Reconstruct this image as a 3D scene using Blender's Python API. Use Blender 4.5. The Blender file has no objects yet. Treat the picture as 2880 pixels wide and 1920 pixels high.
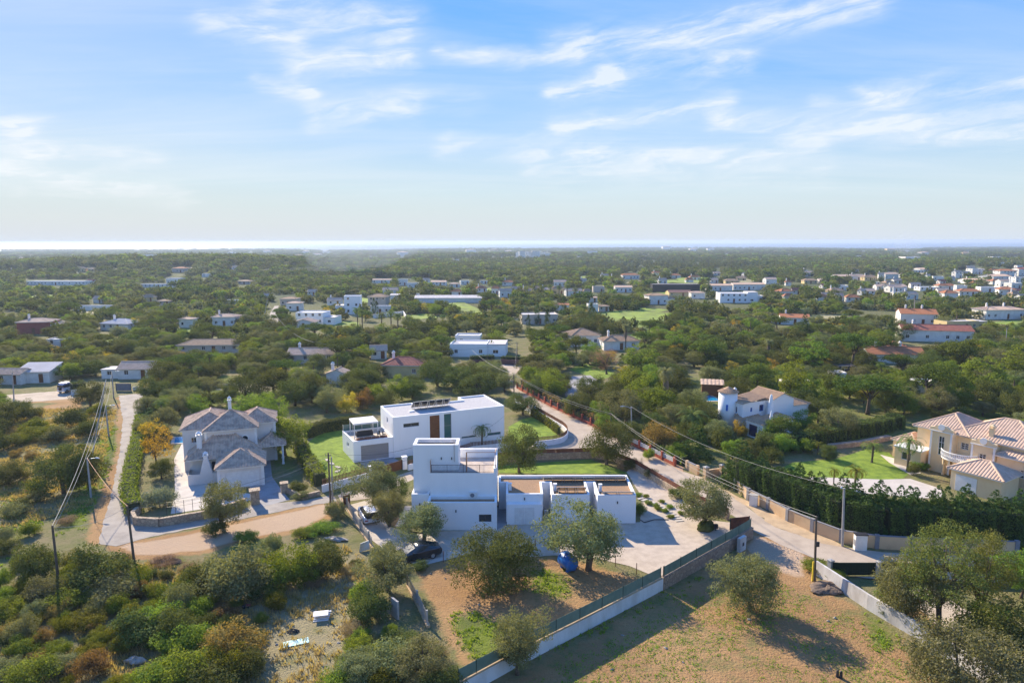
import bpy, math, random
import numpy as np
from mathutils import Matrix, Vector
R = math.radians
SC = bpy.context.scene
COL = SC.collection

# ------------------------------------------------------------------ camera
F_PX, W_PX, H_PX = 1920.0, 2880.0, 1920.0
PITCH, ROLL, CAM_H = R(8.36), R(0.14), 31.0
_cp, _sp = math.cos(PITCH), math.sin(PITCH)
FWD = np.array([0, _cp, -_sp]); _u0 = np.array([0, _sp, _cp]); _r0 = np.array([1., 0, 0])
RGT = _r0*math.cos(ROLL) - _u0*math.sin(ROLL)
UPV = _u0*math.cos(ROLL) + _r0*math.sin(ROLL)
EYE = np.array([0, 0, CAM_H])
cam = bpy.data.cameras.new('camera'); cam_o = bpy.data.objects.new('camera', cam); COL.objects.link(cam_o)
cam.sensor_width = 36; cam.lens = 24; cam.clip_end = 60000; cam.clip_start = .5
m = Matrix(((RGT[0], UPV[0], -FWD[0], 0), (RGT[1], UPV[1], -FWD[1], 0), (RGT[2], UPV[2], -FWD[2], CAM_H), (0, 0, 0, 1)))
cam_o.matrix_world = m
SC.camera = cam_o

# ------------------------------------------------------------------ sun, sky, exposure
SUN_EL, SUN_AZ = R(28), R(-34)          # azimuth from +Y towards +X
sd = Vector((math.sin(SUN_AZ)*math.cos(SUN_EL), math.cos(SUN_AZ)*math.cos(SUN_EL), math.sin(SUN_EL)))
sun = bpy.data.lights.new('sun', 'SUN'); sun.energy = 2.7; sun.angle = R(.53); sun.color = (1, .87, .68)
sun_o = bpy.data.objects.new('sun', sun); COL.objects.link(sun_o)
sun_o.rotation_euler = (-sd).to_track_quat('-Z', 'Y').to_euler(); sun_o.location = (-60, 90, 80)
SC.view_settings.view_transform = 'Standard'; SC.view_settings.look = 'None'
SC.view_settings.gamma = 1; SC.view_settings.use_curve_mapping = False
SC.view_settings.exposure = 1.86
SC.cycles.use_denoising = True
SC.cycles.max_bounces = 6; SC.cycles.diffuse_bounces = 3; SC.cycles.glossy_bounces = 2
SC.cycles.transmission_bounces = 3; SC.cycles.transparent_max_bounces = 8; SC.cycles.volume_bounces = 0
SC.cycles.caustics_reflective = False; SC.cycles.caustics_refractive = False
SC.cycles.volume_step_rate = 1

def ray(px, py): return FWD + RGT*((px-1440)/F_PX) + UPV*((960-py)/F_PX)
def G(px, py, z=0.0):
    d = ray(px, py); t = (z-CAM_H)/d[2]; p = EYE + d*t
    return (float(p[0]), float(p[1]), float(p[2]))
def AT(px, py, Y):
    d = ray(px, py); p = EYE + d*(Y/d[1]); return (float(p[0]), float(p[1]), float(p[2]))
def PROJ(P):
    v = np.asarray(P, float) - EYE; d = v@FWD
    return 1440 + F_PX*(v@RGT)/d, 960 - F_PX*(v@UPV)/d, d
def angles(px, py):
    d = ray(px, py); d = d/np.linalg.norm(d); return math.atan2(d[0], d[1]), math.asin(d[2])

# ---- node helper
class NT:
    def __init__(s, tree): s.t = tree; s.L = tree.links
    def n(s, typ, **kw):
        x = s.t.nodes.new(typ)
        for k, v in kw.items():
            if k.startswith('i_'):
                key = k[2:]; key = int(key) if key.isdigit() else key.replace('_', ' ')
                if hasattr(v, 'links') : s.L.new(v, x.inputs[key])
                else: x.inputs[key].default_value = v
            else: setattr(x, k, v)
        return x
    def m(s, op, a, b=0.0, c=0.0, clamp=False):
        x = s.t.nodes.new('ShaderNodeMath'); x.operation = op; x.use_clamp = clamp
        for i, v in enumerate((a, b, c)):
            if hasattr(v, 'links'): s.L.new(v, x.inputs[i])
            else: x.inputs[i].default_value = v
        return x.outputs[0]
    def mix(s, f, a, b):
        x = s.t.nodes.new('ShaderNodeMix'); x.data_type = 'RGBA'
        for i, v in ((0, f), (6, a), (7, b)):
            if hasattr(v, 'links'): s.L.new(v, x.inputs[i])
            else: x.inputs[i].default_value = v if i == 0 else (*v[:3], 1)
        return x.outputs[2]
    def ramp(s, f, lo, hi):
        x = s.t.nodes.new('ShaderNodeMapRange'); x.interpolation_type = 'SMOOTHSTEP'
        s.L.new(f, x.inputs[0]); x.inputs[1].default_value = lo; x.inputs[2].default_value = hi
        return x.outputs[0]

world = bpy.data.worlds.new('World'); SC.world = world; world.use_nodes = True
world.cycles.sampling_method = 'MANUAL'; world.cycles.sample_map_resolution = 512
wt = NT(world.node_tree); world.node_tree.nodes.clear()
sky = wt.n('ShaderNodeTexSky'); sky.sky_type = 'NISHITA'; sky.sun_disc = False
sky.sun_elevation = SUN_EL; sky.sun_rotation = SUN_AZ; sky.altitude = 100; sky.air_density = 1.0; sky.dust_density = 0.15; sky.ozone_density = 2.2
SKY_STRENGTH = 0.060; VEIL = .50
geo = wt.n('ShaderNodeTexCoord'); sep = wt.n('ShaderNodeSeparateXYZ'); wt.L.new(geo.outputs['Generated'], sep.inputs[0])
X, Y, Z = sep.outputs
az = wt.m('ARCTAN2', X, Y); el = wt.m('ARCSINE', Z)
zc = wt.m('ADD', wt.m('MAXIMUM', Z, 0.0), 0.07)
comb = wt.n('ShaderNodeCombineXYZ'); wt.L.new(wt.m('DIVIDE', X, zc), comb.inputs[0]); wt.L.new(wt.m('DIVIDE', Y, zc), comb.inputs[1])
plane = comb.outputs[0]
# wind-drawn fibres of the cirrus: noise on the cloud plane, pulled along one direction
def fibre(rot, sx, sy, det, dist):
    mp = wt.n('ShaderNodeMapping'); wt.L.new(plane, mp.inputs[0]); mp.inputs['Rotation'].default_value = (0, 0, rot); mp.inputs['Scale'].default_value = (sx, sy, 1)
    no = wt.n('ShaderNodeTexNoise'); wt.L.new(mp.outputs[0], no.inputs['Vector']); no.inputs['Scale'].default_value = 1; no.inputs['Detail'].default_value = det
    no.inputs['Roughness'].default_value = .62; no.inputs['Distortion'].default_value = dist
    return no.outputs[0]
f1 = fibre(.5, .9, 4.2, 8, .9); f2 = fibre(-.15, .35, 1.9, 9, .6)
fib = wt.m('MULTIPLY', wt.ramp(f1, .33, .70), wt.m('ADD', wt.ramp(f2, .25, .75), .35))
# the drawn-out banks of cirrus that stand in this sky: (from, to, half width, strength) by direction
wn = wt.n('ShaderNodeTexNoise'); wt.L.new(plane, wn.inputs['Vector']); wn.inputs['Scale'].default_value = 2.3; wn.inputs['Detail'].default_value = 6
wsep = wt.n('ShaderNodeSeparateXYZ'); wt.L.new(wn.outputs['Color'], wsep.inputs[0])
azw = wt.m('ADD', az, wt.m('MULTIPLY', wt.m('SUBTRACT', wsep.outputs[0], .5), .055))
elw = wt.m('ADD', el, wt.m('MULTIPLY', wt.m('SUBTRACT', wsep.outputs[1], .5), .032))
banks = [((1560, 140), (2460, -10), 34, 1.15), ((1560, 268), (1720, 228), 26, 1.1), ((1700, 222), (2100, 165), 34, .8), ((590, 70), (830, 115), 34, 1.1),
         ((760, 10), (1140, 75), 55, .7), ((830, 200), (1140, 150), 34, 1.0), ((730, 236), (860, 262), 20, 1.1), ((1250, 150), (1620, 165), 22, .75),
         ((2430, 265), (2960, 232), 24, .8), ((2020, 345), (2960, 372), 28, 1.0), ((-80, 470), (500, 565), 30, 1.35), ((-60, 345), (90, 385), 34, 1.4),
         ((60, 410), (420, 455), 40, .6), ((1260, 410), (1700, 430), 30, .8), ((1560, 365), (2040, 285), 22, .95), ((900, 330), (1160, 310), 36, .85),
         ((1500, 470), (2300, 430), 36, .7), ((2300, 300), (2960, 300), 30, .5), ((1560, 560), (2300, 500), 36, .35), ((60, 540), (-120, 530), 20, .5), ((1150, 270), (1320, 290), 30, .35)]
tot = None
for (a, b, w, s) in banks:
    (a0, e0), (a1, e1) = angles(*a), angles(*b); dx, dy = a1-a0, e1-e0; L2 = dx*dx+dy*dy; w = w/F_PX
    pa = wt.m('SUBTRACT', azw, a0); pe = wt.m('SUBTRACT', elw, e0)
    t = wt.m('ADD', wt.m('MULTIPLY', pa, dx/L2), wt.m('MULTIPLY', pe, dy/L2), clamp=True)
    qa = wt.m('SUBTRACT', pa, wt.m('MULTIPLY', t, dx)); qe = wt.m('SUBTRACT', pe, wt.m('MULTIPLY', t, dy))
    d2 = wt.m('ADD', wt.m('MULTIPLY', qa, qa), wt.m('MULTIPLY', qe, qe))
    g = wt.m('MULTIPLY', wt.m('EXPONENT', wt.m('MULTIPLY', d2, -1/(w*w))), s)
    tot = g if tot is None else wt.m('ADD', tot, g)
cae = wt.n('ShaderNodeCombineXYZ'); wt.L.new(azw, cae.inputs[0]); wt.L.new(elw, cae.inputs[1])
def streaks(rot, sx, sy, det=9):
    mp = wt.n('ShaderNodeMapping'); mp.vector_type = 'TEXTURE'; wt.L.new(cae.outputs[0], mp.inputs[0]); mp.inputs['Rotation'].default_value = (0, 0, rot); mp.inputs['Scale'].default_value = (1/sx, 1/sy, 1)
    no = wt.n('ShaderNodeTexNoise'); wt.L.new(mp.outputs[0], no.inputs['Vector']); no.inputs['Scale'].default_value = 1; no.inputs['Detail'].default_value = det; no.inputs['Roughness'].default_value = .6; no.inputs['Distortion'].default_value = .5
    return no.outputs[0]
s1 = streaks(.17, 7, 42); s2 = streaks(.10, 20, 60)
fb = wt.m('MULTIPLY', wt.ramp(s1, .30, .72), wt.m('ADD', wt.ramp(s2, .25, .75), .45))
bank = wt.m('MULTIPLY', tot, wt.m('ADD', wt.m('MULTIPLY', fb, .95), .10))
f3 = fibre(.35, .22, .75, 6, 1.2)
veil = wt.m('ADD', wt.m('MULTIPLY', wt.m('MULTIPLY', wt.ramp(f2, .40, .78), wt.ramp(f1, .30, .75)), .45), wt.m('MULTIPLY', wt.ramp(f3, .28, .72), wt.m('SUBTRACT', .62, wt.m('MULTIPLY', wt.ramp(el, .0, .9), .0))))
veil = wt.m('MULTIPLY', veil, VEIL)
cl = wt.m('MULTIPLY', wt.m('ADD', bank, veil), wt.ramp(el, .02, .10), clamp=True)
cl = wt.m('MULTIPLY', cl, .72)
# pale moist air low over the sea
low = wt.m('MULTIPLY', wt.m('EXPONENT', wt.m('MULTIPLY', wt.m('MAXIMUM', el, 0.0), -7.0)), .94)
cz = wt.n('ShaderNodeCombineXYZ'); wt.L.new(X, cz.inputs[0]); wt.L.new(Y, cz.inputs[1]); wt.L.new(wt.m('MAXIMUM', Z, .006), cz.inputs[2]); wt.L.new(cz.outputs[0], sky.inputs[0])
bw = wt.n('ShaderNodeRGBToBW'); wt.L.new(sky.outputs[0], bw.inputs[0])
vs = wt.n('ShaderNodeVectorMath', operation='SCALE'); wt.L.new(sky.outputs[0], vs.inputs[0]); wt.L.new(wt.m('DIVIDE', 3.3, wt.m('ADD', 1.0, wt.m('DIVIDE', bw.outputs[0], 1.3))), vs.inputs['Scale'])
hs = wt.n('ShaderNodeHueSaturation'); hs.inputs['Saturation'].default_value = 1.5; hs.inputs['Hue'].default_value = .512; wt.L.new(vs.outputs[0], hs.inputs['Color'])
skyc = wt.mix(low, hs.outputs[0], (3.2, 3.6, 4.25))
skyc = wt.mix(cl, skyc, (4.55, 4.65, 4.8))
bg = wt.n('ShaderNodeBackground'); wt.L.new(skyc, bg.inputs[0]); bg.inputs[1].default_value = SKY_STRENGTH
wo = wt.n('ShaderNodeOutputWorld'); wt.L.new(bg.outputs[0], wo.inputs[0])

# ------------------------------------------------------------------ materials
MATS = {}
def mat(name, col, rough=.9, col2=None, scale=3.0, amt=.5, bump=0.0, bscale=20.0, metal=0.0, spec=.3, vec='world', rand=0.0, stretch=None, detail=5):
    """plain procedural material: two tones mixed by noise, optional relief, optional tint that differs per object"""
    if name in MATS: return MATS[name]
    M = bpy.data.materials.new(name); M.use_nodes = True; t = NT(M.node_tree); M.node_tree.nodes.clear()
    if vec == 'world': v = t.n('ShaderNodeNewGeometry').outputs['Position']
    else: v = t.n('ShaderNodeTexCoord').outputs['Object']
    if stretch:
        mp = t.n('ShaderNodeMapping'); t.L.new(v, mp.inputs[0]); mp.inputs['Scale'].default_value = stretch; v = mp.outputs[0]
    c2 = col2 or tuple(c*.72 for c in col)
    no = t.n('ShaderNodeTexNoise'); t.L.new(v, no.inputs['Vector']); no.inputs['Scale'].default_value = scale; no.inputs['Detail'].default_value = detail; no.inputs['Roughness'].default_value = .6
    f = t.m('MULTIPLY', t.ramp(no.outputs[0], .35, .68), amt*2 if col2 else 1.0, clamp=True)
    if not col2: f = t.m('MULTIPLY', f, amt)
    c = t.mix(f, col, c2)
    if rand:
        oi = t.n('ShaderNodeObjectInfo'); hs = t.n('ShaderNodeHueSaturation'); t.L.new(c, hs.inputs['Color'])
        t.L.new(t.m('ADD', t.m('MULTIPLY', oi.outputs['Random'], rand*2), 1-rand), hs.inputs['Value']); c = hs.outputs[0]
    p = t.n('ShaderNodeBsdfPrincipled'); t.L.new(c, p.inputs['Base Color']); p.inputs['Roughness'].default_value = rough; p.inputs['Metallic'].default_value = metal
    p.inputs['Specular IOR Level'].default_value = spec
    if bump:
        bn = t.n('ShaderNodeTexNoise'); t.L.new(v, bn.inputs['Vector']); bn.inputs['Scale'].default_value = bscale; bn.inputs['Detail'].default_value = 6
        b = t.n('ShaderNodeBump'); b.inputs['Strength'].default_value = min(1, bump); b.inputs['Distance'].default_value = .06; t.L.new(bn.outputs[0], b.inputs['Height']); t.L.new(b.outputs[0], p.inputs['Normal'])
    o = t.n('ShaderNodeOutputMaterial'); t.L.new(p.outputs[0], o.inputs[0]); MATS[name] = M
    return M

def leafmat(name, col, col2, trans=.35, hue=.04, val=.4):
    M = bpy.data.materials.new(name); M.use_nodes = True; t = NT(M.node_tree); M.node_tree.nodes.clear()
    v = t.n('ShaderNodeTexCoord').outputs['Object']; oi = t.n('ShaderNodeObjectInfo')
    no = t.n('ShaderNodeTexNoise'); t.L.new(v, no.inputs['Vector']); no.inputs['Scale'].default_value = 1.1; no.inputs['Detail'].default_value = 3
    c = t.mix(t.ramp(no.outputs[0], .35, .65), col, col2)
    hs = t.n('ShaderNodeHueSaturation'); t.L.new(c, hs.inputs['Color'])
    rp = t.n('ShaderNodeNewGeometry').outputs['Random Per Island']
    rv = t.m('ADD', t.m('MULTIPLY', rp, .5), t.m('MULTIPLY', oi.outputs['Random'], .5))
    t.L.new(t.m('ADD', t.m('MULTIPLY', rv, val*2), 1-val), hs.inputs['Value'])
    t.L.new(t.m('ADD', t.m('MULTIPLY', oi.outputs['Random'], hue*2), .5-hue), hs.inputs['Hue'])
    d = t.n('ShaderNodeBsdfDiffuse'); t.L.new(hs.outputs[0], d.inputs[0])
    tr = t.n('ShaderNodeBsdfTranslucent'); tc = t.mix(.5, hs.outputs[0], (col[0]*2.2, col[1]*2.0, col[2]*.6)); t.L.new(tc, tr.inputs[0])
    gl = t.n('ShaderNodeBsdfGlossy'); gl.inputs['Roughness'].default_value = .6; gl.inputs[0].default_value = (.5, .5, .5, 1)
    mx = t.n('ShaderNodeMixShader'); mx.inputs[0].default_value = trans; t.L.new(d.outputs[0], mx.inputs[1]); t.L.new(tr.outputs[0], mx.inputs[2])
    m2 = t.n('ShaderNodeMixShader'); m2.inputs[0].default_value = .015; t.L.new(mx.outputs[0], m2.inputs[1]); t.L.new(gl.outputs[0], m2.inputs[2])
    o = t.n('ShaderNodeOutputMaterial'); t.L.new(m2.outputs[0], o.inputs[0]); MATS[name] = M
    return M

def glassmat(name, tint=(.02, .03, .04), rough=.06):
    M = bpy.data.materials.new(name); M.use_nodes = True; p = M.node_tree.nodes['Principled BSDF']
    p.inputs['Base Color'].default_value = (*tint, 1); p.inputs['Roughness'].default_value = rough; p.inputs['Specular IOR Level'].default_value = .8
    MATS[name] = M; return M

def stonemat(name, c1, c2, mortar, scale=2.6, bump=.8):
    M = bpy.data.materials.new(name); M.use_nodes = True; t = NT(M.node_tree); p = M.node_tree.nodes['Principled BSDF']
    v = t.n('ShaderNodeNewGeometry').outputs['Position']
    vo = t.n('ShaderNodeTexVoronoi', feature='DISTANCE_TO_EDGE'); t.L.new(v, vo.inputs['Vector']); vo.inputs['Scale'].default_value = scale
    vc = t.n('ShaderNodeTexVoronoi'); t.L.new(v, vc.inputs['Vector']); vc.inputs['Scale'].default_value = scale
    se = t.n('ShaderNodeSeparateColor'); t.L.new(vc.outputs['Color'], se.inputs[0])
    c = t.mix(se.outputs[0], c1, c2); j = t.ramp(vo.outputs['Distance'], .01, .07)
    t.L.new(t.mix(j, mortar, c), p.inputs['Base Color']); p.inputs['Roughness'].default_value = .95
    b = t.n('ShaderNodeBump'); b.inputs['Strength'].default_value = bump; b.inputs['Distance'].default_value = .08; t.L.new(j, b.inputs['Height']); t.L.new(b.outputs[0], p.inputs['Normal'])
    MATS[name] = M; return M

WHITE = mat('white_render', (.88, .87, .86), .85, (.80, .79, .78), scale=.9, amt=.16, bump=.12, bscale=18, stretch=(1.2, 1.2, .35), detail=7)
WHITE2 = mat('whitewash', (.82, .79, .73), .9, (.68, .64, .58), scale=.8, amt=.4, bump=.2, bscale=9)
CREAM = mat('cream_render', (.80, .62, .38), .9, (.74, .55, .32), scale=.6, amt=.4, bump=.1, bscale=14)
GREYR = mat('pale_grey_render', (.74, .70, .66), .9, (.66, .62, .58), scale=.6, amt=.4, bump=.1)
TRIM = mat('white_trim', (.80, .79, .76), .8, (.72, .70, .68), scale=2)
PARAPET = mat('parapet_white', (.82, .81, .80), .8, (.72, .70, .67), scale=1.5, amt=.3)
ROOFGRAV = mat('roof_gravel', (.40, .25, .14), 1, (.28, .17, .10), scale=9, amt=.5, bump=.6, bscale=30)
ROOFPALE = mat('pale_roof_chippings', (.52, .50, .49), 1, (.40, .39, .39), scale=7, amt=.5, bump=.5, bscale=30)
TERRA = mat('terrace_paving', (.58, .48, .40), .9, (.46, .37, .30), scale=1.2, amt=.45)
WOOD = mat('brown_wood', (.22, .085, .03), .6, (.14, .05, .02), scale=6, amt=.5, stretch=(.25, .25, 3))
SLAT = mat('fence_wood', (.24, .11, .05), .7, (.14, .06, .03), scale=5, amt=.5, rand=.3, vec='object')
RUST = mat('rust_steel', (.20, .075, .04), .75, (.12, .045, .028), scale=2.2, amt=.5, bump=.1)
GREYDOOR = mat('garage_door_grey', (.34, .31, .28), .7, (.28, .25, .23), scale=3, amt=.4, stretch=(.2, .2, 4))
METAL = mat('galvanised_steel', (.62, .63, .64), .35, metal=.9, scale=8)
COPPER = mat('copper_tube', (.55, .33, .22), .45, metal=.6, scale=5)
DARK = mat('dark_metal', (.035, .035, .04), .5, scale=5)
GLASS = glassmat('window_glass'); GLASST = glassmat('teal_glass', (.05, .14, .13), .12); GLASSB = glassmat('blue_glass', (.02, .03, .09), .1)
SOLAR = glassmat('solar_cell', (.015, .02, .035), .15)
TILE = mat('aged_clay_tile', (.62, .44, .31), .9, (.38, .265, .195), scale=1.4, amt=.5, bump=.3, bscale=6)
TILEP = mat('pink_clay_tile', (.62, .44, .32), .9, (.50, .345, .245), scale=1.2, amt=.45, bump=.2, bscale=6)
TILEO = mat('orange_clay_tile', (.50, .20, .09), .9, (.38, .15, .07), scale=1.5, amt=.45)
TILET = mat('tan_clay_tile', (.46, .30, .18), .9, (.34, .22, .14), scale=1.5, amt=.45)
TILER = mat('red_clay_tile', (.42, .15, .10), .9, (.30, .11, .08), scale=1.4, amt=.45)
ROAD = mat('worn_road', (.48, .395, .305), .95, (.38, .305, .235), scale=.35, amt=.5, bump=.25, bscale=8, detail=9)
ASPH = mat('old_asphalt', (.38, .335, .285), .95, (.28, .245, .21), scale=.5, amt=.5, bump=.3, bscale=12, detail=9)
GRAVEL = mat('yard_gravel', (.55, .455, .355), 1, (.45, .365, .285), scale=1.0, amt=.5, bump=.5, bscale=25, detail=10)
CONC = mat('drive_concrete', (.56, .49, .41), .95, (.46, .40, .33), scale=.6, amt=.45, bump=.2, bscale=10, detail=9)
PAVEG = mat('grey_paving', (.33, .32, .32), .9, (.26, .25, .25), scale=.8, amt=.5)
PAVEW = mat('pale_paving', (.57, .51, .44), .9, (.49, .435, .375), scale=.7, amt=.45)
LAWN = mat('lawn', (.22, .30, .03), 1, (.135, .205, .022), scale=.9, amt=.6, bump=.7, bscale=14, detail=8)
MEADOW = mat('meadow', (.24, .33, .04), 1, (.15, .19, .04), scale=.12, amt=.6, bump=.5, bscale=2)
SOIL = mat('bare_soil', (.44, .29, .19), 1, (.27, .17, .11), scale=.5, amt=.5, bump=.6, bscale=5)
SAND = mat('sandy_verge', (.52, .38, .23), 1, (.40, .29, .18), scale=.8, amt=.5, bump=.5, bscale=6)
STONE = stonemat('rubble_stone', (.46, .34, .24), (.33, .23, .165), (.24, .18, .14))
STONE2 = stonemat('tan_rubble_stone', (.52, .41, .28), (.40, .29, .2), (.28, .22, .16))
WALLTAN = mat('tan_garden_wall', (.66, .47, .28), .9, (.56, .38, .22), scale=.5, amt=.5, bump=.15, bscale=10)
PILLAR = mat('grey_pillar', (.24, .24, .26), .8, scale=3)
REDW = mat('red_ochre_wall', (.44, .11, .06), .85, (.36, .085, .045), scale=1.2, amt=.45)
GREENNET = mat('green_netting', (.17, .235, .18), .95, (.13, .19, .145), scale=1.5, amt=.5)
DKGREEN = mat('dark_green_gate', (.012, .035, .02), .6, scale=3)
CONCW = mat('stained_concrete', (.66, .63, .60), .95, (.42, .39, .36), scale=.7, amt=.5, bump=.2, bscale=6, stretch=(1, 1, .3), detail=9)
OLDWHITE = mat('old_whitewashed_wall', (.74, .73, .72), .95, (.56, .54, .50), scale=.6, amt=.45, bump=.3, bscale=5, stretch=(1, 1, .4), detail=9)
TIMBER = mat('pole_timber', (.15, .115, .085), .9, (.09, .07, .055), scale=6, amt=.5, stretch=(3, 3, .3))
CONCP = mat('pole_concrete', (.42, .40, .37), .9, (.33, .31, .29), scale=2, amt=.4)
CABLE = mat('cable', (.30, .29, .28), .5, scale=2); CABLED = mat('dark_cable', (.05, .05, .05), .6, scale=2)
BARK = mat('bark', (.16, .12, .085), .95, (.09, .065, .05), scale=4, amt=.5, vec='object', bump=.4, bscale=8)
PALMB = mat('palm_bark', (.20, .145, .10), .95, (.12, .09, .06), scale=6, amt=.5, vec='object', bump=.5, bscale=9)
DSOIL = mat('dark_earth', (.22, .16, .115), 1, (.14, .10, .075), scale=3, amt=.5, bump=.9, bscale=7)
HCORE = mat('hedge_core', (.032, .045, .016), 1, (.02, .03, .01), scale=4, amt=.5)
ROCK = mat('limestone', (.46, .41, .35), .95, (.30, .27, .23), scale=1.6, amt=.5, bump=.6, bscale=4)
POOL = glassmat('pool_water', (.015, .30, .55), .05)
BLUEP = mat('blue_plastic', (.012, .15, .55), .35, (.01, .11, .42), scale=2, amt=.4, spec=.5)
L_CAROB = leafmat('carob_leaf', (0.136, 0.153, 0.039), (0.087, 0.112, 0.028), .22)
L_OLIVE = leafmat('olive_leaf', (0.231, 0.239, 0.104), (0.157, 0.171, 0.072), .25)
L_PINE = leafmat('pine_needle', (0.113, 0.152, 0.022), (0.072, 0.105, 0.017), .22)
L_PINEY = leafmat('round_pine_needle', (0.143, 0.182, 0.030), (0.093, 0.126, 0.022), .25)  # brighter green needles of the round-crowned pines
L_GREEN = leafmat('fresh_leaf', (0.195, 0.255, 0.037), (0.124, 0.186, 0.027), .38)
L_YEL = leafmat('yellow_leaf', (0.437, 0.316, 0.041), (0.303, 0.253, 0.039), .4)
L_DARK = leafmat('conifer_leaf', (0.090, 0.142, 0.033), (0.059, 0.104, 0.024), .15)
L_BLUE = leafmat('blue_grey_leaf', (0.252, 0.284, 0.180), (0.186, 0.221, 0.138), .2)
L_LENT = leafmat('lentisk_leaf', (0.201, 0.209, 0.020), (0.116, 0.136, 0.017), .28)
L_DRY = leafmat('dry_twig', (0.336, 0.245, 0.131), (0.252, 0.182, 0.097), .2)
L_BROWN = leafmat('russet_leaf', (0.285, 0.182, 0.062), (0.186, 0.134, 0.044), .3)
L_ROSE = leafmat('bare_blossom', (0.387, 0.229, 0.152), (0.303, 0.182, 0.117), .25)
L_PALM = leafmat('palm_frond', (0.168, 0.214, 0.048), (0.118, 0.158, 0.041), .25)
L_PALMG = leafmat('grey_palm_frond', (0.269, 0.284, 0.138), (0.186, 0.206, 0.083), .25)
L_ACACIA = leafmat('acacia_leaf', (0.180, 0.192, 0.048), (0.126, 0.144, 0.034), .3)
L_GRASS = leafmat('dry_grass', (0.522, 0.419, 0.180), (0.370, 0.316, 0.117), .3)
L_WEED = leafmat('green_weed', (0.252, 0.324, 0.039), (0.168, 0.237, 0.028), .35)

# ------------------------------------------------------------------ mesh and object helpers
class MB:
    def __init__(s): s.v = []; s.f = []
    def add(s, vs, fs):
        k = len(s.v); s.v += [tuple(map(float, p)) for p in vs]; s.f += [tuple(i+k for i in f) for f in fs]; return s
    def box(s, x0, x1, y0, y1, z0, z1):
        return s.add([(x0, y0, z0), (x1, y0, z0), (x1, y1, z0), (x0, y1, z0), (x0, y0, z1), (x1, y0, z1), (x1, y1, z1), (x0, y1, z1)],
                     [(0, 3, 2, 1), (4, 5, 6, 7), (0, 1, 5, 4), (1, 2, 6, 5), (2, 3, 7, 6), (3, 0, 4, 7)])
    def prism(s, poly, z0, z1, bottom=True):
        n = len(poly); vs = [(p[0], p[1], z0) for p in poly] + [(p[0], p[1], z1) for p in poly]
        fs = [tuple(range(n, 2*n))] + ([tuple(range(n-1, -1, -1))] if bottom else []) + [(i, (i+1) % n, (i+1) % n+n, i+n) for i in range(n)]
        return s.add(vs, fs)
    def beam(s, a, b, w, h=None):
        """square bar from a to b"""
        a, b = Vector(a), Vector(b); d = (b-a).normalized(); h = h or w
        u = d.cross(Vector((0, 0, 1))); u = Vector((1, 0, 0)) if u.length < 1e-4 else u.normalized(); v = u.cross(d).normalized()
        vs = [p + u*(su*w/2) + v*(sv*h/2) for p in (a, b) for su, sv in ((-1, -1), (1, -1), (1, 1), (-1, 1))]
        return s.add(vs, [(0, 1, 2, 3), (7, 6, 5, 4), (0, 4, 5, 1), (1, 5, 6, 2), (2, 6, 7, 3), (3, 7, 4, 0)])
    def tube(s, pts, rs, n=8, cap=True):
        pts = [Vector(p) for p in pts]; rs = rs if hasattr(rs, '__len__') else [rs]*len(pts); vs = []; fs = []
        for i, p in enumerate(pts):
            d = (pts[min(i+1, len(pts)-1)] - pts[max(i-1, 0)]).normalized()
            u = d.cross(Vector((0, 0, 1))); u = Vector((1, 0, 0)) if u.length < 1e-3 else u.normalized(); v = u.cross(d)
            vs += [p + (u*math.cos(2*math.pi*k/n) + v*math.sin(2*math.pi*k/n))*rs[i] for k in range(n)]
        for i in range(len(pts)-1):
            fs += [(i*n+k, i*n+(k+1) % n, (i+1)*n+(k+1) % n, (i+1)*n+k) for k in range(n)]
        if cap: fs += [tuple(range(n-1, -1, -1)), tuple(range((len(pts)-1)*n, len(pts)*n))]
        return s.add(vs, fs)
    def lathe(s, prof, cx=0, cy=0, n=16):
        vs = [(cx+r*math.cos(2*math.pi*k/n), cy+r*math.sin(2*math.pi*k/n), z) for r, z in prof for k in range(n)]
        fs = [(i*n+k, i*n+(k+1) % n, (i+1)*n+(k+1) % n, (i+1)*n+k) for i in range(len(prof)-1) for k in range(n)]
        fs += [tuple(range(n-1, -1, -1)), tuple(range((len(prof)-1)*n, len(prof)*n))]
        return s.add(vs, fs)
    def rot(s, a, ox=0, oy=0):
        c, q = math.cos(a), math.sin(a); s.v = [((x-ox)*c-(y-oy)*q+ox, (x-ox)*q+(y-oy)*c+oy, z) for x, y, z in s.v]; return s
    def build(s, name, mt, parent=None, smooth=False):
        me = bpy.data.meshes.new(name); me.from_pydata(s.v, [], s.f); me.update()
        if smooth:
            for p in me.polygons: p.use_smooth = True
        return link(name, me, mt, parent)

def link(name, me, mt, parent=None):
    if mt is not None and not me.materials: me.materials.append(mt)
    o = bpy.data.objects.new(name, me); COL.objects.link(o)
    if parent is not None: o.parent = parent
    return o
def fastmesh(name, V, Fq, nside):
    me = bpy.data.meshes.new(name); V = np.asarray(V, np.float32); Fq = np.asarray(Fq, np.int32); nf = len(Fq)
    me.vertices.add(len(V)); me.vertices.foreach_set('co', V.ravel()); me.loops.add(nf*nside); me.loops.foreach_set('vertex_index', Fq.ravel())
    me.polygons.add(nf); me.polygons.foreach_set('loop_start', np.arange(0, nf*nside, nside, dtype=np.int32)); me.update(calc_edges=True); return me
def tag(o, label, cat, group=None, kind=None):
    if label: o['label'] = label
    if cat: o['category'] = cat
    if group: o['group'] = group
    if kind: o['kind'] = kind
    return o
def thing(name, label, cat, loc=(0, 0, 0), rz=0, group=None):
    o = bpy.data.objects.new(name, None); COL.objects.link(o); o.location = loc; o.rotation_euler = (0, 0, rz); o.empty_display_size = .3
    return tag(o, label, cat, group)
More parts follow.
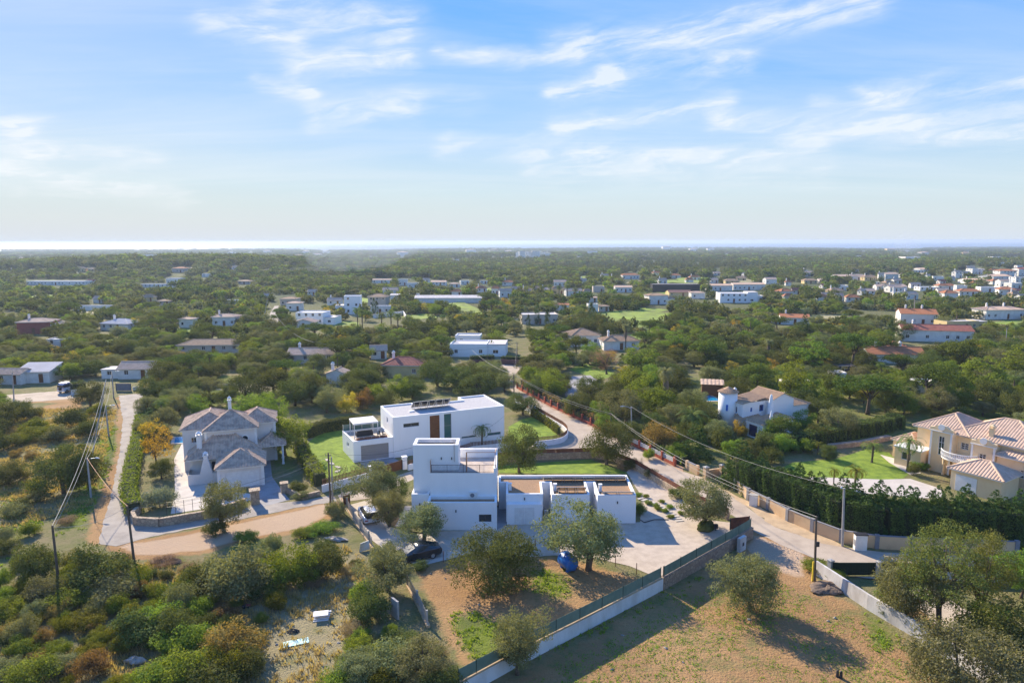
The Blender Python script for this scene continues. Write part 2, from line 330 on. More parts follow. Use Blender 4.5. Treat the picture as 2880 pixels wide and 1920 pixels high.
def dup(o, loc, rz=0, sc=(1, 1, 1), label=None, group=None):
    r = o.copy(); COL.objects.link(r); r.location = loc; r.rotation_euler = (0, 0, rz); r.scale = sc
    if label: r['label'] = label
    if group: r['group'] = group
    for ch in o.children:
        c = ch.copy(); COL.objects.link(c); c.parent = r
        for g in ch.children:
            d = g.copy(); COL.objects.link(d); d.parent = c
    return r
def frame(o, u):
    return o
def GP(pts, z=0.0): return [G(x, y, z)[:2] for x, y in pts]
def inset(poly, t):
    n = len(poly); out = []
    for i in range(n):
        p0, p1, p2 = Vector(poly[i-1]), Vector(poly[i]), Vector(poly[(i+1) % n])
        d1 = (p1-p0).normalized(); d2 = (p2-p1).normalized(); n1 = Vector((-d1.y, d1.x)); n2 = Vector((-d2.y, d2.x))
        k = n1 + n2; q = 1 + n1.dot(n2); out.append(tuple(p1 + k*(t/max(q, .2))))
    return out
def inpoly(x, y, poly):
    c = False; n = len(poly); j = n-1
    for i in range(n):
        xi, yi = poly[i][0], poly[i][1]; xj, yj = poly[j][0], poly[j][1]
        if (yi > y) != (yj > y) and x < (xj-xi)*(y-yi)/(yj-yi)+xi: c = not c
        j = i
    return c
def inpoly_np(X, Y, poly):
    c = np.zeros(X.shape, bool); n = len(poly); j = n-1
    for i in range(n):
        xi, yi = poly[i][0], poly[i][1]; xj, yj = poly[j][0], poly[j][1]
        if yi != yj:
            c ^= ((yi > Y) != (yj > Y)) & (X < (xj-xi)*(Y-yi)/(yj-yi)+xi)
        j = i
    return c

# ---- wall of a building with real openings; edge runs a->b (outside on its right), openings in metres along the edge
def wall_edge(mb, a, b, z0, z1, ops=(), depth=.22):
    a, b = Vector((a[0], a[1])), Vector((b[0], b[1])); L = (b-a).length; d = (b-a)/L; nin = Vector((-d.y, d.x))
    us = sorted({0, L, *[x for o in ops for x in o[:2]]}); zs = sorted({z0, z1, *[x for o in ops for x in o[2:4]]})
    P = lambda u, z, k=0.0: (a.x+d.x*u+nin.x*k, a.y+d.y*u+nin.y*k, z)
    for i in range(len(us)-1):
        for j in range(len(zs)-1):
            uc, zc_ = (us[i]+us[i+1])/2, (zs[j]+zs[j+1])/2
            if any(o[0] < uc < o[1] and o[2] < zc_ < o[3] for o in ops): continue
            mb.add([P(us[i], zs[j]), P(us[i+1], zs[j]), P(us[i+1], zs[j+1]), P(us[i], zs[j+1])], [(0, 1, 2, 3)])
    for o in ops:
        u0, u1, w0, w1 = o[:4]
        for q in (((u0, w0), (u1, w0)), ((u1, w0), (u1, w1)), ((u1, w1), (u0, w1)), ((u0, w1), (u0, w0))):
            (ua, za), (ub, zb) = q; mb.add([P(ua, za), P(ua, za, depth), P(ub, zb, depth), P(ub, zb)], [(0, 1, 2, 3)])
def fill_opening(parent, a, b, o, depth=.20, glass=None, fr=None, name='window', bars=(1, 0), fw=.07):
    """frame with mullions as a part, its pane as a sub-part"""
    a, b = Vector((a[0], a[1])), Vector((b[0], b[1])); d = (b-a).normalized(); nin = Vector((-d.y, d.x)); u0, u1, w0, w1 = o[:4]
    P = lambda u, z, k: (a.x+d.x*u+nin.x*k, a.y+d.y*u+nin.y*k, z)
    def slab(mb, ua, ub, za, zb, k0, k1):
        mb.add([P(ua, za, k0), P(ub, za, k0), P(ub, zb, k0), P(ua, zb, k0), P(ua, za, k1), P(ub, za, k1), P(ub, zb, k1), P(ua, zb, k1)],
               [(0, 1, 2, 3), (7, 6, 5, 4), (0, 4, 5, 1), (1, 5, 6, 2), (2, 6, 7, 3), (3, 7, 4, 0)])
    f = MB(); k0, k1 = depth-.09, depth+.01
    slab(f, u0, u0+fw, w0, w1, k0, k1); slab(f, u1-fw, u1, w0, w1, k0, k1); slab(f, u0+fw, u1-fw, w0, w0+fw, k0, k1); slab(f, u0+fw, u1-fw, w1-fw, w1, k0, k1)
    for i in range(1, bars[0]+1):
        uc = u0+(u1-u0)*i/(bars[0]+1); slab(f, uc-fw*.35, uc+fw*.35, w0+fw, w1-fw, k0+.01, k1)
    for i in range(1, bars[1]+1):
        z = w0+(w1-w0)*i/(bars[1]+1); slab(f, u0+fw, u1-fw, z-fw*.35, z+fw*.35, k0+.02, k1-.01)
    fo = f.build(name, fr or TRIM, parent)
    p = MB(); p.add([P(u0, w0, depth-.03), P(u1, w0, depth-.03), P(u1, w1, depth-.03), P(u0, w1, depth-.03)], [(0, 1, 2, 3)]); p.build('pane', glass or GLASS, fo)
    return fo
def fill_door(parent, a, b, o, mt, depth=.14, name='door', handle=True):
    a, b = Vector((a[0], a[1])), Vector((b[0], b[1])); d = (b-a).normalized(); nin = Vector((-d.y, d.x)); u0, u1, w0, w1 = o[:4]
    P = lambda u, z, k: (a.x+d.x*u+nin.x*k, a.y+d.y*u+nin.y*k, z)
    mb = MB(); mb.add([P(u0, w0, depth), P(u1, w0, depth), P(u1, w1, depth), P(u0, w1, depth), P(u0, w0, depth+.06), P(u1, w0, depth+.06), P(u1, w1, depth+.06), P(u0, w1, depth+.06)],
                      [(0, 1, 2, 3), (7, 6, 5, 4), (0, 4, 5, 1), (1, 5, 6, 2), (2, 6, 7, 3), (3, 7, 4, 0)])
    do = mb.build(name, mt, parent)
    if handle:
        h = MB(); q = Vector(P(u1-.12, (w0+w1)/2, depth-.04)); h.box(q.x-.03, q.x+.03, q.y-.03, q.y+.03, q.z-.08, q.z+.08); h.build('handle', DARK, do)
    return do
def flat_block(parent, poly, z0, z1, wallm=None, roofm=None, par=.35, t=.24, ops=None, name='wall', roof=True, copem=None):
    """walls round a polygon (counter-clockwise) with parapet; the roof surface lies below the parapet"""
    ops = ops or {}; mb = MB(); n = len(poly); ins = inset(poly, t); zr = z1-par
    for i in range(n):
        a, b = poly[i], poly[(i+1) % n]; wall_edge(mb, a, b, z0, z1, ops.get(i, ()))
        ia, ib = ins[i], ins[(i+1) % n]
        mb.add([(*a, z1), (*b, z1), (*ib, z1), (*ia, z1)], [(0, 1, 2, 3)]); mb.add([(*ia, z1), (*ib, z1), (*ib, zr-.02), (*ia, zr-.02)], [(0, 1, 2, 3)])
    w = mb.build(name, wallm or WHITE, parent)
    if roof: MB().add([(*p, zr) for p in ins], [tuple(range(n))]).build('roof', roofm or ROOFGRAV, parent)
    return w

# ---- tiled roofs: planar slopes with rounded tile rows running down the slope
def tile_slope(mb, poly, pitch=.34, h=.055):
    """poly: planar 3D polygon whose first two points are the eave"""
    P = [Vector(p) for p in poly]; mb.add(P, [tuple(range(len(P)))])
    e = (P[1]-P[0]); L = e.length; e = e/L; c = sum(P, Vector())/len(P); n = None
    for i in range(1, len(P)-1):
        q = (P[i]-P[0]).cross(P[i+1]-P[0])
        if q.length > 1e-6: n = q.normalized(); break
    if n.z < 0: n = -n
    d = n.cross(e)
    if (c-P[0]).dot(d) < 0: d = -d
    uv = [((p-P[0]).dot(e), (p-P[0]).dot(d)) for p in P]
    umin, umax = min(u for u, _ in uv), max(u for u, _ in uv); k = max(2, int((umax-umin)/pitch)); st = (umax-umin)/k
    for i in range(k):
        u = umin+(i+.5)*st; ys = []
        for j in range(len(uv)):
            (ua, va), (ub, vb) = uv[j], uv[(j+1) % len(uv)]
            if (ua-u)*(ub-u) < 0: ys.append(va+(vb-va)*(u-ua)/(ub-ua))
        if len(ys) < 2: continue
        v0, v1 = min(ys)-.03, max(ys); r = st*.36
        a = P[0]+e*u+d*v0; b = P[0]+e*u+d*v1
        vs = [q+e*x+n*z for q in (a, b) for x, z in ((-r, 0.005), (-r*.55, h*.85), (r*.55, h*.85), (r, 0.005))]
        mb.add(vs, [(0, 1, 5, 4), (1, 2, 6, 5), (2, 3, 7, 6), (0, 3, 2, 1), (4, 5, 6, 7)])
def ridge_caps(mb, lines, r=.13):
    for a, b in lines: mb.tube([a, b], r, 6)
def hip_roof(parent, x0, x1, y0, y1, z, rise, mt, over=.4, name='roof', pitch=.34, caps=True, ridge=None, base=True):
    """hip roof over a rectangle (local coordinates)"""
    x0 -= over; x1 += over; y0 -= over; y1 += over; w, d = x1-x0, y1-y0; mb = MB()
    if w >= d: h = d/2 if ridge is None else (w-ridge)/2; A, B = (x0+h, (y0+y1)/2, z+rise), (x1-h, (y0+y1)/2, z+rise)
    else: h = w/2 if ridge is None else (d-ridge)/2; A, B = ((x0+x1)/2, y0+h, z+rise), ((x0+x1)/2, y1-h, z+rise)
    a, b, c, e = (x0, y0, z), (x1, y0, z), (x1, y1, z), (x0, y1, z)
    if w >= d: sl = [(a, b, B, A), (b, c, B), (c, e, A, B), (e, a, A)]
    else: sl = [(a, b, A), (b, c, B, A), (c, e, B), (e, a, A, B)]
    for s in sl:
        s = [p for i, p in enumerate(s) if p != s[i-1]]
        tile_slope(mb, s, pitch)
    ro = mb.build(name, mt, parent)
    if caps:
        k = MB()
        lines = [(a, A), (b, B if w >= d else A), (c, B), (e, A if w >= d else B)] + ([(A, B)] if (Vector(A)-Vector(B)).length > .2 else [])
        ridge_caps(k, lines); k.build('ridge_tile', mt, ro)
    if base:
        q = MB(); q.box(x0+.05, x1-.05, y0+.05, y1-.05, z-.16, z-.01); q.build('eaves', TRIM, ro)
    return ro
def gable_roof(parent, x0, x1, y0, y1, z, rise, mt, over=.3, axis='x', name='roof', pitch=.34, wallm=None):
    mb = MB(); g = MB()
    if axis == 'x':
        ym = (y0+y1)/2; k = rise/((y1-y0)/2); zo = z-over*k
        A, B = (x0-over, ym, z+rise), (x1+over, ym, z+rise)
        tile_slope(mb, [(x0-over, y0-over, zo), (x1+over, y0-over, zo), B, A], pitch); tile_slope(mb, [(x1+over, y1+over, zo), (x0-over, y1+over, zo), A, B], pitch)
        for x in (x0, x1): g.add([(x, y0, z), (x, y1, z), (x, ym, z+rise-.03)], [(0, 1, 2)])
    else:
        xm = (x0+x1)/2; k = rise/((x1-x0)/2); zo = z-over*k
        A, B = (xm, y0-over, z+rise), (xm, y1+over, z+rise)
        tile_slope(mb, [(x1+over, y0-over, zo), (x1+over, y1+over, zo), B, A], pitch); tile_slope(mb, [(x0-over, y1+over, zo), (x0-over, y0-over, zo), A, B], pitch)
        for y in (y0, y1): g.add([(x0, y, z), (x1, y, z), (xm, y, z+rise-.03)], [(0, 1, 2)])
    ro = mb.build(name, mt, parent); k = MB(); ridge_caps(k, [(A, B)]); k.build('ridge_tile', mt, ro); g.build('gable', wallm or WHITE2, parent)
    return ro
def chimney(parent, x, y, z0, z1, w=.5, mt=None, name='chimney', tile=None):
    c = MB(); c.box(x-w/2, x+w/2, y-w/2, y+w/2, z0, z1-.35); c.box(x-w*.68, x+w*.68, y-w*.68, y+w*.68, z1-.35, z1-.25)
    for sx in (-1, 1):
        for sy in (-1, 1): c.box(x+sx*w*.36-.05, x+sx*w*.36+.05, y+sy*w*.36-.05, y+sy*w*.36+.05, z1-.25, z1-.02)
    o = c.build(name, mt or TRIM, parent)
    k = MB(); k.add([(x-w*.6, y-w*.6, z1-.02), (x+w*.6, y-w*.6, z1-.02), (x+w*.6, y+w*.6, z1-.02), (x-w*.6, y+w*.6, z1-.02), (x, y, z1+.3)], [(3, 2, 1, 0), (0, 1, 4), (1, 2, 4), (2, 3, 4), (3, 0, 4)])
    k.build('cap', mt or TRIM, o); return o

# ------------------------------------------------------------------ terrain, sea, ground
def sst(a, b, x):
    t = np.clip((np.asarray(x, float)-a)/(b-a), 0, 1); return t*t*(3-2*t)
def tz(x, y):
    x = np.asarray(x, float); y = np.asarray(y, float)
    far = sst(330, 900, y)
    z = -19.0*sst(330, 4300, y) + far*(1.6*np.sin(x*.006+1)*np.cos(y*.004) + 1.2*np.sin(x*.0021-y*.003))
    z = z + 11*np.exp(-((x+360)/210)**2 - ((y-760)/130)**2)*sst(420, 600, y)
    z = z + 3.0*sst(2200, 3800, y)*(np.sin(x*.0016+.6)*.5+np.sin(x*.0043+2)*.35+.5)
    return z - 6*sst(4250, 4600, y+60*np.sin(x*.004))
def GT(px, py):
    """where the sight line of a pixel meets the terrain"""
    d = ray(px, py); t0, t1 = 20.0, 6000.0
    ts = np.geomspace(t0, t1, 500); P = EYE[None]+d[None]*ts[:, None]; below = P[:, 2] < tz(P[:, 0], P[:, 1]); i = int(np.argmax(below)) if below.any() else len(ts)-1
    a, b = ts[max(i-1, 0)], ts[i]
    for _ in range(30):
        c = (a+b)/2; p = EYE+d*c
        if p[2] < float(tz(p[0], p[1])): b = c
        else: a = c
    p = EYE+d*b; return (float(p[0]), float(p[1]), float(tz(p[0], p[1])))

SEA_Z = -21.0
SEA = bpy.data.materials.new('sea_water'); SEA.use_nodes = True; _t = NT(SEA.node_tree); _p = SEA.node_tree.nodes['Principled BSDF']
_p.inputs['Base Color'].default_value = (.02, .09, .20, 1); _p.inputs['Roughness'].default_value = .24; _p.inputs['Specular IOR Level'].default_value = .5
_v = _t.n('ShaderNodeNewGeometry').outputs['Position']; _mp = _t.n('ShaderNodeMapping'); _t.L.new(_v, _mp.inputs[0]); _mp.inputs['Scale'].default_value = (.004, .02, 1)
_n = _t.n('ShaderNodeTexNoise'); _t.L.new(_mp.outputs[0], _n.inputs['Vector']); _n.inputs['Scale'].default_value = 1; _n.inputs['Detail'].default_value = 8
_t.L.new(_t.m('ADD', _t.m('MULTIPLY', _n.outputs[0], .25), .18), _p.inputs['Roughness'])
_b = _t.n('ShaderNodeBump'); _b.inputs['Strength'].default_value = .6; _b.inputs['Distance'].default_value = 6; _t.L.new(_n.outputs[0], _b.inputs['Height']); _t.L.new(_b.outputs[0], _p.inputs['Normal'])
sea = MB().add([(-21000, 3900, SEA_Z), (21000, 3900, SEA_Z), (21000, 14000, SEA_Z), (-21000, 14000, SEA_Z)], [(0, 1, 2, 3)]).build('sea', SEA); sea['kind'] = 'structure'

# one ground sheet: fine near the houses, coarse towards the coast
gx = np.concatenate([-np.geomspace(5200, 134, 46), np.arange(-132, 132.1, .8), np.geomspace(134, 5200, 46)])
gy = np.concatenate([np.array([-60., -30, 0, 12, 20]), np.arange(24, 190.1, .8), np.geomspace(192, 4800, 130)])
NX, NY = len(gx), len(gy); GX, GY = np.meshgrid(gx, gy); GZ = tz(GX, GY)
GZ[GY < 20] = 0
idx = np.arange(NX*NY).reshape(NY, NX)
gme = fastmesh('ground', np.stack([GX, GY, GZ], -1).reshape(-1, 3), np.stack([idx[:-1, :-1], idx[:-1, 1:], idx[1:, 1:], idx[1:, :-1]], -1).reshape(-1, 4), 4)
def zone(polys, blur):
    a = np.zeros(GX.shape)
    for poly, w in polys:
        P = GP(poly); a = np.maximum(a, inpoly_np(GX, GY, P)*w)
    for _ in range(blur):
        a[1:-1, 1:-1] = (a[1:-1, 1:-1]*2 + a[:-2, 1:-1] + a[2:, 1:-1] + a[1:-1, :-2] + a[1:-1, 2:])/6
    return a
soil = zone([([(290, 1525), (420, 1512), (590, 1480), (720, 1452), (930, 1405), (975, 1425), (900, 1475), (860, 1495), (740, 1514), (640, 1538), (560, 1562), (390, 1572), (330, 1565)], 1.0),
             ([(328, 1115), (318, 1280), (275, 1400), (235, 1530), (310, 1530), (335, 1400), (352, 1280), (352, 1115)], .92),
             ([(2120, 1490), (2290, 1560), (2290, 1620), (2500, 1760), (2620, 1860), (2700, 1960), (1350, 1960), (1560, 1830), (1870, 1660), (2110, 1520)], .60),
             ([(2120, 1490), (2290, 1550), (2290, 1640), (2200, 1620), (2100, 1560), (2060, 1530)], 1.0),
             ([(1170, 1590), (1320, 1550), (1560, 1560), (1700, 1590), (1840, 1640), (1640, 1730), (1500, 1790), (1300, 1900), (1250, 1800), (1180, 1660)], .78),
             ([(0, 1650), (60, 1622), (60, 1638), (0, 1668)], .9), ([(165, 1215), (238, 1200), (228, 1216), (175, 1245)], .9), ([(110, 1395), (130, 1430), (126, 1490), (106, 1490)], .9),
             ([(110, 1140), (230, 1130), (235, 1155), (120, 1160)], .9), ([(50, 1120), (235, 1095), (240, 1130), (60, 1135)], .9), ([(1060, 1440), (1120, 1430), (1150, 1500), (1090, 1480)], .8),
             ([(2440, 1630), (2560, 1660), (2760, 1800), (2840, 1900), (2700, 1900), (2560, 1760)], .6)], 2)
green = zone([([(200, 1340), (295, 1200), (332, 1180), (326, 1280), (282, 1390), (240, 1485), (150, 1510), (180, 1420)], .9), ([(0, 1350), (110, 1360), (120, 1480), (0, 1600)], .55),
              ([(1260, 1725), (1330, 1715), (1500, 1785), (1360, 1890), (1300, 1850)], 1.0), ([(1470, 1590), (1610, 1600), (1600, 1690), (1470, 1660)], .8), ([(1420, 1640), (1700, 1600), (1840, 1640), (1640, 1730), (1500, 1790), (1400, 1740)], .42), ([(1700, 1640), (1850, 1625), (1700, 1700)], .4),
              ([(560, 1075), (640, 1050), (740, 1110), (560, 1150)], .9), ([(1900, 1640), (2010, 1600), (1980, 1660), (1560, 1840), (1480, 1850)], .55), ([(1960, 1800), (2100, 1700), (2200, 1760), (2320, 1960), (1900, 1960)], .25),
              ([(2400, 1690), (2520, 1770), (2560, 1840), (2450, 1830)], .9), ([(740, 1240), (830, 1240), (860, 1340), (760, 1310)], .8), ([(620, 1540), (720, 1500), (760, 1540), (650, 1580)], .8), ([(380, 1575), (560, 1560), (520, 1600), (390, 1600)], .8),
              ([(2560, 1100), (2880, 1130), (2880, 1200), (2580, 1160)], .9), ([(1900, 1060), (2560, 1040), (2880, 1090), (2880, 1260), (2500, 1240), (2000, 1300), (1780, 1220)], .62), ([(420, 1090), (1400, 1060), (1400, 1110), (900, 1190), (420, 1200)], .5)], 3)
straw = zone([([(560, 1640), (960, 1560), (1040, 1560), (1060, 1780), (960, 1960), (640, 1960), (720, 1760)], 1.0), ([(0, 1680), (330, 1680), (560, 1800), (500, 1960), (0, 1960)], .55), ([(0, 1150), (320, 1150), (260, 1420), (0, 1500)], .5)], 6)
near = 1-sst(150, 420, GY)
for nm, arr in (('soil', soil), ('green', green), ('straw', straw), ('near', near)):
    at = gme.attributes.new(nm, 'FLOAT', 'POINT'); at.data.foreach_set('value', arr.astype(np.float32).ravel())
GM = bpy.data.materials.new('wild_ground'); GM.use_nodes = True; t = NT(GM.node_tree); p = GM.node_tree.nodes['Principled BSDF']
pos = t.n('ShaderNodeNewGeometry').outputs['Position']
def nz(scale, det=6, rough=.65):
    n = t.n('ShaderNodeTexNoise'); t.L.new(pos, n.inputs['Vector']); n.inputs['Scale'].default_value = scale; n.inputs['Detail'].default_value = det; n.inputs['Roughness'].default_value = rough; return n.outputs[0]
def at_(nm): a = t.n('ShaderNodeAttribute'); a.attribute_name = nm; return a.outputs['Fac']
n1, n2, n3, n4 = nz(.06), nz(.35, 8), nz(1.6, 8, .75), nz(.012, 4)
c = t.mix(t.ramp(n2, .38, .64), (.185, .185, .07), (.26, .215, .115))
c = t.mix(t.ramp(n3, .50, .72), c, (.115, .135, .04))
c = t.mix(t.m('MULTIPLY', t.ramp(t.m('ADD', n2, t.m('MULTIPLY', at_('straw'), .22)), .50, .72), at_('straw')), c, (.33, .28, .16))
gsel = t.ramp(t.m('ADD', t.m('MULTIPLY', at_('green'), .75), t.m('MULTIPLY', t.m('SUBTRACT', n3, .5), 1.1)), .28, .62)
c = t.mix(t.m('MULTIPLY', gsel, .92), c, t.mix(t.ramp(n2, .35, .65), (.17, .215, .030), (.12, .15, .035)))
ssel = t.ramp(t.m('ADD', at_('soil'), t.m('MULTIPLY', t.m('SUBTRACT', t.m('ADD', t.m('MULTIPLY', n3, .45), t.m('MULTIPLY', n2, .55)), .5), 1.5)), .36, .66)
soilc = t.mix(t.ramp(n1, .4, .6), (.44, .27, .125), (.36, .21, .095)); soilc = t.mix(t.m('MULTIPLY', t.ramp(n3, .45, .7), .55), soilc, (.28, .165, .095))
soilc = t.mix(t.m('MULTIPLY', t.ramp(t.m('ADD', at_('soil'), 0.0), .86, .98), .6), soilc, (.62, .475, .35))
keep = t.m('SUBTRACT', 1.0, t.m('MULTIPLY', gsel, t.ramp(at_('green'), .3, .6)))
c = t.mix(t.m('MULTIPLY', ssel, keep), c, soilc)
farc = t.mix(t.ramp(n4, .42, .58), (.07, .09, .04), (.11, .12, .05)); farc = t.mix(t.ramp(nz(.004, 3), .55, .62), farc, (.11, .125, .05))
c = t.mix(at_('near'), farc, c)
t.L.new(c, p.inputs['Base Color']); p.inputs['Roughness'].default_value = 1; p.inputs['Specular IOR Level'].default_value = .1
b = t.n('ShaderNodeBump'); b.inputs['Strength'].default_value = .9; b.inputs['Distance'].default_value = .22; t.L.new(t.m('ADD', t.m('MULTIPLY', n3, .7), nz(5, 6)), b.inputs['Height']); t.L.new(b.outputs[0], p.inputs['Normal'])
ground = link('ground', gme, GM); ground['kind'] = 'structure'

def sheet(name, pts, z, mt, label=None, px=True, jit=0.0, seed=1):
    P = GP(pts) if px else pts
    if jit:
        rr = random.Random(seed); Q = []
        for i in range(len(P)):
            a, b_ = Vector(P[i]), Vector(P[(i+1) % len(P)]); k = max(1, int((b_-a).length/.8))
            for j in range(k):
                q = a.lerp(b_, j/k); Q.append((q.x+rr.uniform(-jit, jit), q.y+rr.uniform(-jit, jit)))
        P = Q
    if sum((P[i][0]*P[(i+1) % len(P)][1]-P[(i+1) % len(P)][0]*P[i][1]) for i in range(len(P))) < 0: P = P[::-1]
    o = MB().add([(*q, z) for q in P], [tuple(range(len(P)))]).build(name, mt); o['kind'] = 'structure'
    if label: o['label'] = label
    return o
# roads
sheet('road', [(1400, 1012), (1424, 1006), (1470, 1030), (1440, 1062), (1462, 1096), (1559, 1150), (1655, 1194), (1786, 1258), (1923, 1326), (1984, 1345), (2070, 1402), (2180, 1482), (2292, 1519), (2363, 1537), (2480, 1552), (2620, 1560), (2960, 1572),
               (2960, 1594), (2600, 1590), (2340, 1580), (2292, 1570), (2190, 1530), (2112, 1488), (2100, 1470), (1920, 1376), (1772, 1290), (1640, 1262), (1560, 1264), (1380, 1275), (1200, 1330), (1050, 1400), (960, 1412), (950, 1392), (1010, 1372), (1200, 1310), (1400, 1257), (1560, 1250), (1600, 1225), (1590, 1205), (1500, 1160), (1450, 1122), (1430, 1085)], .018, ROAD, 'sun-bleached lane running between the villas', jit=.06)
sheet('road', [(334, 1112), (402, 1106), (395, 1166), (385, 1232), (365, 1312), (355, 1378), (365, 1444), (378, 1474), (449, 1481), (571, 1460), (660, 1432), (700, 1420), (850, 1408), (935, 1392), (950, 1410), (850, 1424), (720, 1452), (584, 1476), (420, 1510), (330, 1535), (275, 1530), (300, 1440), (312, 1390), (336, 1279), (345, 1180)], .02, ASPH, 'patched asphalt lane past the grey villa', jit=.12)
sheet('road', [(0, 1112), (180, 1098), (205, 1095), (205, 1120), (120, 1128), (0, 1133)], .02, ROAD, 'pale track before the low white house', jit=.15)
sheet('road', [(760, 880), (772, 860), (784, 860), (782, 905), (775, 932), (750, 932)], .02, ASPH, 'distant lane running straight down the hill')
sheet('driveway', [(966, 1424), (1046, 1403), (1072, 1440), (1090, 1478), (1160, 1503), (1225, 1499), (1320, 1543), (1328, 1556), (1180, 1592), (1110, 1565), (1050, 1522), (1006, 1480)], .03, CONC, 'pale concrete driveway beside the white house')
sheet('gravel_yard', [(1205, 1494), (1396, 1490), (1425, 1474), (1800, 1468), (1806, 1400), (1762, 1328), (1790, 1300), (1850, 1340), (1935, 1400), (1985, 1462), (2080, 1472), (2106, 1490), (2090, 1504), (1858, 1628), (1770, 1592), (1690, 1572), (1560, 1562), (1480, 1566), (1325, 1548), (1222, 1500)], .034, GRAVEL, 'gravel yard round the white house', jit=.05)
sheet('paving', [(1396, 1490), (1426, 1476), (1426, 1360), (1400, 1360)], .042, PAVEG, 'dark paved passage between the two white blocks')
sheet('verge', [(1984, 1347), (2070, 1394), (2180, 1445), (2300, 1500), (2372, 1536), (2366, 1540), (2292, 1520), (2180, 1482), (2070, 1404)], .022, SAND, 'sandy verge along the tan wall', jit=.25)
sheet('verge', [(1462, 1090), (1560, 1142), (1660, 1188), (1790, 1250), (1925, 1316), (1923, 1327), (1786, 1260), (1655, 1197), (1559, 1153), (1460, 1098)], .023, SOIL, 'bare earth strip below the red fence', jit=.2)
# lawns
sheet('lawn', [(866, 1245), (900, 1218), (955, 1203), (1000, 1185), (1050, 1188), (1035, 1260), (994, 1300), (1015, 1318), (1035, 1322), (985, 1338), (905, 1352), (880, 1300)], .016, LAWN, 'bright clipped lawn round the white garage')
sheet('lawn', [(1430, 1200), (1470, 1178), (1500, 1172), (1545, 1200), (1590, 1225), (1575, 1250), (1500, 1255), (1430, 1250)], .016, LAWN, 'small lawn inside the curved wall')
sheet('lawn', [(1404, 1330), (1400, 1310), (1530, 1300), (1660, 1292), (1740, 1320), (1770, 1332)], .016, LAWN, 'lawn behind the flat-roofed wing')
sheet('lawn', [(2180, 1325), (2230, 1300), (2350, 1290), (2440, 1262), (2500, 1272), (2560, 1330), (2540, 1345), (2480, 1350), (2210, 1340)], .016, LAWN, 'lawn in front of the cream villa')
sheet('path', [(2210, 1338), (2480, 1348), (2560, 1346), (2650, 1375), (2650, 1400), (2560, 1400), (2420, 1385), (2330, 1362), (2210, 1352)], .02, PAVEW, 'pale curved drive of the cream villa')
sheet('lawn', [(1640, 1020), (1740, 1052), (1690, 1068), (1600, 1040)], .016, LAWN, 'lawn in the shade of the russet tree')
sheet('court', [(1580, 1060), (1660, 1055), (1700, 1085), (1640, 1120), (1590, 1115)], .02, PAVEG, 'bare grey clearing among garden trees')
sheet('patio', [(490, 1290), (535, 1200), (560, 1230), (545, 1330), (600, 1375), (720, 1390), (735, 1400), (640, 1420), (480, 1445), (492, 1380)], .02, PAVEW, 'pale stone patio of the grey villa')
sheet('driveway', [(700, 1380), (738, 1270), (760, 1290), (765, 1340), (790, 1375), (815, 1405), (735, 1425), (720, 1412)], .024, PAVEG, 'grey paved drive beside the grey villa')
sheet('driveway', [(1012, 1300), (1104, 1282), (1112, 1290), (1130, 1300), (1050, 1325), (1030, 1320)], .022, PAVEG, 'grey apron below the wide garage door')
sheet('path', [(2475, 1278), (2560, 1300), (2590, 1330), (2560, 1335), (2500, 1300)], .022, PAVEW, 'pale terrace edge of the cream villa')
sheet('courtyard', [(2380, 1620), (2480, 1622), (2560, 1690), (2640, 1760), (2720, 1790), (2760, 1740), (2600, 1640)], .018, GRAVEL, 'gravel court behind the green gates', jit=.1)
# open fields further out
for pts, lab in (([(1672, 880), (1760, 872), (1905, 880), (1900, 900), (1830, 928), (1680, 905)], 'bright green meadow dotted with almond trees'),
                 ([(1235, 860), (1300, 850), (1345, 868), (1390, 900), (1330, 905), (1270, 880)], 'green clearing on the slope below the greenhouse'),
                 ([(1622, 780), (1668, 772), (1672, 780), (1640, 786)], 'small far green field'), ([(1815, 776), (1860, 772), (1880, 780), (1820, 785)], 'far green field beside the long hall'),
                 ([(2770, 905), (2880, 900), (2880, 920)], 'green strip by the white terrace houses')):
    P = [GT(*q) for q in pts]; mb = MB(); mb.add([(q[0], q[1], q[2]+.5 if q[1] > 330 else .02) for q in P], [tuple(range(len(P)))]); o = mb.build('meadow', MEADOW); tag(o, lab, None, kind='structure')
rgf = random.Random(21); FIELDS = []
STRAWF = mat('dry_field', (.36, .31, .17), 1, (.26, .24, .11), scale=.15, amt=.6, bump=.4, bscale=2)
for i in range(46):
    px_, py_ = rgf.uniform(20, 2860), 765+210*rgf.random()**1.5
    if i < 12: px_, py_ = ((690, 1090), (560, 880), (1180, 890), (1450, 905), (950, 930), (330, 965), (2300, 930), (2080, 940), (1340, 960), (250, 895), (1760, 950), (2480, 950))[i]
    k_ = (py_-690)/300; w_, h_ = rgf.uniform(34, 80)*(.4+k_), rgf.uniform(6, 13)*(.3+k_)
    pg_ = [(px_+w_*math.cos(a)*rgf.uniform(.7, 1.15), py_+h_*math.sin(a)*rgf.uniform(.6, 1.15)) for a in np.linspace(0, 6.28, 12)[:-1]]
    FIELDS.append(pg_); P = [GT(*q) for q in pg_]; zt = [float(tz(q[0], q[1])) for q in P]; mb = MB(); mb.add([(q[0], q[1], z_+(.012 if q[1] < 330 else .35)) for q, z_ in zip(P, zt)], [tuple(range(len(P)))])
    o = mb.build('field', MEADOW if i % 3 else STRAWF); o['kind'] = 'structure'
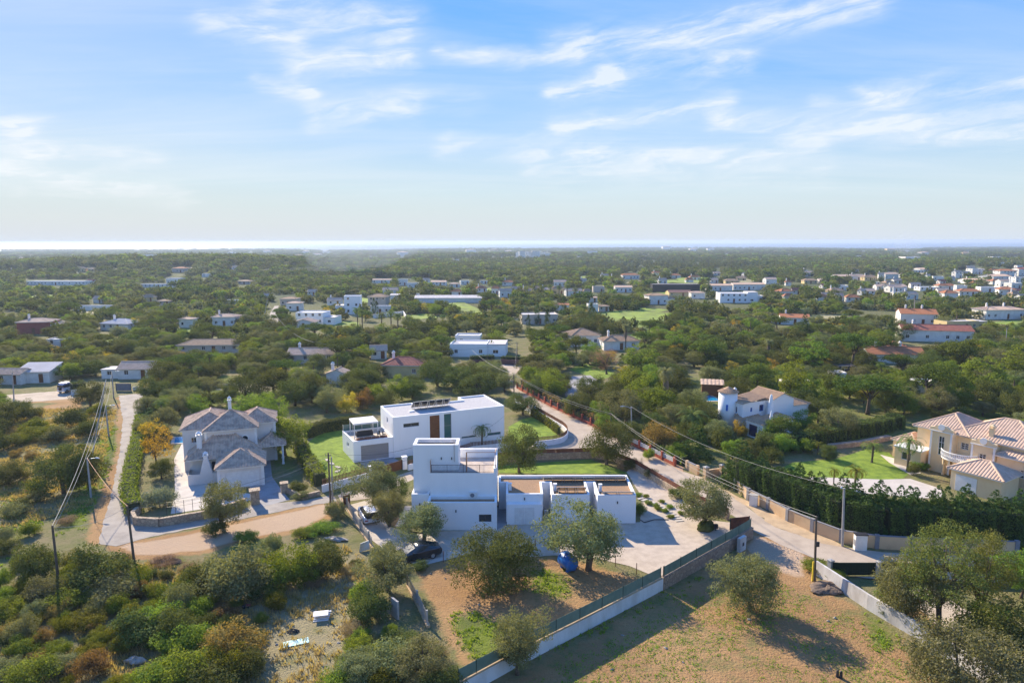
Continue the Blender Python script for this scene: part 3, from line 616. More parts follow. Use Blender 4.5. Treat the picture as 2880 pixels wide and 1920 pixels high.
# lagoons before the open sea
for x0, x1, y0, y1 in ((-30, 330, 697.5, 700.5), (240, 296, 704, 706.5), (-30, 60, 703, 706), (300, 345, 699, 702)):
    P = [GT(x0, y1), GT(x1, y1), GT(x1-8, y0), GT(x0+8, y0)]; z = max(q[2] for q in P)+1.2
    o = MB().add([(q[0], q[1], z) for q in P], [(0, 1, 2, 3)]).build('lagoon', SEA); o['kind'] = 'structure'
# the air
HZ = bpy.data.materials.new('haze_air'); HZ.use_nodes = True; HZ.node_tree.nodes.clear(); _t = NT(HZ.node_tree)
_pv = _t.n('ShaderNodeVolumePrincipled'); _pv.inputs['Color'].default_value = (.62, .76, .98, 1); _pv.inputs['Density'].default_value = .00015; _pv.inputs['Anisotropy'].default_value = .25
_o = _t.n('ShaderNodeOutputMaterial'); _t.L.new(_pv.outputs[0], _o.inputs['Volume'])
haze = MB().box(-21500, 21500, -300, 14400, -40, 33).build('haze', HZ); haze['kind'] = 'stuff'
haze['label'] = 'pale blue haze lying over the land'

# ------------------------------------------------------------------ plants: trunk with limbs and a crown of many leaf-sized faces
def leaf_quads(C, Nrm, size, rng, asp=.55):
    n = len(C); t = rng.normal(size=(n, 3)); t -= (t*Nrm).sum(1, keepdims=True)*Nrm; t /= np.linalg.norm(t, axis=1, keepdims=True)+1e-9
    b = np.cross(Nrm, t); s = size[:, None]
    V = np.stack([C-t*s*.5, C+b*s*asp*.5, C+t*s*.5, C-b*s*asp*.5], 1).reshape(-1, 3)
    return V, np.arange(n*4).reshape(n, 4)
def crown_arrays(seed, rx, rz, zc, n_clump, n_leaf, leaf, cl_r=.30, lobes=5, flat=.0, shape='round', asp=.55, hollow=.35, lump=.35):
    rng = np.random.default_rng(seed); Cs, Ns, Ss = [], [], []
    L = rng.normal(size=(lobes, 3)); L /= np.linalg.norm(L, axis=1, keepdims=True); La = rng.uniform(.5, 1, lobes)*lump
    cc = []
    for _ in range(n_clump):
        d = rng.normal(size=3); d /= np.linalg.norm(d)
        if shape == 'dome' and d[2] < 0: d[2] *= -.25 if rng.random() < .75 else 1
        r = (hollow+(1-hollow)*rng.random()**.6)
        k = 1-lump*.5+float((np.maximum(0, L@d)**3*La).sum())
        if shape == 'cone':
            h = rng.random()**1.15; a = rng.uniform(0, 2*math.pi); q = rx*(1-h)**.62*(.55+.45*rng.random()); p = np.array([q*math.cos(a), q*math.sin(a), zc-rz+2*rz*h]); cr = max(.10, cl_r*rx*(1.1-h*.95))
        elif shape == 'column':
            h = rng.random(); a = rng.uniform(0, 2*math.pi); q = rx*min(1, 4*(1-h), .55+2*h)*(.5+.5*rng.random()); p = np.array([q*math.cos(a), q*math.sin(a), zc-rz+2*rz*h]); cr = cl_r*rx
        else:
            p = np.array([d[0]*rx*r*k, d[1]*rx*r*k, zc+d[2]*rz*r*k]); cr = rx*cl_r*rng.uniform(.65, 1.25)
        cc.append((p, cr))
        m = max(6, int(n_leaf*(cr/(rx*cl_r))**1.5)); e = rng.normal(size=(m, 3)); e /= np.linalg.norm(e, axis=1, keepdims=True)
        rad = cr*(.45+.62*rng.random(m)**.7); q = p+e*rad[:, None]*np.array([1, 1, .8 if shape != 'column' else 1.5])
        nn = e*.75+rng.normal(size=(m, 3))*.55+np.array([0, 0, .25]); nn /= np.linalg.norm(nn, axis=1, keepdims=True)
        Cs.append(q); Ns.append(nn); Ss.append(leaf*rng.uniform(.55, 1.35, m))
    C, N_, S = np.concatenate(Cs), np.concatenate(Ns), np.concatenate(Ss)
    keep = C[:, 2] > .02
    V, Fc = leaf_quads(C[keep], N_[keep], S[keep], rng, asp); return V, Fc, cc
def trunk_mb(seed, h, r, cc, lean=.12, nl=6, forks=1):
    rng = random.Random(seed); mb = MB()
    for f in range(forks):
        a = rng.uniform(0, 6.28); lx, ly = math.cos(a)*lean*h*(1+f), math.sin(a)*lean*h*(1+f)
        pts = [(0, 0, -.15), (lx*.12, ly*.12, h*.2), (lx*.5+rng.uniform(-.05, .05)*h, ly*.5, h*.6), (lx, ly, h)]
        mb.tube(pts, [r*1.35, r, r*.8, r*.6], 8)
        for i in range(nl):
            p, cr = cc[rng.randrange(len(cc))]; k = rng.uniform(.55, 1)
            st = Vector(pts[2]).lerp(Vector(pts[3]), rng.random()); en = Vector(tuple(p)); mid = st.lerp(en, .5)+Vector((0, 0, .1*h)); mb.tube([st, mid, st.lerp(en, .92)], [r*.45, r*.3, r*.1], 5)
    return mb
PROTO = {}
def make_tree(kind, name, seed, leafm, rx, rz, zc, n_clump, n_leaf, leaf, tr=.16, th=None, bark=None, forks=1, nl=6, **kw):
    """prototype meshes (trunk, crown) for one individual form"""
    V, Fc, cc = crown_arrays(seed, rx, rz, zc, n_clump, n_leaf, leaf, **kw)
    cm = fastmesh(name+'_crown', V, Fc, 4); cm.materials.append(leafm)
    tm = None
    if tr:
        mb = trunk_mb(seed, th or max(.4, zc-rz*.35), tr, cc, nl=nl, forks=forks); tm = bpy.data.meshes.new(name+'_trunk'); tm.from_pydata(mb.v, [], mb.f); tm.materials.append(bark or BARK)
        for p_ in tm.polygons: p_.use_smooth = True
    PROTO.setdefault(kind, []).append((name, tm, cm, 2*rx, zc+rz))
def plant(kind, var, x, y, w, label, cat='tree', group=None, h=None, rz=None, z=None, crown_name='crown', trunk_name='trunk', name=None):
    nm, tm, cm, pw, ph = PROTO[kind][var % len(PROTO[kind])]
    s = w/pw; sz = (h/ph) if h else s
    o = thing(name or nm, label, cat, (x, y, float(tz(x, y)) if z is None else z), (x*7.3+y*3.1) % 6.28 if rz is None else rz, group); o.scale = (s, s, sz)
    if tm is not None: t_ = bpy.data.objects.new(trunk_name, tm); COL.objects.link(t_); t_.parent = o
    c_ = bpy.data.objects.new(crown_name, cm); COL.objects.link(c_); c_.parent = o
    return o
for i in range(4): make_tree('carob', 'carob_tree', 10+i, L_CAROB, 3.2, 2.2, 2.9, 80, 180, .185, .22, 1.5, cl_r=.27, shape='round', lump=.4)
for i in range(4): make_tree('olive', 'olive_tree', 30+i, L_OLIVE, 2.6, 1.9, 2.75, 85, 190, .15, .20, 1.4, cl_r=.26, forks=2, lump=.42)
for i in range(3): make_tree('green', 'broadleaf_tree', 50+i, L_GREEN, 2.8, 2.3, 3.1, 75, 150, .20, .16, 1.6, cl_r=.27, lump=.42)
for i in range(3): make_tree('pine', 'stone_pine', 60+i, L_PINE, 4.0, 1.5, 6.0, 70, 95, .26, .24, 4.6, cl_r=.22, shape='dome', lump=.25, nl=9)
for i in range(2): make_tree('piney', 'round_pine', 65+i, L_PINEY, 3.4, 2.4, 4.6, 70, 105, .26, .22, 2.6, cl_r=.24, shape='dome', lump=.4)
for i in range(2): make_tree('cypress', 'cypress', 70+i, L_DARK, .85, 4.0, 4.2, 70, 42, .20, .12, 1.0, cl_r=.42, shape='column', nl=0)
for i in range(3): make_tree('leyland', 'leyland_cypress', 74+i, L_DARK, 1.9, 3.4, 3.4, 230, 95, .16, .14, 1.2, cl_r=.24, shape='cone', nl=0)
for i in range(2): make_tree('tall', 'tall_poplar', 78+i, L_GREEN, 2.6, 3.6, 4.8, 75, 85, .25, .2, 2.4, cl_r=.24, lump=.6)
for i in range(2): make_tree('yellow', 'yellowing_tree', 80+i, L_YEL, 2.5, 2.0, 3.0, 45, 70, .22, .14, 1.5, cl_r=.26, lump=.6)
make_tree('rose', 'bare_almond_tree', 84, L_ROSE, 3.0, 3.0, 4.4, 60, 55, .14, .2, 2.2, cl_r=.24, lump=.5, nl=12)
# shrubs reach the ground
for nm, lm, k in (('shrub', L_CAROB, 3), ('lentisk_bush', L_LENT, 4), ('grey_shrub', L_OLIVE, 3), ('green_bush', L_GREEN, 3), ('dry_bush', L_DRY, 2), ('russet_bush', L_BROWN, 2), ('blue_shrub', L_BLUE, 1), ('yellow_bush', L_YEL, 1)):
    for i in range(k): make_tree(nm, nm, 100+i+len(nm)*7, lm, 1.5, 1.15, .80, 48, 190, .12 if nm != 'dry_bush' else .08, .06, .5, cl_r=.34, shape='dome', nl=3, lump=.3, hollow=.25)
make_tree('round', 'round_tree', 91, L_CAROB, 3.2, 2.7, 2.8, 110, 230, .15, .2, 1.2, cl_r=.25, shape='round', lump=.22, hollow=.3)
make_tree('round', 'round_tree', 92, L_OLIVE, 3.2, 2.5, 2.9, 110, 230, .15, .2, 1.2, cl_r=.25, shape='round', lump=.28, hollow=.3)
make_tree('airy', 'acacia_tree', 93, L_ACACIA, 3.0, 3.2, 4.6, 85, 170, .14, .15, 2.2, cl_r=.22, forks=2, lump=.6)
make_tree('airy', 'acacia_tree', 94, L_OLIVE, 3.0, 2.6, 3.6, 80, 170, .14, .15, 1.6, cl_r=.22, forks=2, lump=.6)
# palms
def palm_meshes(seed, th, tr, nf, fl, droop, leafm, skirt=False, fan=False):
    rng = random.Random(seed); tb = MB(); tb.tube([(0, 0, -.1), (.05, 0, th*.4), (0, .06, th)], [tr*1.25, tr, tr*.9], 10)
    if skirt: tb.tube([(0, 0, th*.45), (0, 0, th*.62), (0, 0, th*.98)], [tr*1.05, tr*2.6, tr*1.8], 12)
    tm = bpy.data.meshes.new('palm_trunk'); tm.from_pydata(tb.v, [], tb.f); tm.materials.append(PALMB)
    V, F_ = [], []
    for i in range(nf):
        a = 2.399*i+rng.uniform(-.2, .2); up = 1.15-1.75*(i/nf)+rng.uniform(-.12, .12); l = fl*rng.uniform(.85, 1.1); K = 9; P = []; x = z = 0; ang = up
        for k in range(K+1):
            P.append((x, z)); ang -= droop/K*(1+.5*k/K); x += math.cos(ang)*l/K; z += math.sin(ang)*l/K
        ca, sa = math.cos(a), math.sin(a)
        for k in range(K):
            (x0, z0), (x1, z1) = P[k], P[k+1]
            wl = (.50 if not fan else .9)*fl*.32*(math.sin(math.pi*min(1, (k+1.2)/(K+1)))**.6)
            for s_ in (-1, 1):
                for m_ in (0, .5):
                    xa, za = x0+(x1-x0)*m_, z0+(z1-z0)*m_; xb, zb = x0+(x1-x0)*(m_+.32), z0+(z1-z0)*(m_+.32)
                    ex, ez = xb+wl*.55, zb-wl*.45; q = len(V)
                    V += [(xa*ca, xa*sa, za+th), (xb*ca, xb*sa, zb+th), (ex*ca-s_*wl*.8*sa, ex*sa+s_*wl*.8*ca, ez+th)]; F_.append((q, q+1, q+2))
    cm = fastmesh('palm_crown', V, F_, 3); cm.materials.append(leafm); return tm, cm
for kd, a in (('date', ('date_palm', 1, 3.2, .30, 46, 3.4, 1.5, L_PALM)), ('feather', ('queen_palm', 2, 4.6, .16, 26, 2.5, 1.9, L_PALM)), ('fan', ('fan_palm', 3, 7.4, .20, 40, 2.0, 1.3, L_PALMG)), ('slim', ('slim_palm', 5, 5.6, .16, 30, 1.9, 1.5, L_PALM)), ('dry', ('yellow_palm', 4, 2.3, .11, 24, 1.5, 1.9, L_LENT))):
    tm, cm = palm_meshes(*a[1:], skirt=(kd == 'fan'), fan=(kd in ('fan', 'slim'))); PROTO[kd] = [(a[0], tm, cm, 2*a[5]*.85, a[2]+a[5]*.5)]

# ------------------------------------------------------------------ white cubic house with the long low wing
def lamp_box(parent, x, y, z, name='wall_lamp'):
    MB().box(x-.055, x+.055, y-.11, y-.004, z-.13, z+.13).build(name, DARK, parent)
def solar_panel(parent, x, y, z, w=1.0, l=1.65, tilt=32, name='solar_panel'):
    """panel leaning towards the far side; its back, frame and struts face the near side"""
    c, s = math.cos(R(tilt)), math.sin(R(tilt)); z += .22
    P = lambda u, v, k: (x+u, y-v*c+k*s*0, z+v*s+k)
    pan = MB(); q = [(x, y, z), (x+w, y, z), (x+w, y-l*c, z+l*s), (x, y-l*c, z+l*s)]
    pan.add(q + [(a, b+.03*s, d-.03) for a, b, d in q], [(0, 1, 2, 3), (7, 6, 5, 4), (0, 4, 5, 1), (1, 5, 6, 2), (2, 6, 7, 3), (3, 7, 4, 0)])
    o = pan.build(name, SOLAR, parent)
    f = MB()
    for a, b in ((q[0], q[1]), (q[1], q[2]), (q[2], q[3]), (q[3], q[0])): f.beam(Vector(a)+Vector((0, 0, -.02)), Vector(b)+Vector((0, 0, -.02)), .06)
    f.build('frame', METAL, o)
    for u in (.12, w-.12):
        g = MB(); g.beam((x+u, y-l*c*.9, z+l*s*.9-.03), (x+u, y-l*c*.9, z-.21), .045); g.beam((x+u, y-.05, z-.04), (x+u, y-l*c*.9, z-.19), .04)
        g.build('strut', METAL, o)
    return o

fh = thing('modern_house', 'white cubic house with tower, roof terrace and low wing of three boxes', 'house', (0, 70.95, 0))
def L(pts): return [(x, y-70) for x, y in pts]
wing = L([(-1.6, 75.2), (-.7, 75.2), (-.7, 71.45), (3.4, 71.45), (3.4, 75.2), (4.35, 75.2), (4.35, 71.2), (8.55, 71.2), (8.55, 75.2), (9.4, 75.2), (9.4, 71.05), (13.65, 71.05), (13.68, 77.6), (-1.6, 77.6)])
flat_block(fh, wing, 0, 3.3, par=.32)
MB().box(-.62, 3.24, .78, 1.44, 0, 2.36).build('annex', WHITE, fh)
for x0, x1 in ((.22, 1.30), (1.34, 2.42)):
    d = MB(); d.box(x0, x1, .74, .775, .05, 2.0); d = d.build('garage_door', TRIM, fh)
    e = MB()
    for z in (.55, 1.05, 1.55): e.box(x0+.05, x1-.05, .731, .738, z-.012, z+.012)
    e.build('groove', GREYR, d)
low = L([(-9.2, 69.35), (-1.7, 69.35), (-1.7, 71.38), (-9.2, 71.38)])
wx0, wx1 = AT(1347, 1456, 70.3)[0]+9.2, AT(1382, 1456, 70.3)[0]+9.2
wop = (wx0, wx1, AT(1365, 1467, 70.3)[2], AT(1365, 1446, 70.3)[2])
flat_block(fh, low, 0, 3.16, par=.34, ops={0: [wop]}); fill_opening(fh, low[0], low[1], wop, fr=DARK)
flat_block(fh, L([(-11.2, 71.55), (-9.23, 71.55), (-9.23, 74.6), (-11.2, 74.6)]), 0, 3.28, par=.3)
mid = L([(-9.1, 71.4), (-1.75, 71.4), (-1.75, 77.3), (-9.1, 77.3)])
mb = MB()
for i in range(4): wall_edge(mb, mid[i], mid[(i+1) % 4], 0, 5.75)
mb.box(-9.1, -1.75, 6.9, 7.3, 5.75, 6.75); mb.box(-2.05, -1.76, 1.4, 6.9, 5.75, 6.25); mb.build('wall', WHITE, fh)
MB().add([(-9.09, 1.41, 5.752), (-2.06, 1.41, 5.752), (-2.06, 6.9, 5.752), (-9.09, 6.9, 5.752)], [(0, 1, 2, 3)]).build('terrace_floor', TERRA, fh)
MB().box(-2.0, 4.0, 7.62, 7.9, 0, 3.1).build('garden_wall', WHITE, fh)
tow = L([(-11.05, 72.4), (-6.0, 72.4), (-6.0, 75.0), (-11.05, 75.0)])
top = [(4.3, 5.1, 5.78, 7.75)]
flat_block(fh, tow, 0, 8.65, par=.42, t=.34)
rl = MB(); 
for x in np.arange(-8.9, -2.1, .13): rl.box(x-.011, x+.011, 1.46, 1.482, 5.8, 6.62)
rl.box(-8.95, -1.8, 1.45, 1.49, 6.62, 6.66); rl.box(-8.95, -1.8, 1.455, 1.485, 5.82, 5.85)
for x in (-8.93, -7.2, -5.4, -3.6, -1.83): rl.box(x-.025, x+.025, 1.445, 1.495, 5.76, 6.68)
rl.build('railing', DARK, fh)
rl = MB()
for y in np.arange(1.6, 2.36, .13): rl.box(-9.06, -9.04, y-.011, y+.011, 5.76, 6.9)
rl.beam((-9.05, 1.45, 7.0), (-9.05, 2.38, 7.0), .05); rl.build('railing', COPPER, fh)
cf = MB(); cf.tube([(-5.05, 1.7, 5.76), (-5.05, 1.7, 8.0)], .075, 8); cf.tube([(-5.05, 1.7, 8.0), (-1.88, 1.7, 8.0)], .045, 8); cf.tube([(-1.88, 1.7, 8.0), (-1.88, 6.6, 6.9)], .045, 8); cf.tube([(-1.88, 1.7, 5.8), (-1.88, 1.7, 8.0)], .04, 8)
cf.build('pergola_frame', COPPER, fh)
rl = MB()
for x in np.arange(-4.9, -1.9, .14): rl.box(x-.011, x+.011, 7.08, 7.10, 6.76, 7.5)
rl.box(-5.0, -1.9, 7.07, 7.11, 7.5, 7.54); rl.build('railing', DARK, fh)
mast = MB(); mast.tube([(-6.45, 2.34, 6.7), (-6.45, 2.34, 9.3)], .03, 6); mast.beam((-6.75, 2.34, 9.2), (-6.15, 2.34, 9.2), .03); mast.build('antenna_mast', METAL, fh)
for x, y, z in ((-7.9, 2.4, 7.1), (-6.75, 2.4, 7.1), (-10.3, 1.55, 2.1), (-6.1, -.65, 2.2), (1.35, 1.45, 2.75), (6.3, 1.2, 2.45), (11.6, 1.05, 2.45)): lamp_box(fh, x, y, z)
for x, y, z in ((-1.7, .4, 2.3), (9.4, 2.9, 2.5), (4.35, 2.9, 2.5)):
    MB().box(x-.1, x-.005, y-.06, y+.06, z-.13, z+.13).build('wall_lamp', DARK, fh) if x > 0 else MB().box(x+.005, x+.1, y-.06, y+.06, z-.13, z+.13).build('wall_lamp', DARK, fh)
ac = MB(); ac.box(-4.75, -3.9, 1.05, 1.38, 3.0, 3.62); ac = ac.build('air_conditioner', TRIM, fh)
MB().tube([(-4.42, 1.03, 3.31), (-4.42, 1.05, 3.31)], .23, 16).build('fan_grille', PILLAR, ac)
for x, y in ((-.25, 3.5), (4.85, 3.3), (9.95, 3.1)):
    v = MB(); v.box(x-.16, x+.16, y-.16, y+.16, 2.98, 3.75); v.box(x-.2, x+.2, y-.2, y+.2, 3.75, 3.82); v.build('roof_vent', WHITE, fh)
for i in range(8): solar_panel(fh, 3.5+i*1.25, 6.9, 3.0, 1.22, 1.15, 24)
for i in range(3): solar_panel(fh, 5.0+i*1.07, 2.9, 3.0, 1.05, 1.75, 30)
for i in range(2): solar_panel(fh, 10.0+i*1.75, 2.1, 3.0, 1.72, 1.0, 24)
# heat pump standing beside the garage doors
hp = thing('heat_pump', 'grey upright heat pump on the gravel beside the white garage doors', 'heat pump', (3.76, 71.95, .036))
MB().box(-.22, .22, -.18, .18, .1, 1.55).build('casing', CONCP, hp); MB().box(-.26, .26, -.22, .22, 0, .1).build('base', PILLAR, hp)
g = MB(); 
for z in np.arange(.3, 1.45, .14): g.box(-.17, .17, -.195, -.182, z, z+.05)
g.build('grille', DARK, hp)

# ------------------------------------------------------------------ white villa with garage and roof deck behind
TH = math.atan2(.4035, .915); BX, BY = -17.15, 95.4
bh = thing('modern_house', 'long white house with pale gravel roof, timber door and roof deck over garage', 'house', (BX, BY, 0), TH)
main = [(0, 0), (17.4, 0), (17.4, 8.4), (12.8, 8.4), (12.8, 6.2), (5.0, 6.2), (5.0, 7.7), (0, 7.7)]
def bpx(px, py, lim=False):
    """metres along the near wall of this house and height, from a pixel on that wall"""
    d = ray(px, py); nrm = np.array([-math.sin(TH), math.cos(TH), 0]); o = np.array([BX, BY, 0.]); tt = ((o-EYE)@nrm)/(d@nrm); p = EYE+d*tt
    return float((p-o)@np.array([math.cos(TH), math.sin(TH), 0])), float(p[2])
def r1(x, y): return 900+x*.2551, 1080+y*.2551
def op(xa, ya, xb, yb):
    a, b = bpx(*r1(xa, ya)), bpx(*r1(xb, yb)); return (a[0], b[0], min(a[1], b[1]), max(a[1], b[1]))
o1 = op(920, 480, 1093, 418); o2 = op(1215, 640, 1318, 338); o3 = op(1372, 640, 1447, 322); o4 = op(1562, 600, 1722, 560); o5 = op(1850, 570, 1993, 522)
o2 = (o2[0], o2[1], .2, o2[3]); o3 = (o3[0], o3[1], .2, o3[3])
lft = [(.9, 1.7, 4.5, 5.25), (.3, .55, 3.15, 4.9)]; lft = [(7.7-3.9, 7.7-3.0, 4.4, 5.2), (7.7-.75, 7.7-.4, 3.15, 5.0)]
flat_block(bh, main, 0, 6.0, roofm=ROOFPALE, par=.2, ops={0: [o1, o2, o3, o4, o5], 7: lft})
for o, gl in ((o1, GLASS), (o4, GLASST), (o5, GLASST)): fill_opening(bh, main[0], main[1], o, glass=gl, fr=PILLAR, bars=(1, 0))
fill_opening(bh, main[0], main[1], o3, glass=GLASST, fr=PILLAR, bars=(0, 2)); fill_door(bh, main[0], main[1], o2, WOOD, depth=.1)
for o in lft: fill_opening(bh, main[7], main[0], o, fr=TRIM, bars=(0, 0))
gar = [(-5.7, .25), (-.01, .25), (-.01, 6.6), (-6.1, 6.6)]
go = (1.05, 5.05, .05, 2.3); gl_ = [(2.6, 3.8, 1.5, 2.1)]
mb = MB()
for i in range(4): wall_edge(mb, gar[i], gar[(i+1) % 4], 0, 3.05, {0: [go], 3: gl_}.get(i, ()))
gi = inset(gar, .22)
for i in range(4):
    a, b_, ia, ib = gar[i], gar[(i+1) % 4], gi[i], gi[(i+1) % 4]; mb.add([(*a, 3.05), (*b_, 3.05), (*ib, 3.05), (*ia, 3.05)], [(0, 1, 2, 3)]); mb.add([(*ia, 3.05), (*ib, 3.05), (*ib, 2.7), (*ia, 2.7)], [(0, 1, 2, 3)])
mb.build('garage_wall', WHITE, bh); MB().add([(*q, 2.76) for q in gi], [(0, 1, 2, 3)]).build('deck', PAVEW, bh)
gd = fill_door(bh, gar[0], gar[1], go, GREYDOOR, depth=.15, name='garage_door', handle=False)
q = MB()
for z in np.arange(.35, 2.2, .28): q.box(-5.7+go[0]+.03, -5.7+go[1]-.03, .385, .398, z, z+.025)
q.build('groove', PILLAR, gd)
fill_opening(bh, gar[3], gar[0], gl_[0], fr=TRIM)
rl = MB(); rl.box(-6.0, -5.9, 5.2, 6.5, 2.8, 3.8); rl2 = MB(); rl2.box(-6.0, -.3, 6.42, 6.45, 3.05, 3.95); rl2.build('glass_screen', GLASST, bh)
for k in range(5): MB().box(-6.0+k*1.4-.03, -6.0+k*1.4+.03, 6.38, 6.47, 3.05, 4.0).build('screen_post', METAL, bh)
for i in range(5): solar_panel(bh, 4.0+i*1.18, 4.7, 5.8, 1.15, 1.9, 38)
MB().box(3.2, 4.0, 2.7, 3.2, 5.8, 5.98).build('roof_hatch', WHITE, bh)
# roof-deck pergola, furniture
pg = thing('pergola', 'white flat-topped pergola over the deck sofa', 'pergola', (BX-5.1*math.cos(TH)-2.3*math.sin(TH), BY-5.1*math.sin(TH)+2.3*math.cos(TH), 2.765), TH)
for x in (0, 3.4):
    for y in (0, 3.3): MB().box(x-.05, x+.05, y-.05, y+.05, 0, 2.25).build('post', TRIM, pg)
tp = MB(); 
for x in np.arange(-.05, 3.45, .22): tp.box(x, x+.19, -.08, 3.38, 2.27, 2.31)
tp.build('roof_slat', TRIM, pg); f = MB(); 
for y in (-.06, 3.36): f.box(-.08, 3.48, y-.05, y+.05, 2.1, 2.262)
for x in (-.06, 3.46): f.box(x-.05, x+.05, -.01, 3.31, 2.1, 2.262)
f.build('beam', TRIM, pg)
def bw(u, v, z=2.765): return (BX+u*math.cos(TH)-v*math.sin(TH), BY+u*math.sin(TH)+v*math.cos(TH), z)
sf = thing('sofa', 'dark grey deck sofa under the white pergola', 'sofa', bw(-3.4, 3.9), TH)
s = MB(); s.box(-1.1, 1.1, -.4, .4, .06, .42); s.build('seat', PILLAR, sf); s = MB(); s.box(-1.1, 1.1, -.55, -.4, .06, .85); s.build('backrest', DARK, sf)
for x in (-1.22, 1.1): MB().box(x, x+.12, -.5, .4, .06, .62).build('armrest', DARK, sf)
for i in range(4):
    pl = thing('planter', 'brown wicker planter in the row along the deck edge', 'planter', bw(-4.6+i*1.12, .85), TH, 'planters along the deck edge')
    MB().lathe([(.30, 0), (.36, .2), (.40, .48), (.36, .48), (.34, .40)], n=12).build('pot', RUST, pl); MB().box(-.5, .5, -.22, .22, .02, .5).build('trough', RUST, pl)
for i, (u, v) in enumerate(((-1.6, 2.2), (-.9, 1.8))):
    ch = thing('deck_chair', 'light metal chair on the roof deck beside the wall', 'chair', bw(u, v), TH+i, 'metal chairs on the roof deck')
    MB().box(-.22, .22, -.22, .22, .42, .46).build('seat', DARK, ch); MB().box(-.22, .22, .2, .23, .46, .85).build('backrest', DARK, ch)
    for sx in (-.2, .2):
        for sy in (-.2, .2): MB().box(sx-.015, sx+.015, sy-.015, sy+.015, 0, .42).build('leg', DARK, ch)

# ------------------------------------------------------------------ grey villa with clay-tile roofs
VT = math.atan2(2.4, 6.3)*.93
vo = (-37.45, 81.05)
vi = thing('tiled_villa', 'pale grey villa with stepped clay-tile hip roofs and slim white chimneys', 'house', (vo[0]+.25, vo[1]+1.3, 0), VT)
# local: garage front left corner at the origin
def vbox(x0, x1, y0, y1, z1, ops=None, z0=0, m=GREYR, name='wall'):
    mb = MB(); P = [(x0, y0), (x1, y0), (x1, y1), (x0, y1)]
    for i in range(4): wall_edge(mb, P[i], P[(i+1) % 4], z0, z1, (ops or {}).get(i, ()))
    return mb.build(name, m, vi), P
gop = (.75, 4.75, .05, 2.15)
w_, P = vbox(.3, 5.5, .3, 5.6, 2.75, {0: [gop]}); gdo = fill_door(vi, P[0], P[1], gop, TRIM, name='garage_door', handle=False)
q = MB()
for z in (.55, 1.05, 1.55): q.box(1.1, 5.0, .435, .442, z, z+.03)
q.build('groove', GREYR, gdo)
hip_roof(vi, .1, 5.7, .1, 5.8, 2.78, 1.55, TILE, over=.25)
for x in (.3, 5.5): MB().box(x-.18, x+.18, .2, .55, 0, 2.6).build('corner_pilaster', TRIM, vi)
w_, P = vbox(-3.6, 5.0, 5.8, 11.5, 2.9)
hip_roof(vi, -3.6, 5.0, 4.9, 11.5, 2.95, 2.4, TILE, over=.4)
up, P = vbox(-1.6, 4.7, 7.8, 14.0, 5.75)
oc = MB(); oc.tube([(3.3, 7.81, 4.35), (3.3, 7.72, 4.35)], .48, 20); oc = oc.build('round_window', TRIM, vi); MB().tube([(3.3, 7.80, 4.35), (3.3, 7.70, 4.35)], .37, 20).build('pane', GLASS, oc)
for x in (-1.6, 4.7): MB().box(x-.16, x+.16, 7.7, 8.0, 0, 5.6).build('corner_pilaster', TRIM, vi)
hip_roof(vi, -1.6, 4.7, 7.8, 14.0, 5.8, 1.95, TILE, over=.4, ridge=.3)
w_, P = vbox(-4.6, -1.6, 9.2, 16.5, 5.75, {0: [(1.0, 1.7, 3.9, 4.7)]}); fill_opening(vi, P[0], P[1], (1.0, 1.7, 3.9, 4.7), fr=TRIM)
hip_roof(vi, -4.6, 2.0, 9.5, 16.5, 5.78, 1.7, TILE, over=.4, ridge=2.5)
w_, P = vbox(4.7, 7.2, 10.6, 16.0, 5.75); hip_roof(vi, 2.6, 7.2, 10.6, 16.0, 5.74, 1.5, TILE, over=.4)
MB().box(7.0, 7.35, 10.4, 10.75, 0, 5.6).build('corner_pilaster', TRIM, vi)
hip_roof(vi, 5.0, 8.3, 8.2, 14.5, 2.9, 1.2, TILE, over=.3)
for y in (8.3, 11.0): MB().lathe([(.2, 0), (.2, .2), (.14, .25), (.14, 2.5), (.2, 2.6), (.2, 2.75)], 8.1, y, 12).build('column', TRIM, vi)
vbox(-3.6, .25, 3.2, 3.4, 1.35, m=GREYR, name='patio_wall'); vbox(-3.6, -3.4, 3.4, 5.8, 1.35, m=GREYR, name='patio_wall')
bb = MB(); bb.add([(-2.3, 3.15, 0), (-.5, 3.15, 0), (-.5, 3.9, 0), (-2.3, 3.9, 0), (-2.15, 3.15, 1.4), (-.65, 3.15, 1.4), (-.65, 3.9, 1.4), (-2.15, 3.9, 1.4), (-1.65, 3.2, 3.3), (-1.15, 3.2, 3.3), (-1.15, 3.8, 3.3), (-1.65, 3.8, 3.3)],
             [(0, 1, 5, 4), (1, 2, 6, 5), (2, 3, 7, 6), (3, 0, 4, 7), (4, 5, 9, 8), (5, 6, 10, 9), (6, 7, 11, 10), (7, 4, 8, 11)]); bb.build('barbecue_flue', GREYR, vi)
chimney(vi, -1.4, 3.5, 3.28, 4.0, .5); chimney(vi, -2.3, 6.3, 3.2, 6.0, .6); chimney(vi, 1.4, 11.2, 7.2, 9.4, .42)
for x in (-.9,): MB().box(x, x+1.0, 5.75, 5.79, .8, 2.1).build('window', GLASS, vi)
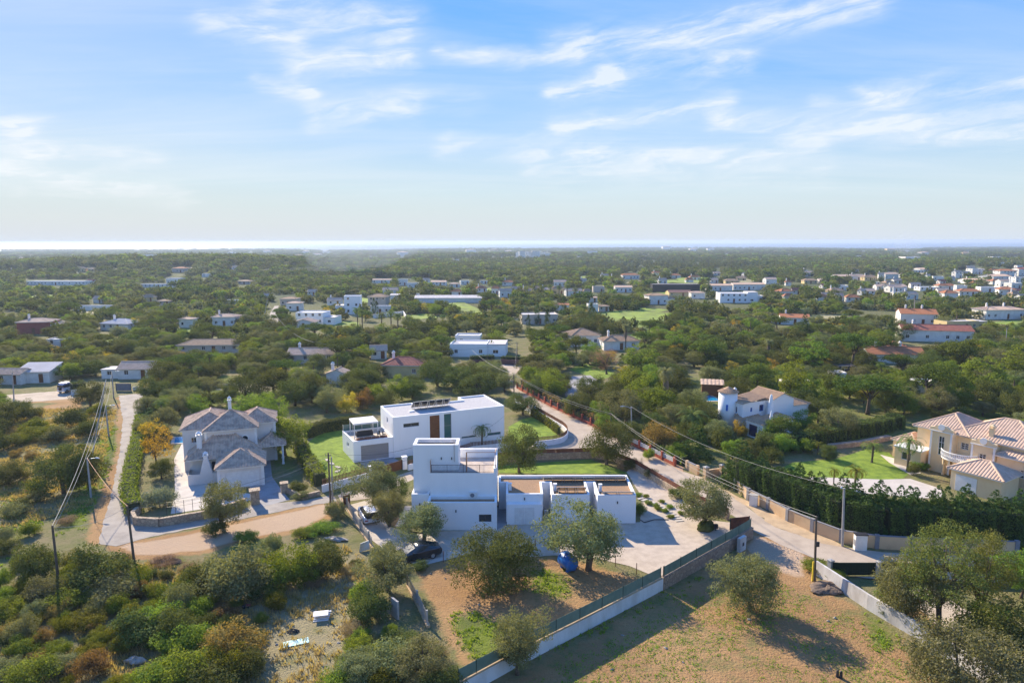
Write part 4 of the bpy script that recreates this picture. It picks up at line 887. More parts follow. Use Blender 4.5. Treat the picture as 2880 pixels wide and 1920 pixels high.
# ------------------------------------------------------------------ cream villa, faces the lane
CU = math.atan2(-.85, .53)
cv = thing('cream_villa', 'cream villa with pink tile roofs, scrolled gable bays and balustraded balcony', 'house', (56.6, 91.2, 0), CU)
def cbox(x0, x1, y0, y1, z1, ops=None, z0=0, m=CREAM, name='wall', bars=(1, 2)):
    mb = MB(); P = [(x0, y0), (x1, y0), (x1, y1), (x0, y1)]
    for i in range(4): wall_edge(mb, P[i], P[(i+1) % 4], z0, z1, (ops or {}).get(i, ()))
    w = mb.build(name, m, cv)
    for i, os_ in (ops or {}).items():
        for o in os_: fill_opening(cv, P[i], P[(i+1) % 4], o, fr=TRIM, bars=bars)
    return P
# local x runs along the front to the right, y away from the lane
cbox(-1.2, 13.5, .9, 9.5, 5.4, {0: [(5.6, 6.6, 3.5, 4.4), (11.0, 11.8, 2.2, 3.1)]})
hip_roof(cv, -1.2, 5.2, .9, 8.2, 5.45, 1.9, TILEP, over=.5); hip_roof(cv, 3.2, 13.5, .9, 9.5, 5.46, 2.3, TILEP, over=.5)
hip_roof(cv, 9.2, 15.5, -.2, 6.0, 4.2, 1.5, TILEP, over=.4); cbox(9.2, 15.5, -.2, 6.0, 4.15, {0: [(2.6, 3.4, 1.9, 2.9)]})
for x0, z1, wo in ((1.3, 6.2, (1.0, 1.75, 2.4, 5.0)), (6.4, 5.6, (.9, 1.7, 2.9, 3.9))):
    cbox(x0, x0+2.7, -.55, 1.2, z1-.5, {0: [wo]})
    pd = MB(); pr = [(x0-.12, z1-.5), (x0+2.82, z1-.5), (x0+2.82, z1-.1), (x0+2.3, z1-.05), (x0+1.9, z1+.25), (x0+1.35, z1+.38), (x0+.8, z1+.25), (x0+.4, z1-.05), (x0-.12, z1-.1)]
    pd.add([(a, -.68, b) for a, b in pr]+[(a, -.3, b) for a, b in pr], [tuple(range(9)), tuple(range(17, 8, -1))]+[(i, (i+1) % 9+0, (i+1) % 9+9, i+9) for i in range(9)]); pd.build('scrolled_gable', CREAM, cv)
    MB().tube([(x0+1.35, -.69, z1+.02), (x0+1.35, -.8, z1+.02)], .42, 20).build('medallion', TRIM, cv)
    for x in (x0-.02, x0+2.5): MB().box(x, x+.22, -.66, -.56, 0, z1-.5).build('corner_pilaster', TRIM, cv)
    MB().box(x0-.15, x0+2.85, -.75, -.5, z1-.62, z1-.5).build('cornice', TRIM, cv)
cbox(-4.4, -1.2, .9, 5.0, 2.6); hip_roof(cv, -4.4, -1.2, .9, 5.0, 2.65, 1.0, TILEP, over=.25)
cbox(-2.6, .9, -1.9, .88, 2.5, {0: [(.9, 2.2, .9, 2.0)]}, bars=(0, 0)); cp_ = MB(); cp_.box(-2.75, 1.0, -2.05, .88, 2.5, 2.66); cp_.build('flat_roof', TRIM, cv)
# curved balcony on columns
bal = MB(); cx, cy, rr = 5.0, .4, 2.4
pts = [(cx+rr*math.cos(a), cy+rr*math.sin(a)) for a in np.linspace(R(205), R(335), 15)]
bal.prism(pts+[(cx+2.1, cy+.5), (cx-2.1, cy+.5)], 2.35, 2.55); bal = bal.build('balcony', TRIM, cv)
br = MB(); br.tube([(*p_, 3.4) for p_ in pts], .07, 6); 
br.build('handrail', TRIM, bal)
b2 = MB()
for a in np.linspace(R(205), R(335), 26): b2.lathe([(.05, 2.55), (.09, 2.8), (.05, 3.0), (.06, 3.38)], cx+rr*math.cos(a), cy+rr*math.sin(a), 6)
b2.build('baluster', TRIM, bal)['kind'] = 'stuff'
for a in (220, 270, 320): MB().lathe([(.2, 0), (.16, .2), (.16, 2.1), (.22, 2.34)], cx+2.1*math.cos(R(a)), cy+2.1*math.sin(R(a)), 12).build('column', CREAM, cv)
MB().box(4.2, 5.8, .82, .895, 0, 2.1).build('front_door', WOOD, cv)
# garage block nearer the lane
cbox(6.6, 12.2, -5.8, -1.2, 2.7); MB().box(7.2, 9.6, -5.86, -5.81, .05, 2.1).build('garage_door', TRIM, cv); hip_roof(cv, 6.6, 12.2, -5.8, -1.2, 2.75, 1.3, TILEP, over=.4)
chimney(cv, 7.7, 1.5, 5.4, 7.3, .5, CREAM)
fl = MB(); fl.add([(14.0, 4.6, 3.5), (15.2, 4.6, 3.5), (15.2, 5.8, 3.5), (14.0, 5.8, 3.5), (14.35, 4.95, 8.2), (14.85, 4.95, 8.2), (14.85, 5.45, 8.2), (14.35, 5.45, 8.2)], [(0, 1, 5, 4), (1, 2, 6, 5), (2, 3, 7, 6), (3, 0, 4, 7), (4, 5, 6, 7)]); fl.build('tapered_chimney', CREAM, cv)
chimney(cv, 14.6, 5.2, 8.15, 8.9, .45, TRIM, 'chimney_top')

# ------------------------------------------------------------------ white villa with round tower
wz = 0
e0 = G(*(1900+1280*.21259, 1040+400*.21259), 5.2); e1 = G(*(1900+1565*.21259, 1040+365*.21259), 5.2); WT = math.atan2(e1[1]-e0[1], e1[0]-e0[0]); WL = math.hypot(e1[0]-e0[0], e1[1]-e0[1])
wv = thing('white_villa', 'white villa with round tower, brown tile roofs and tapering chimneys', 'house', (e0[0], e0[1], 0), WT)
def wpt(px, py, z):
    p = G(1900+px*.21259, 1040+py*.21259, z); dx, dy = p[0]-e0[0], p[1]-e0[1]; c, s = math.cos(WT), math.sin(WT); return (dx*c+dy*s, -dx*s+dy*c)
def wbox(x0, x1, y0, y1, z1, ops=None, fr=None, gl=None, m=WHITE, bars=(1, 0)):
    mb = MB(); P = [(x0, y0), (x1, y0), (x1, y1), (x0, y1)]
    for i in range(4): wall_edge(mb, P[i], P[(i+1) % 4], 0, z1, (ops or {}).get(i, ()))
    mb.build('wall', m, wv)
    for i, os_ in (ops or {}).items():
        for o in os_: fill_opening(wv, P[i], P[(i+1) % 4], o, fr=fr or TRIM, glass=gl or GLASSB, bars=bars)
wbox(0, WL, 0, 5.6, 5.2); gable_roof(wv, 0, WL, 0, 5.6, 5.2, .95, TILET, over=.2, axis='y', wallm=WHITE)
lx = -5.0
wbox(lx, -.01, 1.2, 5.2, 4.9, {0: [(3.5, 4.4, 3.2, 4.3), (1.6, 2.0, 3.3, 4.0)], 3: [(1.6, 2.7, 3.0, 4.0)]}, fr=BLUEP)
mb = MB(); tile_slope(mb, [(lx-.25, 5.4, 4.8), (lx-.25, .95, 4.8), (-.02, .95, 5.5), (-.02, 5.4, 5.5)]); mb.build('roof', TILET, wv)
wbox(-5.4, .9, -3.7, -.02, 2.65, {0: [(3.6, 4.0, .7, 1.8), (4.2, 4.6, .7, 1.9), (4.8, 5.2, .7, 1.8)], 3: [(.6, 2.6, .1, 2.1)]}, bars=(0, 0))
mb = MB(); tile_slope(mb, [(-5.65, -.04, 2.6), (-5.65, -3.95, 2.6), (1.0, -3.95, 3.15), (1.0, -.04, 3.15)]); mb.build('roof', TILET, wv)
wbox(WL, WL+4.4, .9, 5.4, 3.6); hip_roof(wv, WL+.1, WL+4.4, .9, 5.4, 3.62, .9, TILET, over=.25)
tc = (lx-.5, 4.2)
MB().lathe([(1.5, 0), (1.5, 6.3)], *tc, 28).build('round_tower', WHITE, wv, True)
cr = MB(); n = 28
for k in range(n):
    a0, a1 = 2*math.pi*k/n, 2*math.pi*(k+1)/n; tile_slope(cr, [(tc[0]+1.7*math.cos(a0), tc[1]+1.7*math.sin(a0), 6.3), (tc[0]+1.7*math.cos(a1), tc[1]+1.7*math.sin(a1), 6.3), (tc[0], tc[1], 7.2)], .4)
cr.build('conical_roof', TILET, wv)
MB().box(tc[0]-1.2, tc[0]-1.0, tc[1]-1.25, tc[1]-.95, 3.4, 4.4).build('tower_window', BLUEP, wv)
mb = MB(); tile_slope(mb, [(lx-1.6, 1.2, 2.35), (lx+3.4, -.1, 2.35), (lx+3.4, 1.18, 2.8), (lx-.3, 2.6, 2.8)]); mb.build('porch_roof', TILET, wv)
for x, y, z0, z1, w0, w1 in ((-.35, -.1, 2.4, 6.2, .8, .2), (-2.6, -2.6, 2.7, 4.3, .42, .13)):
    MB().lathe([(w0*.7, z0), (w0*.62, z0+(z1-z0)*.4), (w1, z1-.25), (w1*.6, z1)], x, y, 10).build('tapered_chimney', WHITE, wv)
chimney(wv, -3.4, 5.0, 4.8, 6.4, .45)

# ------------------------------------------------------------------ houses of the middle distance
HOUSE_CLEAR, FAR_CLEAR = [], []
RW, RG2, RY = WHITE2, mat('beige_render', (.58, .50, .41), .9, (.50, .42, .34), scale=.5, amt=.4), mat('yellow_render', (.68, .52, .26), .9, (.60, .45, .22), scale=.5, amt=.4)
RRED = mat('red_render', (.36, .09, .07), .9, (.30, .07, .055), scale=.5, amt=.4)
PALER = mat('pale_roof', (.62, .58, .56), .9, (.52, .48, .46), scale=.4, amt=.4); TILED = mat('dark_tile', (.17, .09, .08), .9, scale=.8)
def gen(x0, x1, yb, yt, kind, label, wallm=None, roofm=None, rot=0, dep=.75, rise=None, rows=None, chim=0, cat='house', group=None, name='house', ridge_axis='x', windows=True, wing=None, clear=True):
    """house whose near wall foot runs from (x0, yb) to (x1, yb) and whose eaves stand at yt"""
    wallm = wallm or RW; roofm = roofm or TILEP
    a = GT((x0+x1)/2, yb); _, _, dd = PROJ(a); ppm = F_PX/dd; w = (x1-x0)/ppm; h = max(2.4, (yb-yt)/ppm*1.03); c, s = abs(math.cos(R(rot))), abs(math.sin(R(rot))); w = w/(c+dep*s); d = max(3.0, w*dep)
    t = thing(name, label, cat, (a[0], a[1]+.5*d*s, a[2]-.4), R(rot), group); P = [(-w/2, 0), (w/2, 0), (w/2, d), (-w/2, d)]; h += .4
    wp = w*ppm; st = max(1, int(round((h-.4)/3.0))); ops = {0: [], 3: [], 1: []}
    if windows and wp > 14:
        rg = random.Random(int(x0*7+yb)); n = max(2, int(w/2.6)); 
        for k in range(st):
            for i in range(n):
                if rg.random() < .2: continue
                u = (i+.5)*w/n; zz = .4+k*(h-.4)/st; 
                if k == 0 and i == n//2: ops[0].append((u-.5, u+.5, .45, min(2.5, h-.3), 'd'))
                else: ops[0].append((u-.5, u+.5, zz+.95, min(zz+2.05, h-.25)))
            m_ = max(1, int(d/3.2))
            for i in range(m_):
                u = (i+.5)*d/m_; zz = .4+k*(h-.4)/st; ops[3].append((u-.45, u+.45, zz+1.0, min(zz+2.0, h-.25)))
                if rg.random() < .6: ops[1].append((u-.45, u+.45, zz+1.0, min(zz+2.0, h-.25)))
    rise = (rise if rise is not None else min(2.2, d*.18))*(.62 if kind == 'gable' else .75)
    if kind == 'flat':
        flat_block(t, P, 0, h, wallm, roofm if roofm is not TILEP else PALER, par=.3, t=.22, ops={k: [o[:4] for o in v] for k, v in ops.items()})
    else:
        mb = MB()
        for i in range(4): wall_edge(mb, P[i], P[(i+1) % 4], 0, h, [o[:4] for o in ops.get(i, ())])
        mb.build('wall', wallm, t); pt = .34 if wp > 60 else .7
        if kind == 'hip': hip_roof(t, -w/2, w/2, 0, d, h+.02, rise, roofm, over=.4, pitch=pt)
        elif kind == 'gable': gable_roof(t, -w/2, w/2, 0, d, h, rise, roofm, over=.3, axis=ridge_axis, pitch=pt, wallm=wallm)
        elif kind == 'mono':
            mb = MB(); tile_slope(mb, [(-w/2-.3, -.3, h-.05), (w/2+.3, -.3, h-.05), (w/2+.3, d+.3, h+rise), (-w/2-.3, d+.3, h+rise)], pt); mb.build('roof', roofm, t)
            g = MB(); g.add([(-w/2, 0, h-.1), (-w/2, d, h-.1), (-w/2, d, h+rise-.05)], [(0, 1, 2)]); g.add([(w/2, 0, h-.1), (w/2, d, h-.1), (w/2, d, h+rise-.05)], [(0, 1, 2)]); g.add([(-w/2, d, h-.1), (w/2, d, h-.1), (w/2, d, h+rise-.05), (-w/2, d, h+rise-.05)], [(0, 1, 2, 3)]); g.build('gable', wallm, t)
    for e, v in ops.items():
        for o in v:
            if len(o) == 5: fill_door(t, P[e], P[(e+1) % 4], o, WOOD, handle=wp > 60)
            else: fill_opening(t, P[e], P[(e+1) % 4], o, glass=GLASS, fr=TRIM, bars=(1, 0) if wp > 60 else (0, 0), fw=.09)
    for i in range(chim): chimney(t, -w*.3+i*w*.45, d*.55, h-.2, h+rise+1.2, .55, TRIM)
    if wing:
        wx, wd, wh, wk = wing; x_ = -w/2 if wx < 0 else w/2; xa, xb = (x_-abs(wx), x_-.01) if wx < 0 else (x_+.01, x_+wx)
        mb = MB(); Q = [(xa, d*.15), (xb, d*.15), (xb, d*.15+wd), (xa, d*.15+wd)]; o = (abs(wx)*.3, abs(wx)*.6, 1.2, min(2.2, wh-.2))
        for i in range(4): wall_edge(mb, Q[i], Q[(i+1) % 4], 0, wh, [o] if i == 0 else ())
        mb.build('wing_wall', wallm, t); fill_opening(t, Q[0], Q[1], o)
        if wk == 'hip': hip_roof(t, xa, xb, d*.15, d*.15+wd, wh+.02, 1.2, roofm, over=.3, pitch=.5)
        else: MB().box(xa-.1, xb+.0, d*.15-.1, d*.15+wd+.1, wh+.01, wh+.2).build('wing_roof', PALER, t)
    if clear: HOUSE_CLEAR.append([(x0-4, yt-6), (x1+4, yt-6), (x1+6, yb+(yb-yt)*1.0+5), (x0-6, yb+(yb-yt)*1.0+5)])
    LANDMARK.append((a[0], a[1], label, group))
    return t
LANDMARK = []
gen(46, 137, 940, 907, 'hip', 'dark red house with pale pink hip roofs', RRED, TILEP, rot=8, chim=1, wing=(5, 6, 3.2, 'hip'))
gen(269, 367, 930, 915, 'hip', 'low white house with broad pale roof', RW, PALER, rot=-10, rise=1.8, chim=1)
gen(500, 542, 922, 898, 'hip', 'small white house with pale tile roof left of the dark palms', RW, TILEP, rot=-8)
gen(595, 664, 918, 892, 'hip', 'white house with pinkish roof and dark windows near the straight lane', RW, TILEP, rot=6, chim=1, wing=(4, 6, 3, 'hip'))
gen(43, 138, 1078, 1046, 'mono', 'low white house with long pale sloping roof', RW, PALER, rot=5, rise=1.6)
gen(-20, 62, 1082, 1066, 'gable', 'whitewashed farm building with weathered tile roof', RW, TILE, rot=-4, rise=1.4)
gen(330, 426, 1066, 1043, 'gable', 'bungalow with rose tile roof at the top of the lane', RW, TILEP, rot=4, rise=2.0, wing=(-4, 4, 2.4, 'flat'))
gen(129, 190, 976, 964, 'flat', 'flat white bungalow with water tanks on its roof', RW, PALER, rot=5)
gen(500, 672, 994, 977, 'hip', 'long low beige house among trees', RG2, TILET, rot=3, dep=.4, rise=1.6)
gen(70, 242, 802, 791, 'flat', 'long white building on the far left slope', RW, PALER, rot=-3, dep=.2)
gen(484, 522, 766, 755, 'hip', 'reddish house on top of the wooded knoll', RG2, TILEO, clear=True); gen(531, 546, 761, 755, 'gable', 'little white house on the wooded knoll', RW, TILEP)
gen(468, 508, 797, 783, 'flat', 'two-storey white house below the knoll', RW, PALER); gen(392, 487, 809, 801, 'flat', 'long low white house below the knoll', RW, PALER, dep=.25)
gen(669, 704, 800, 792, 'hip', 'small pale house in the dark wood', RG2, TILET)
gen(205, 310, 874, 868, 'flat', 'long white shed in the left woodland', RW, PALER, dep=.15, windows=False, name='shed', cat='shed')
gen(443, 479, 860, 851, 'hip', 'tan-roofed house right of the long white shed', RG2, TILET); gen(628, 667, 858, 851, 'flat', 'white flat-roofed house below the burning smoke', RW, PALER)
gen(785, 834, 860, 841, 'hip', 'tan-roofed house at the head of the straight lane', RG2, TILET, rot=-6); gen(805, 848, 874, 853, 'hip', 'white house with rose hip roof beside the straight lane', RW, TILEP, rot=4)
gen(829, 912, 914, 880, 'flat', 'white stepped modern house with three roof levels', WHITE, PALER, rot=-4, dep=.8, wing=(4, 8, 3, 'flat'))
gen(822, 884, 925, 914, 'gable', 'low house with rose gable roof below the stepped modern house', RW, TILEP, ridge_axis='y', rise=1.8)
gen(967, 1015, 884, 834, 'flat', 'tall white three-storey house with roof turret', WHITE, PALER, rot=5, dep=.9, wing=(-4, 6, 4, 'flat'))
gen(1033, 1088, 862, 836, 'hip', 'beige two-storey house with hip roof and round terrace', RG2, TILET, rot=-5, rise=1.8); gen(1042, 1096, 882, 861, 'flat', 'lower white block with curved terrace before the beige house', RW, PALER, dep=.5)
gen(1098, 1122, 842, 834, 'mono', 'short white greenhouse beside the beige house', RW, PALER, windows=False, name='greenhouse', cat='greenhouse'); gen(1165, 1360, 852, 838, 'mono', 'long ribbed white greenhouse', RW, PALER, dep=.18, windows=False, name='greenhouse', cat='greenhouse', rise=1.2)
gen(1048, 1100, 797, 787, 'gable', 'pink-roofed row at the edge of the orchards', RW, TILEP, dep=.4); gen(1119, 1145, 803, 786, 'flat', 'white cube house at the edge of the orchards', RW, PALER); gen(1145, 1176, 810, 796, 'flat', 'white house with ochre roof at the edge of the orchards', RW, RY)
gen(1213, 1254, 803, 793, 'gable', 'white house with rose roof east of the ochre roof', RW, TILEP); gen(1264, 1292, 808, 799, 'hip', 'small white hip-roofed house east of the ochre roof', RW, TILEP)
gen(808, 941, 1022, 1000, 'gable', 'long tile-roofed farmhouse with rooftop water tank', RG2, TILEP, rot=2, dep=.5, rise=2.0, chim=1)
gen(915, 975, 1080, 1050, 'gable', 'white gabled cottage with small blue-shaded wall', RW, TILE, rot=-6, ridge_axis='y', rise=1.3, chim=1, windows=False)
gen(1040, 1090, 1010, 985, 'gable', 'white gabled house with rose roof behind the round tree', RW, TILEP, rot=12, rise=1.8)
gen(1070, 1186, 1062, 1028, 'hip', 'yellow house with red tile hip roof', RY, TILER, rot=-6, dep=.7, rise=1.9, chim=1)
gen(1262, 1372, 1004, 968, 'flat', 'white modern house with roof terraces and pergolas', WHITE, PALER, rot=-4, dep=.8, wing=(5, 8, 3.6, 'flat')); gen(1278, 1352, 972, 944, 'flat', 'upper storey block of white terraces behind the pergolas', WHITE, PALER, rot=-4, dep=.7)
gen(1465, 1573, 912, 885, 'flat', 'beige unfinished flat-roofed house among cypresses', RG2, PALER, rot=6, dep=.6)
gen(1598, 1700, 975, 945, 'hip', 'white house with brown hip roof above the clearing', RW, TILET, rot=14, dep=.9, rise=2.2, chim=0); gen(1695, 1802, 985, 960, 'hip', 'lower wing with brown roof and lantern chimney', RW, TILET, rot=6, dep=.6, rise=1.8, chim=1)
gen(1653, 1684, 878, 855, 'flat', 'white two-storey house beside the green meadow', RW, PALER, rot=8); gen(1684, 1713, 876, 864, 'hip', 'low cream house beside the green meadow', RG2, TILET); gen(1560, 1600, 872, 862, 'gable', 'orange-roofed house left of the tall cypress', RW, TILEO); gen(1650, 1680, 850, 842, 'gable', 'rose-roofed house beyond the meadow', RW, TILEP)
gen(1835, 1968, 822, 800, 'flat', 'long dark-glazed hall with thin white roof', DARK, PALER, rot=-2, dep=.3, windows=False, name='hall', cat='building')
gen(1992, 2060, 818, 803, 'gable', 'long white hall with rose roof', RW, TILEP, dep=.5); gen(2062, 2151, 816, 800, 'gable', 'row of white houses under one rose roof', RW, TILEP, dep=.4)
gen(1822, 1884, 856, 832, 'hip', 'white two-winged house with tan hip roof', RW, TILET, rot=10, wing=(4, 6, 3, 'hip')); gen(1882, 1945, 834, 824, 'gable', 'yellow house with very dark roof', RY, TILED); gen(1944, 1982, 840, 824, 'hip', 'white house with rose roof beside the dark-roofed one', RW, TILEP)
gen(2024, 2106, 852, 826, 'flat', 'white modern house with rounded corner block', WHITE, PALER, rot=-5, wing=(5, 8, 5.5, 'flat')); gen(2110, 2148, 850, 832, 'flat', 'white cube house beside the street mast', RW, PALER)
gen(1730, 1778, 822, 808, 'gable', 'white house with rose gable roof behind the conifer', RW, TILEP); gen(1668, 1700, 822, 806, 'flat', 'grey-white block beside the tall conifer', RG2, PALER)
gen(2195, 2283, 914, 894, 'gable', 'white farmhouse with red gable roof', RW, TILEO, rot=-16, rise=1.6, chim=1); gen(2173, 2200, 912, 899, 'flat', 'low whitewashed outbuilding with rubble roof', RW, TILE)
gen(1974, 2034, 1114, 1085, 'mono', 'brown timber shed with low tile roof behind the pool', WOOD, TILE, rot=-14, dep=.4, rise=.5, windows=False, name='shed', cat='shed')
gen(2206, 2290, 1105, 1072, 'flat', 'pale blue-white building behind the white villa', RW, PALER, rot=4, dep=.5, windows=False)
gen(2535, 2642, 915, 884, 'gable', 'large house with vivid orange roof and grey gable wall', GREYR, TILEO, rot=-18, dep=.7, rise=2.4, chim=2)
gen(2545, 2735, 962, 930, 'gable', 'long white house with red roof and big gable window', RW, TILER, rot=-12, dep=.35, rise=2.2, chim=1)
gen(2656, 2762, 928, 904, 'flat', 'tan flat-roofed villa beside the short palm', RY, PALER, rot=8, dep=.5, wing=(4, 6, 3, 'flat'))
gen(2446, 2603, 1022, 1000, 'gable', 'house with several red roofs and slim white chimneys', RW, TILEO, rot=-6, dep=.5, rise=2.2, chim=2); gen(2500, 2545, 998, 978, 'hip', 'octagonal white lantern block with red roof', RW, TILEO, dep=1.0, rise=1.5)
gen(2767, 2890, 898, 872, 'hip', 'white terrace of houses with pale rose roofs', RW, TILEP, rot=6, dep=.45, chim=2)
gen(2580, 2632, 1104, 1082, 'flat', 'small blue-white outbuilding below the umbrella pine', RW, TILEP, dep=.5, windows=False, name='outbuilding', cat='shed'); gen(2357, 2408, 1058, 1036, 'flat', 'dark timber shed under the umbrella pine', DARK, TILE, dep=.6, name='shed', cat='shed'); gen(2342, 2380, 1078, 1066, 'flat', 'low shed with white tile roof', RW, PALER, windows=False, name='shed', cat='shed')
# town towards the right, and single houses far out
town = [(2350, 2392, 789, 777), (2392, 2430, 787, 776), (2430, 2468, 789, 779), (2358, 2384, 776, 768), (2470, 2486, 790, 772), (2486, 2534, 784, 771), (2262, 2300, 798, 790), (2304, 2350, 798, 791), (2465, 2500, 816, 805), (2500, 2545, 822, 808), (2420, 2462, 830, 818), (2500, 2560, 818, 806), (2562, 2590, 810, 800), (2588, 2640, 818, 808), (2640, 2690, 815, 804), (2690, 2720, 822, 803), (2700, 2760, 832, 820), (2720, 2785, 798, 789), (2685, 2710, 782, 765), (2733, 2770, 771, 756), (2785, 2812, 772, 760), (2812, 2858, 777, 762), (2785, 2862, 788, 777), (2812, 2842, 808, 790), (2842, 2880, 812, 796), (2862, 2900, 776, 757), (2856, 2900, 797, 780), (2760, 2812, 822, 808), (2812, 2860, 830, 815), (2836, 2880, 830, 818), (2314, 2350, 842, 830), (2350, 2372, 845, 832), (2380, 2420, 850, 838), (2192, 2240, 835, 820), (2296, 2330, 848, 838), (2586, 2640, 765, 757), (2420, 2445, 830, 822), (2640, 2660, 800, 792), (2566, 2600, 768, 760), (2790, 2830, 800, 792),
        (1440, 1462, 828, 812), (1462, 1500, 830, 817), (1488, 1520, 826, 812), (1520, 1552, 830, 815), (1552, 1590, 828, 812), (1590, 1640, 832, 818), (1640, 1665, 832, 820), (1380, 1405, 828, 812), (1404, 1440, 836, 818), (1150, 1178, 838, 828), (1270, 1300, 832, 822), (1340, 1372, 822, 812), (1940, 1970, 788, 780), (1880, 1915, 782, 776), (2040, 2080, 800, 790), (2070, 2100, 790, 784), (2190, 2215, 776, 768), (2005, 2030, 775, 770), (1690, 1712, 788, 775), (1750, 1800, 785, 774), (2130, 2165, 778, 770)]
rg = random.Random(4)
def over(x0, x1, yb):
    return any(x0 < b_+3 and x1 > a_-3 and abs(yb-y_) < 7 for a_, b_, y_, _ in town)
for i in range(420):
    z_ = [((2080, 2900), (752, 850)), ((2300, 2900), (765, 835)), ((1020, 1720), (788, 838)), ((1700, 2150), (770, 800)), ((0, 1000), (745, 860))][rg.choices(range(5), (.3, .4, .18, .05, .07))[0]]
    yb = rg.uniform(*z_[1]); x0 = rg.uniform(*z_[0]); w_ = rg.uniform(16, 38)*(.45+(yb-740)/130)
    if over(x0, x0+w_, yb) or len(town) > 122: continue
    if any(inpoly(x0+w_/2, yb-4, P_) for P_ in HOUSE_CLEAR): continue
    town.append((x0, x0+w_, yb, yb-max(6, w_*rg.uniform(.28, .42))))
TL = [('white house with rose tile roof in the town', RW, TILEP, 'gable'), ('white flat-roofed house in the town', RW, PALER, 'flat'), ('white house with orange hip roof in the town', RW, TILEO, 'hip'), ('cream house with tan roof in the town', RY, TILET, 'hip'), ('white house with dark red roof in the town', RW, TILER, 'gable')]
for (x0, x1, yb, yt) in town:
    lab, wm_, rm, kd = TL[rg.choices(range(5), (.34, .13, .27, .14, .12))[0]]
    gen(x0, x1, yb, yt, kd, lab, wm_, rm, rot=rg.uniform(-18, 18), dep=rg.uniform(.5, .8), rise=1.9, group=lab.replace('house', 'houses', 1), chim=rg.random() < .3, clear=rg.random() < .6)
spots = [(2405, 2430, 728), (2300, 2316, 724), (2210, 2226, 726), (2260, 2275, 735), (2500, 2512, 718), (2540, 2560, 712), (2590, 2615, 718), (2708, 2730, 718), (2790, 2815, 730), (2812, 2842, 748), (2840, 2856, 728), (2545, 2590, 737), (2625, 2640, 710), (2495, 2520, 708), (2420, 2436, 712), (1620, 1642, 729), (1800, 1815, 726), (1818, 1832, 727), (1804, 1818, 740), (1826, 1842, 743), (1650, 1680, 716), (1864, 1888, 701), (1940, 1962, 707), (2036, 2052, 720), (2130, 2150, 735), (1990, 2010, 706), (1115, 1150, 721), (1122, 1140, 729), (1035, 1058, 729), (1270, 1295, 738), (1205, 1222, 740), (1310, 1340, 712), (1375, 1400, 710), (1420, 1440, 712), (850, 870, 713), (905, 925, 714), (830, 850, 724), (880, 900, 721), (740, 760, 712), (640, 660, 716), (395, 435, 730), (20, 36, 733), (46, 66, 732), (78, 92, 731), (104, 122, 732), (700, 712, 715), (1018, 1035, 762), (1140, 1160, 758), (815, 835, 758), (735, 765, 770), (796, 808, 750)]
SL = [('tiny far white house in the woods near the coast', RW, PALER, 'flat'), ('tiny far house with rose roof in the woods near the coast', RW, TILEP, 'hip'), ('tiny far cream house in the woods near the coast', RY, TILET, 'hip')]
for (x0, x1, yb) in spots:
    lab, wm_, rm, kd = SL[rg.choices(range(3), (.5, .35, .15))[0]]
    gen(x0, x1, yb, yb-max(4, (x1-x0)*.32), kd, lab, wm_, rm, rot=rg.uniform(-15, 15), group=lab.replace('house', 'houses', 1), windows=False, clear=False)
    FAR_CLEAR.append([(x0-2, yb-8), (x1+2, yb-8), (x1+3, yb+3), (x0-3, yb+3)])
for i, (x0, x1, yb, yt) in enumerate(((1450, 1462, 724, 710), (1460, 1478, 725, 708), (1478, 1496, 724, 709), (1496, 1520, 724, 707), (1520, 1534, 722, 710), (1534, 1550, 722, 712))):
    gen(x0, x1, yb, yt, 'flat', 'far white hotel block rising from the woods', RW, PALER, group='far hotel blocks', name='hotel', cat='hotel', rot=(-5, 4)[i % 2], clear=False); FAR_CLEAR.append([(x0-2, yt), (x1+2, yt), (x1+3, yb+6), (x0-3, yb+6)])

# ------------------------------------------------------------------ walls, fences, gates, hedges
def path_pts(px): return [Vector(G(*q)) for q in px]
def wall_run(mb, P, h, t=.25, z0=-.1, cap=0):
    for a, b in zip(P[:-1], P[1:]):
        d = (b-a).normalized(); n = Vector((-d.y, d.x, 0))*t/2; e = d*(t*.45)
        q = [a-n-e*.0, b-n, b+n, a+n]; mb.prism([(v.x, v.y) for v in q], z0, h)
def along(P, step, off=0.0):
    out = []; L_ = 0
    for a, b in zip(P[:-1], P[1:]):
        l = (b-a).length; d = (b-a)/l; s = off-L_ if off > L_ else 0
        k = math.ceil(max(0, (L_-off)/step))
        while off+k*step <= L_+l: s = off+k*step-L_; out.append((a+d*s, math.atan2(d.y, d.x))); k += 1
        L_ += l
    return out
def slat_fence(name, label, px, wall_h, slat_h, wallm, slatm, step=.2, sw=.11, cat='fence', wall=True):
    P = path_pts(px); t = thing(name, label, cat, tuple(P[0])); o = P[0]; Q = [p-o for p in P]
    if wall:
        for a, b in zip(Q[:-1], Q[1:]):
            mb = MB(); wall_run(mb, [a, b], wall_h); mb.build('wall', wallm, t)
    me = None
    for p, a in along(Q, step, .1):
        if me is None: me = bpy.data.meshes.new('slat'); m_ = MB(); m_.box(-sw/2, sw/2, -.02, .02, 0, slat_h); me.from_pydata(m_.v, [], m_.f); me.materials.append(slatm)
        s = bpy.data.objects.new('slat', me); COL.objects.link(s); s.parent = t; s.location = (p.x, p.y, wall_h+.01); s.rotation_euler = (0, 0, a)
    for z in (.12, slat_h-.15):
        for a, b in zip(Q[:-1], Q[1:]): m_ = MB(); m_.beam(a+Vector((0, 0, wall_h+z)), b+Vector((0, 0, wall_h+z)), .035); m_.build('rail', RUST, t)
    return t
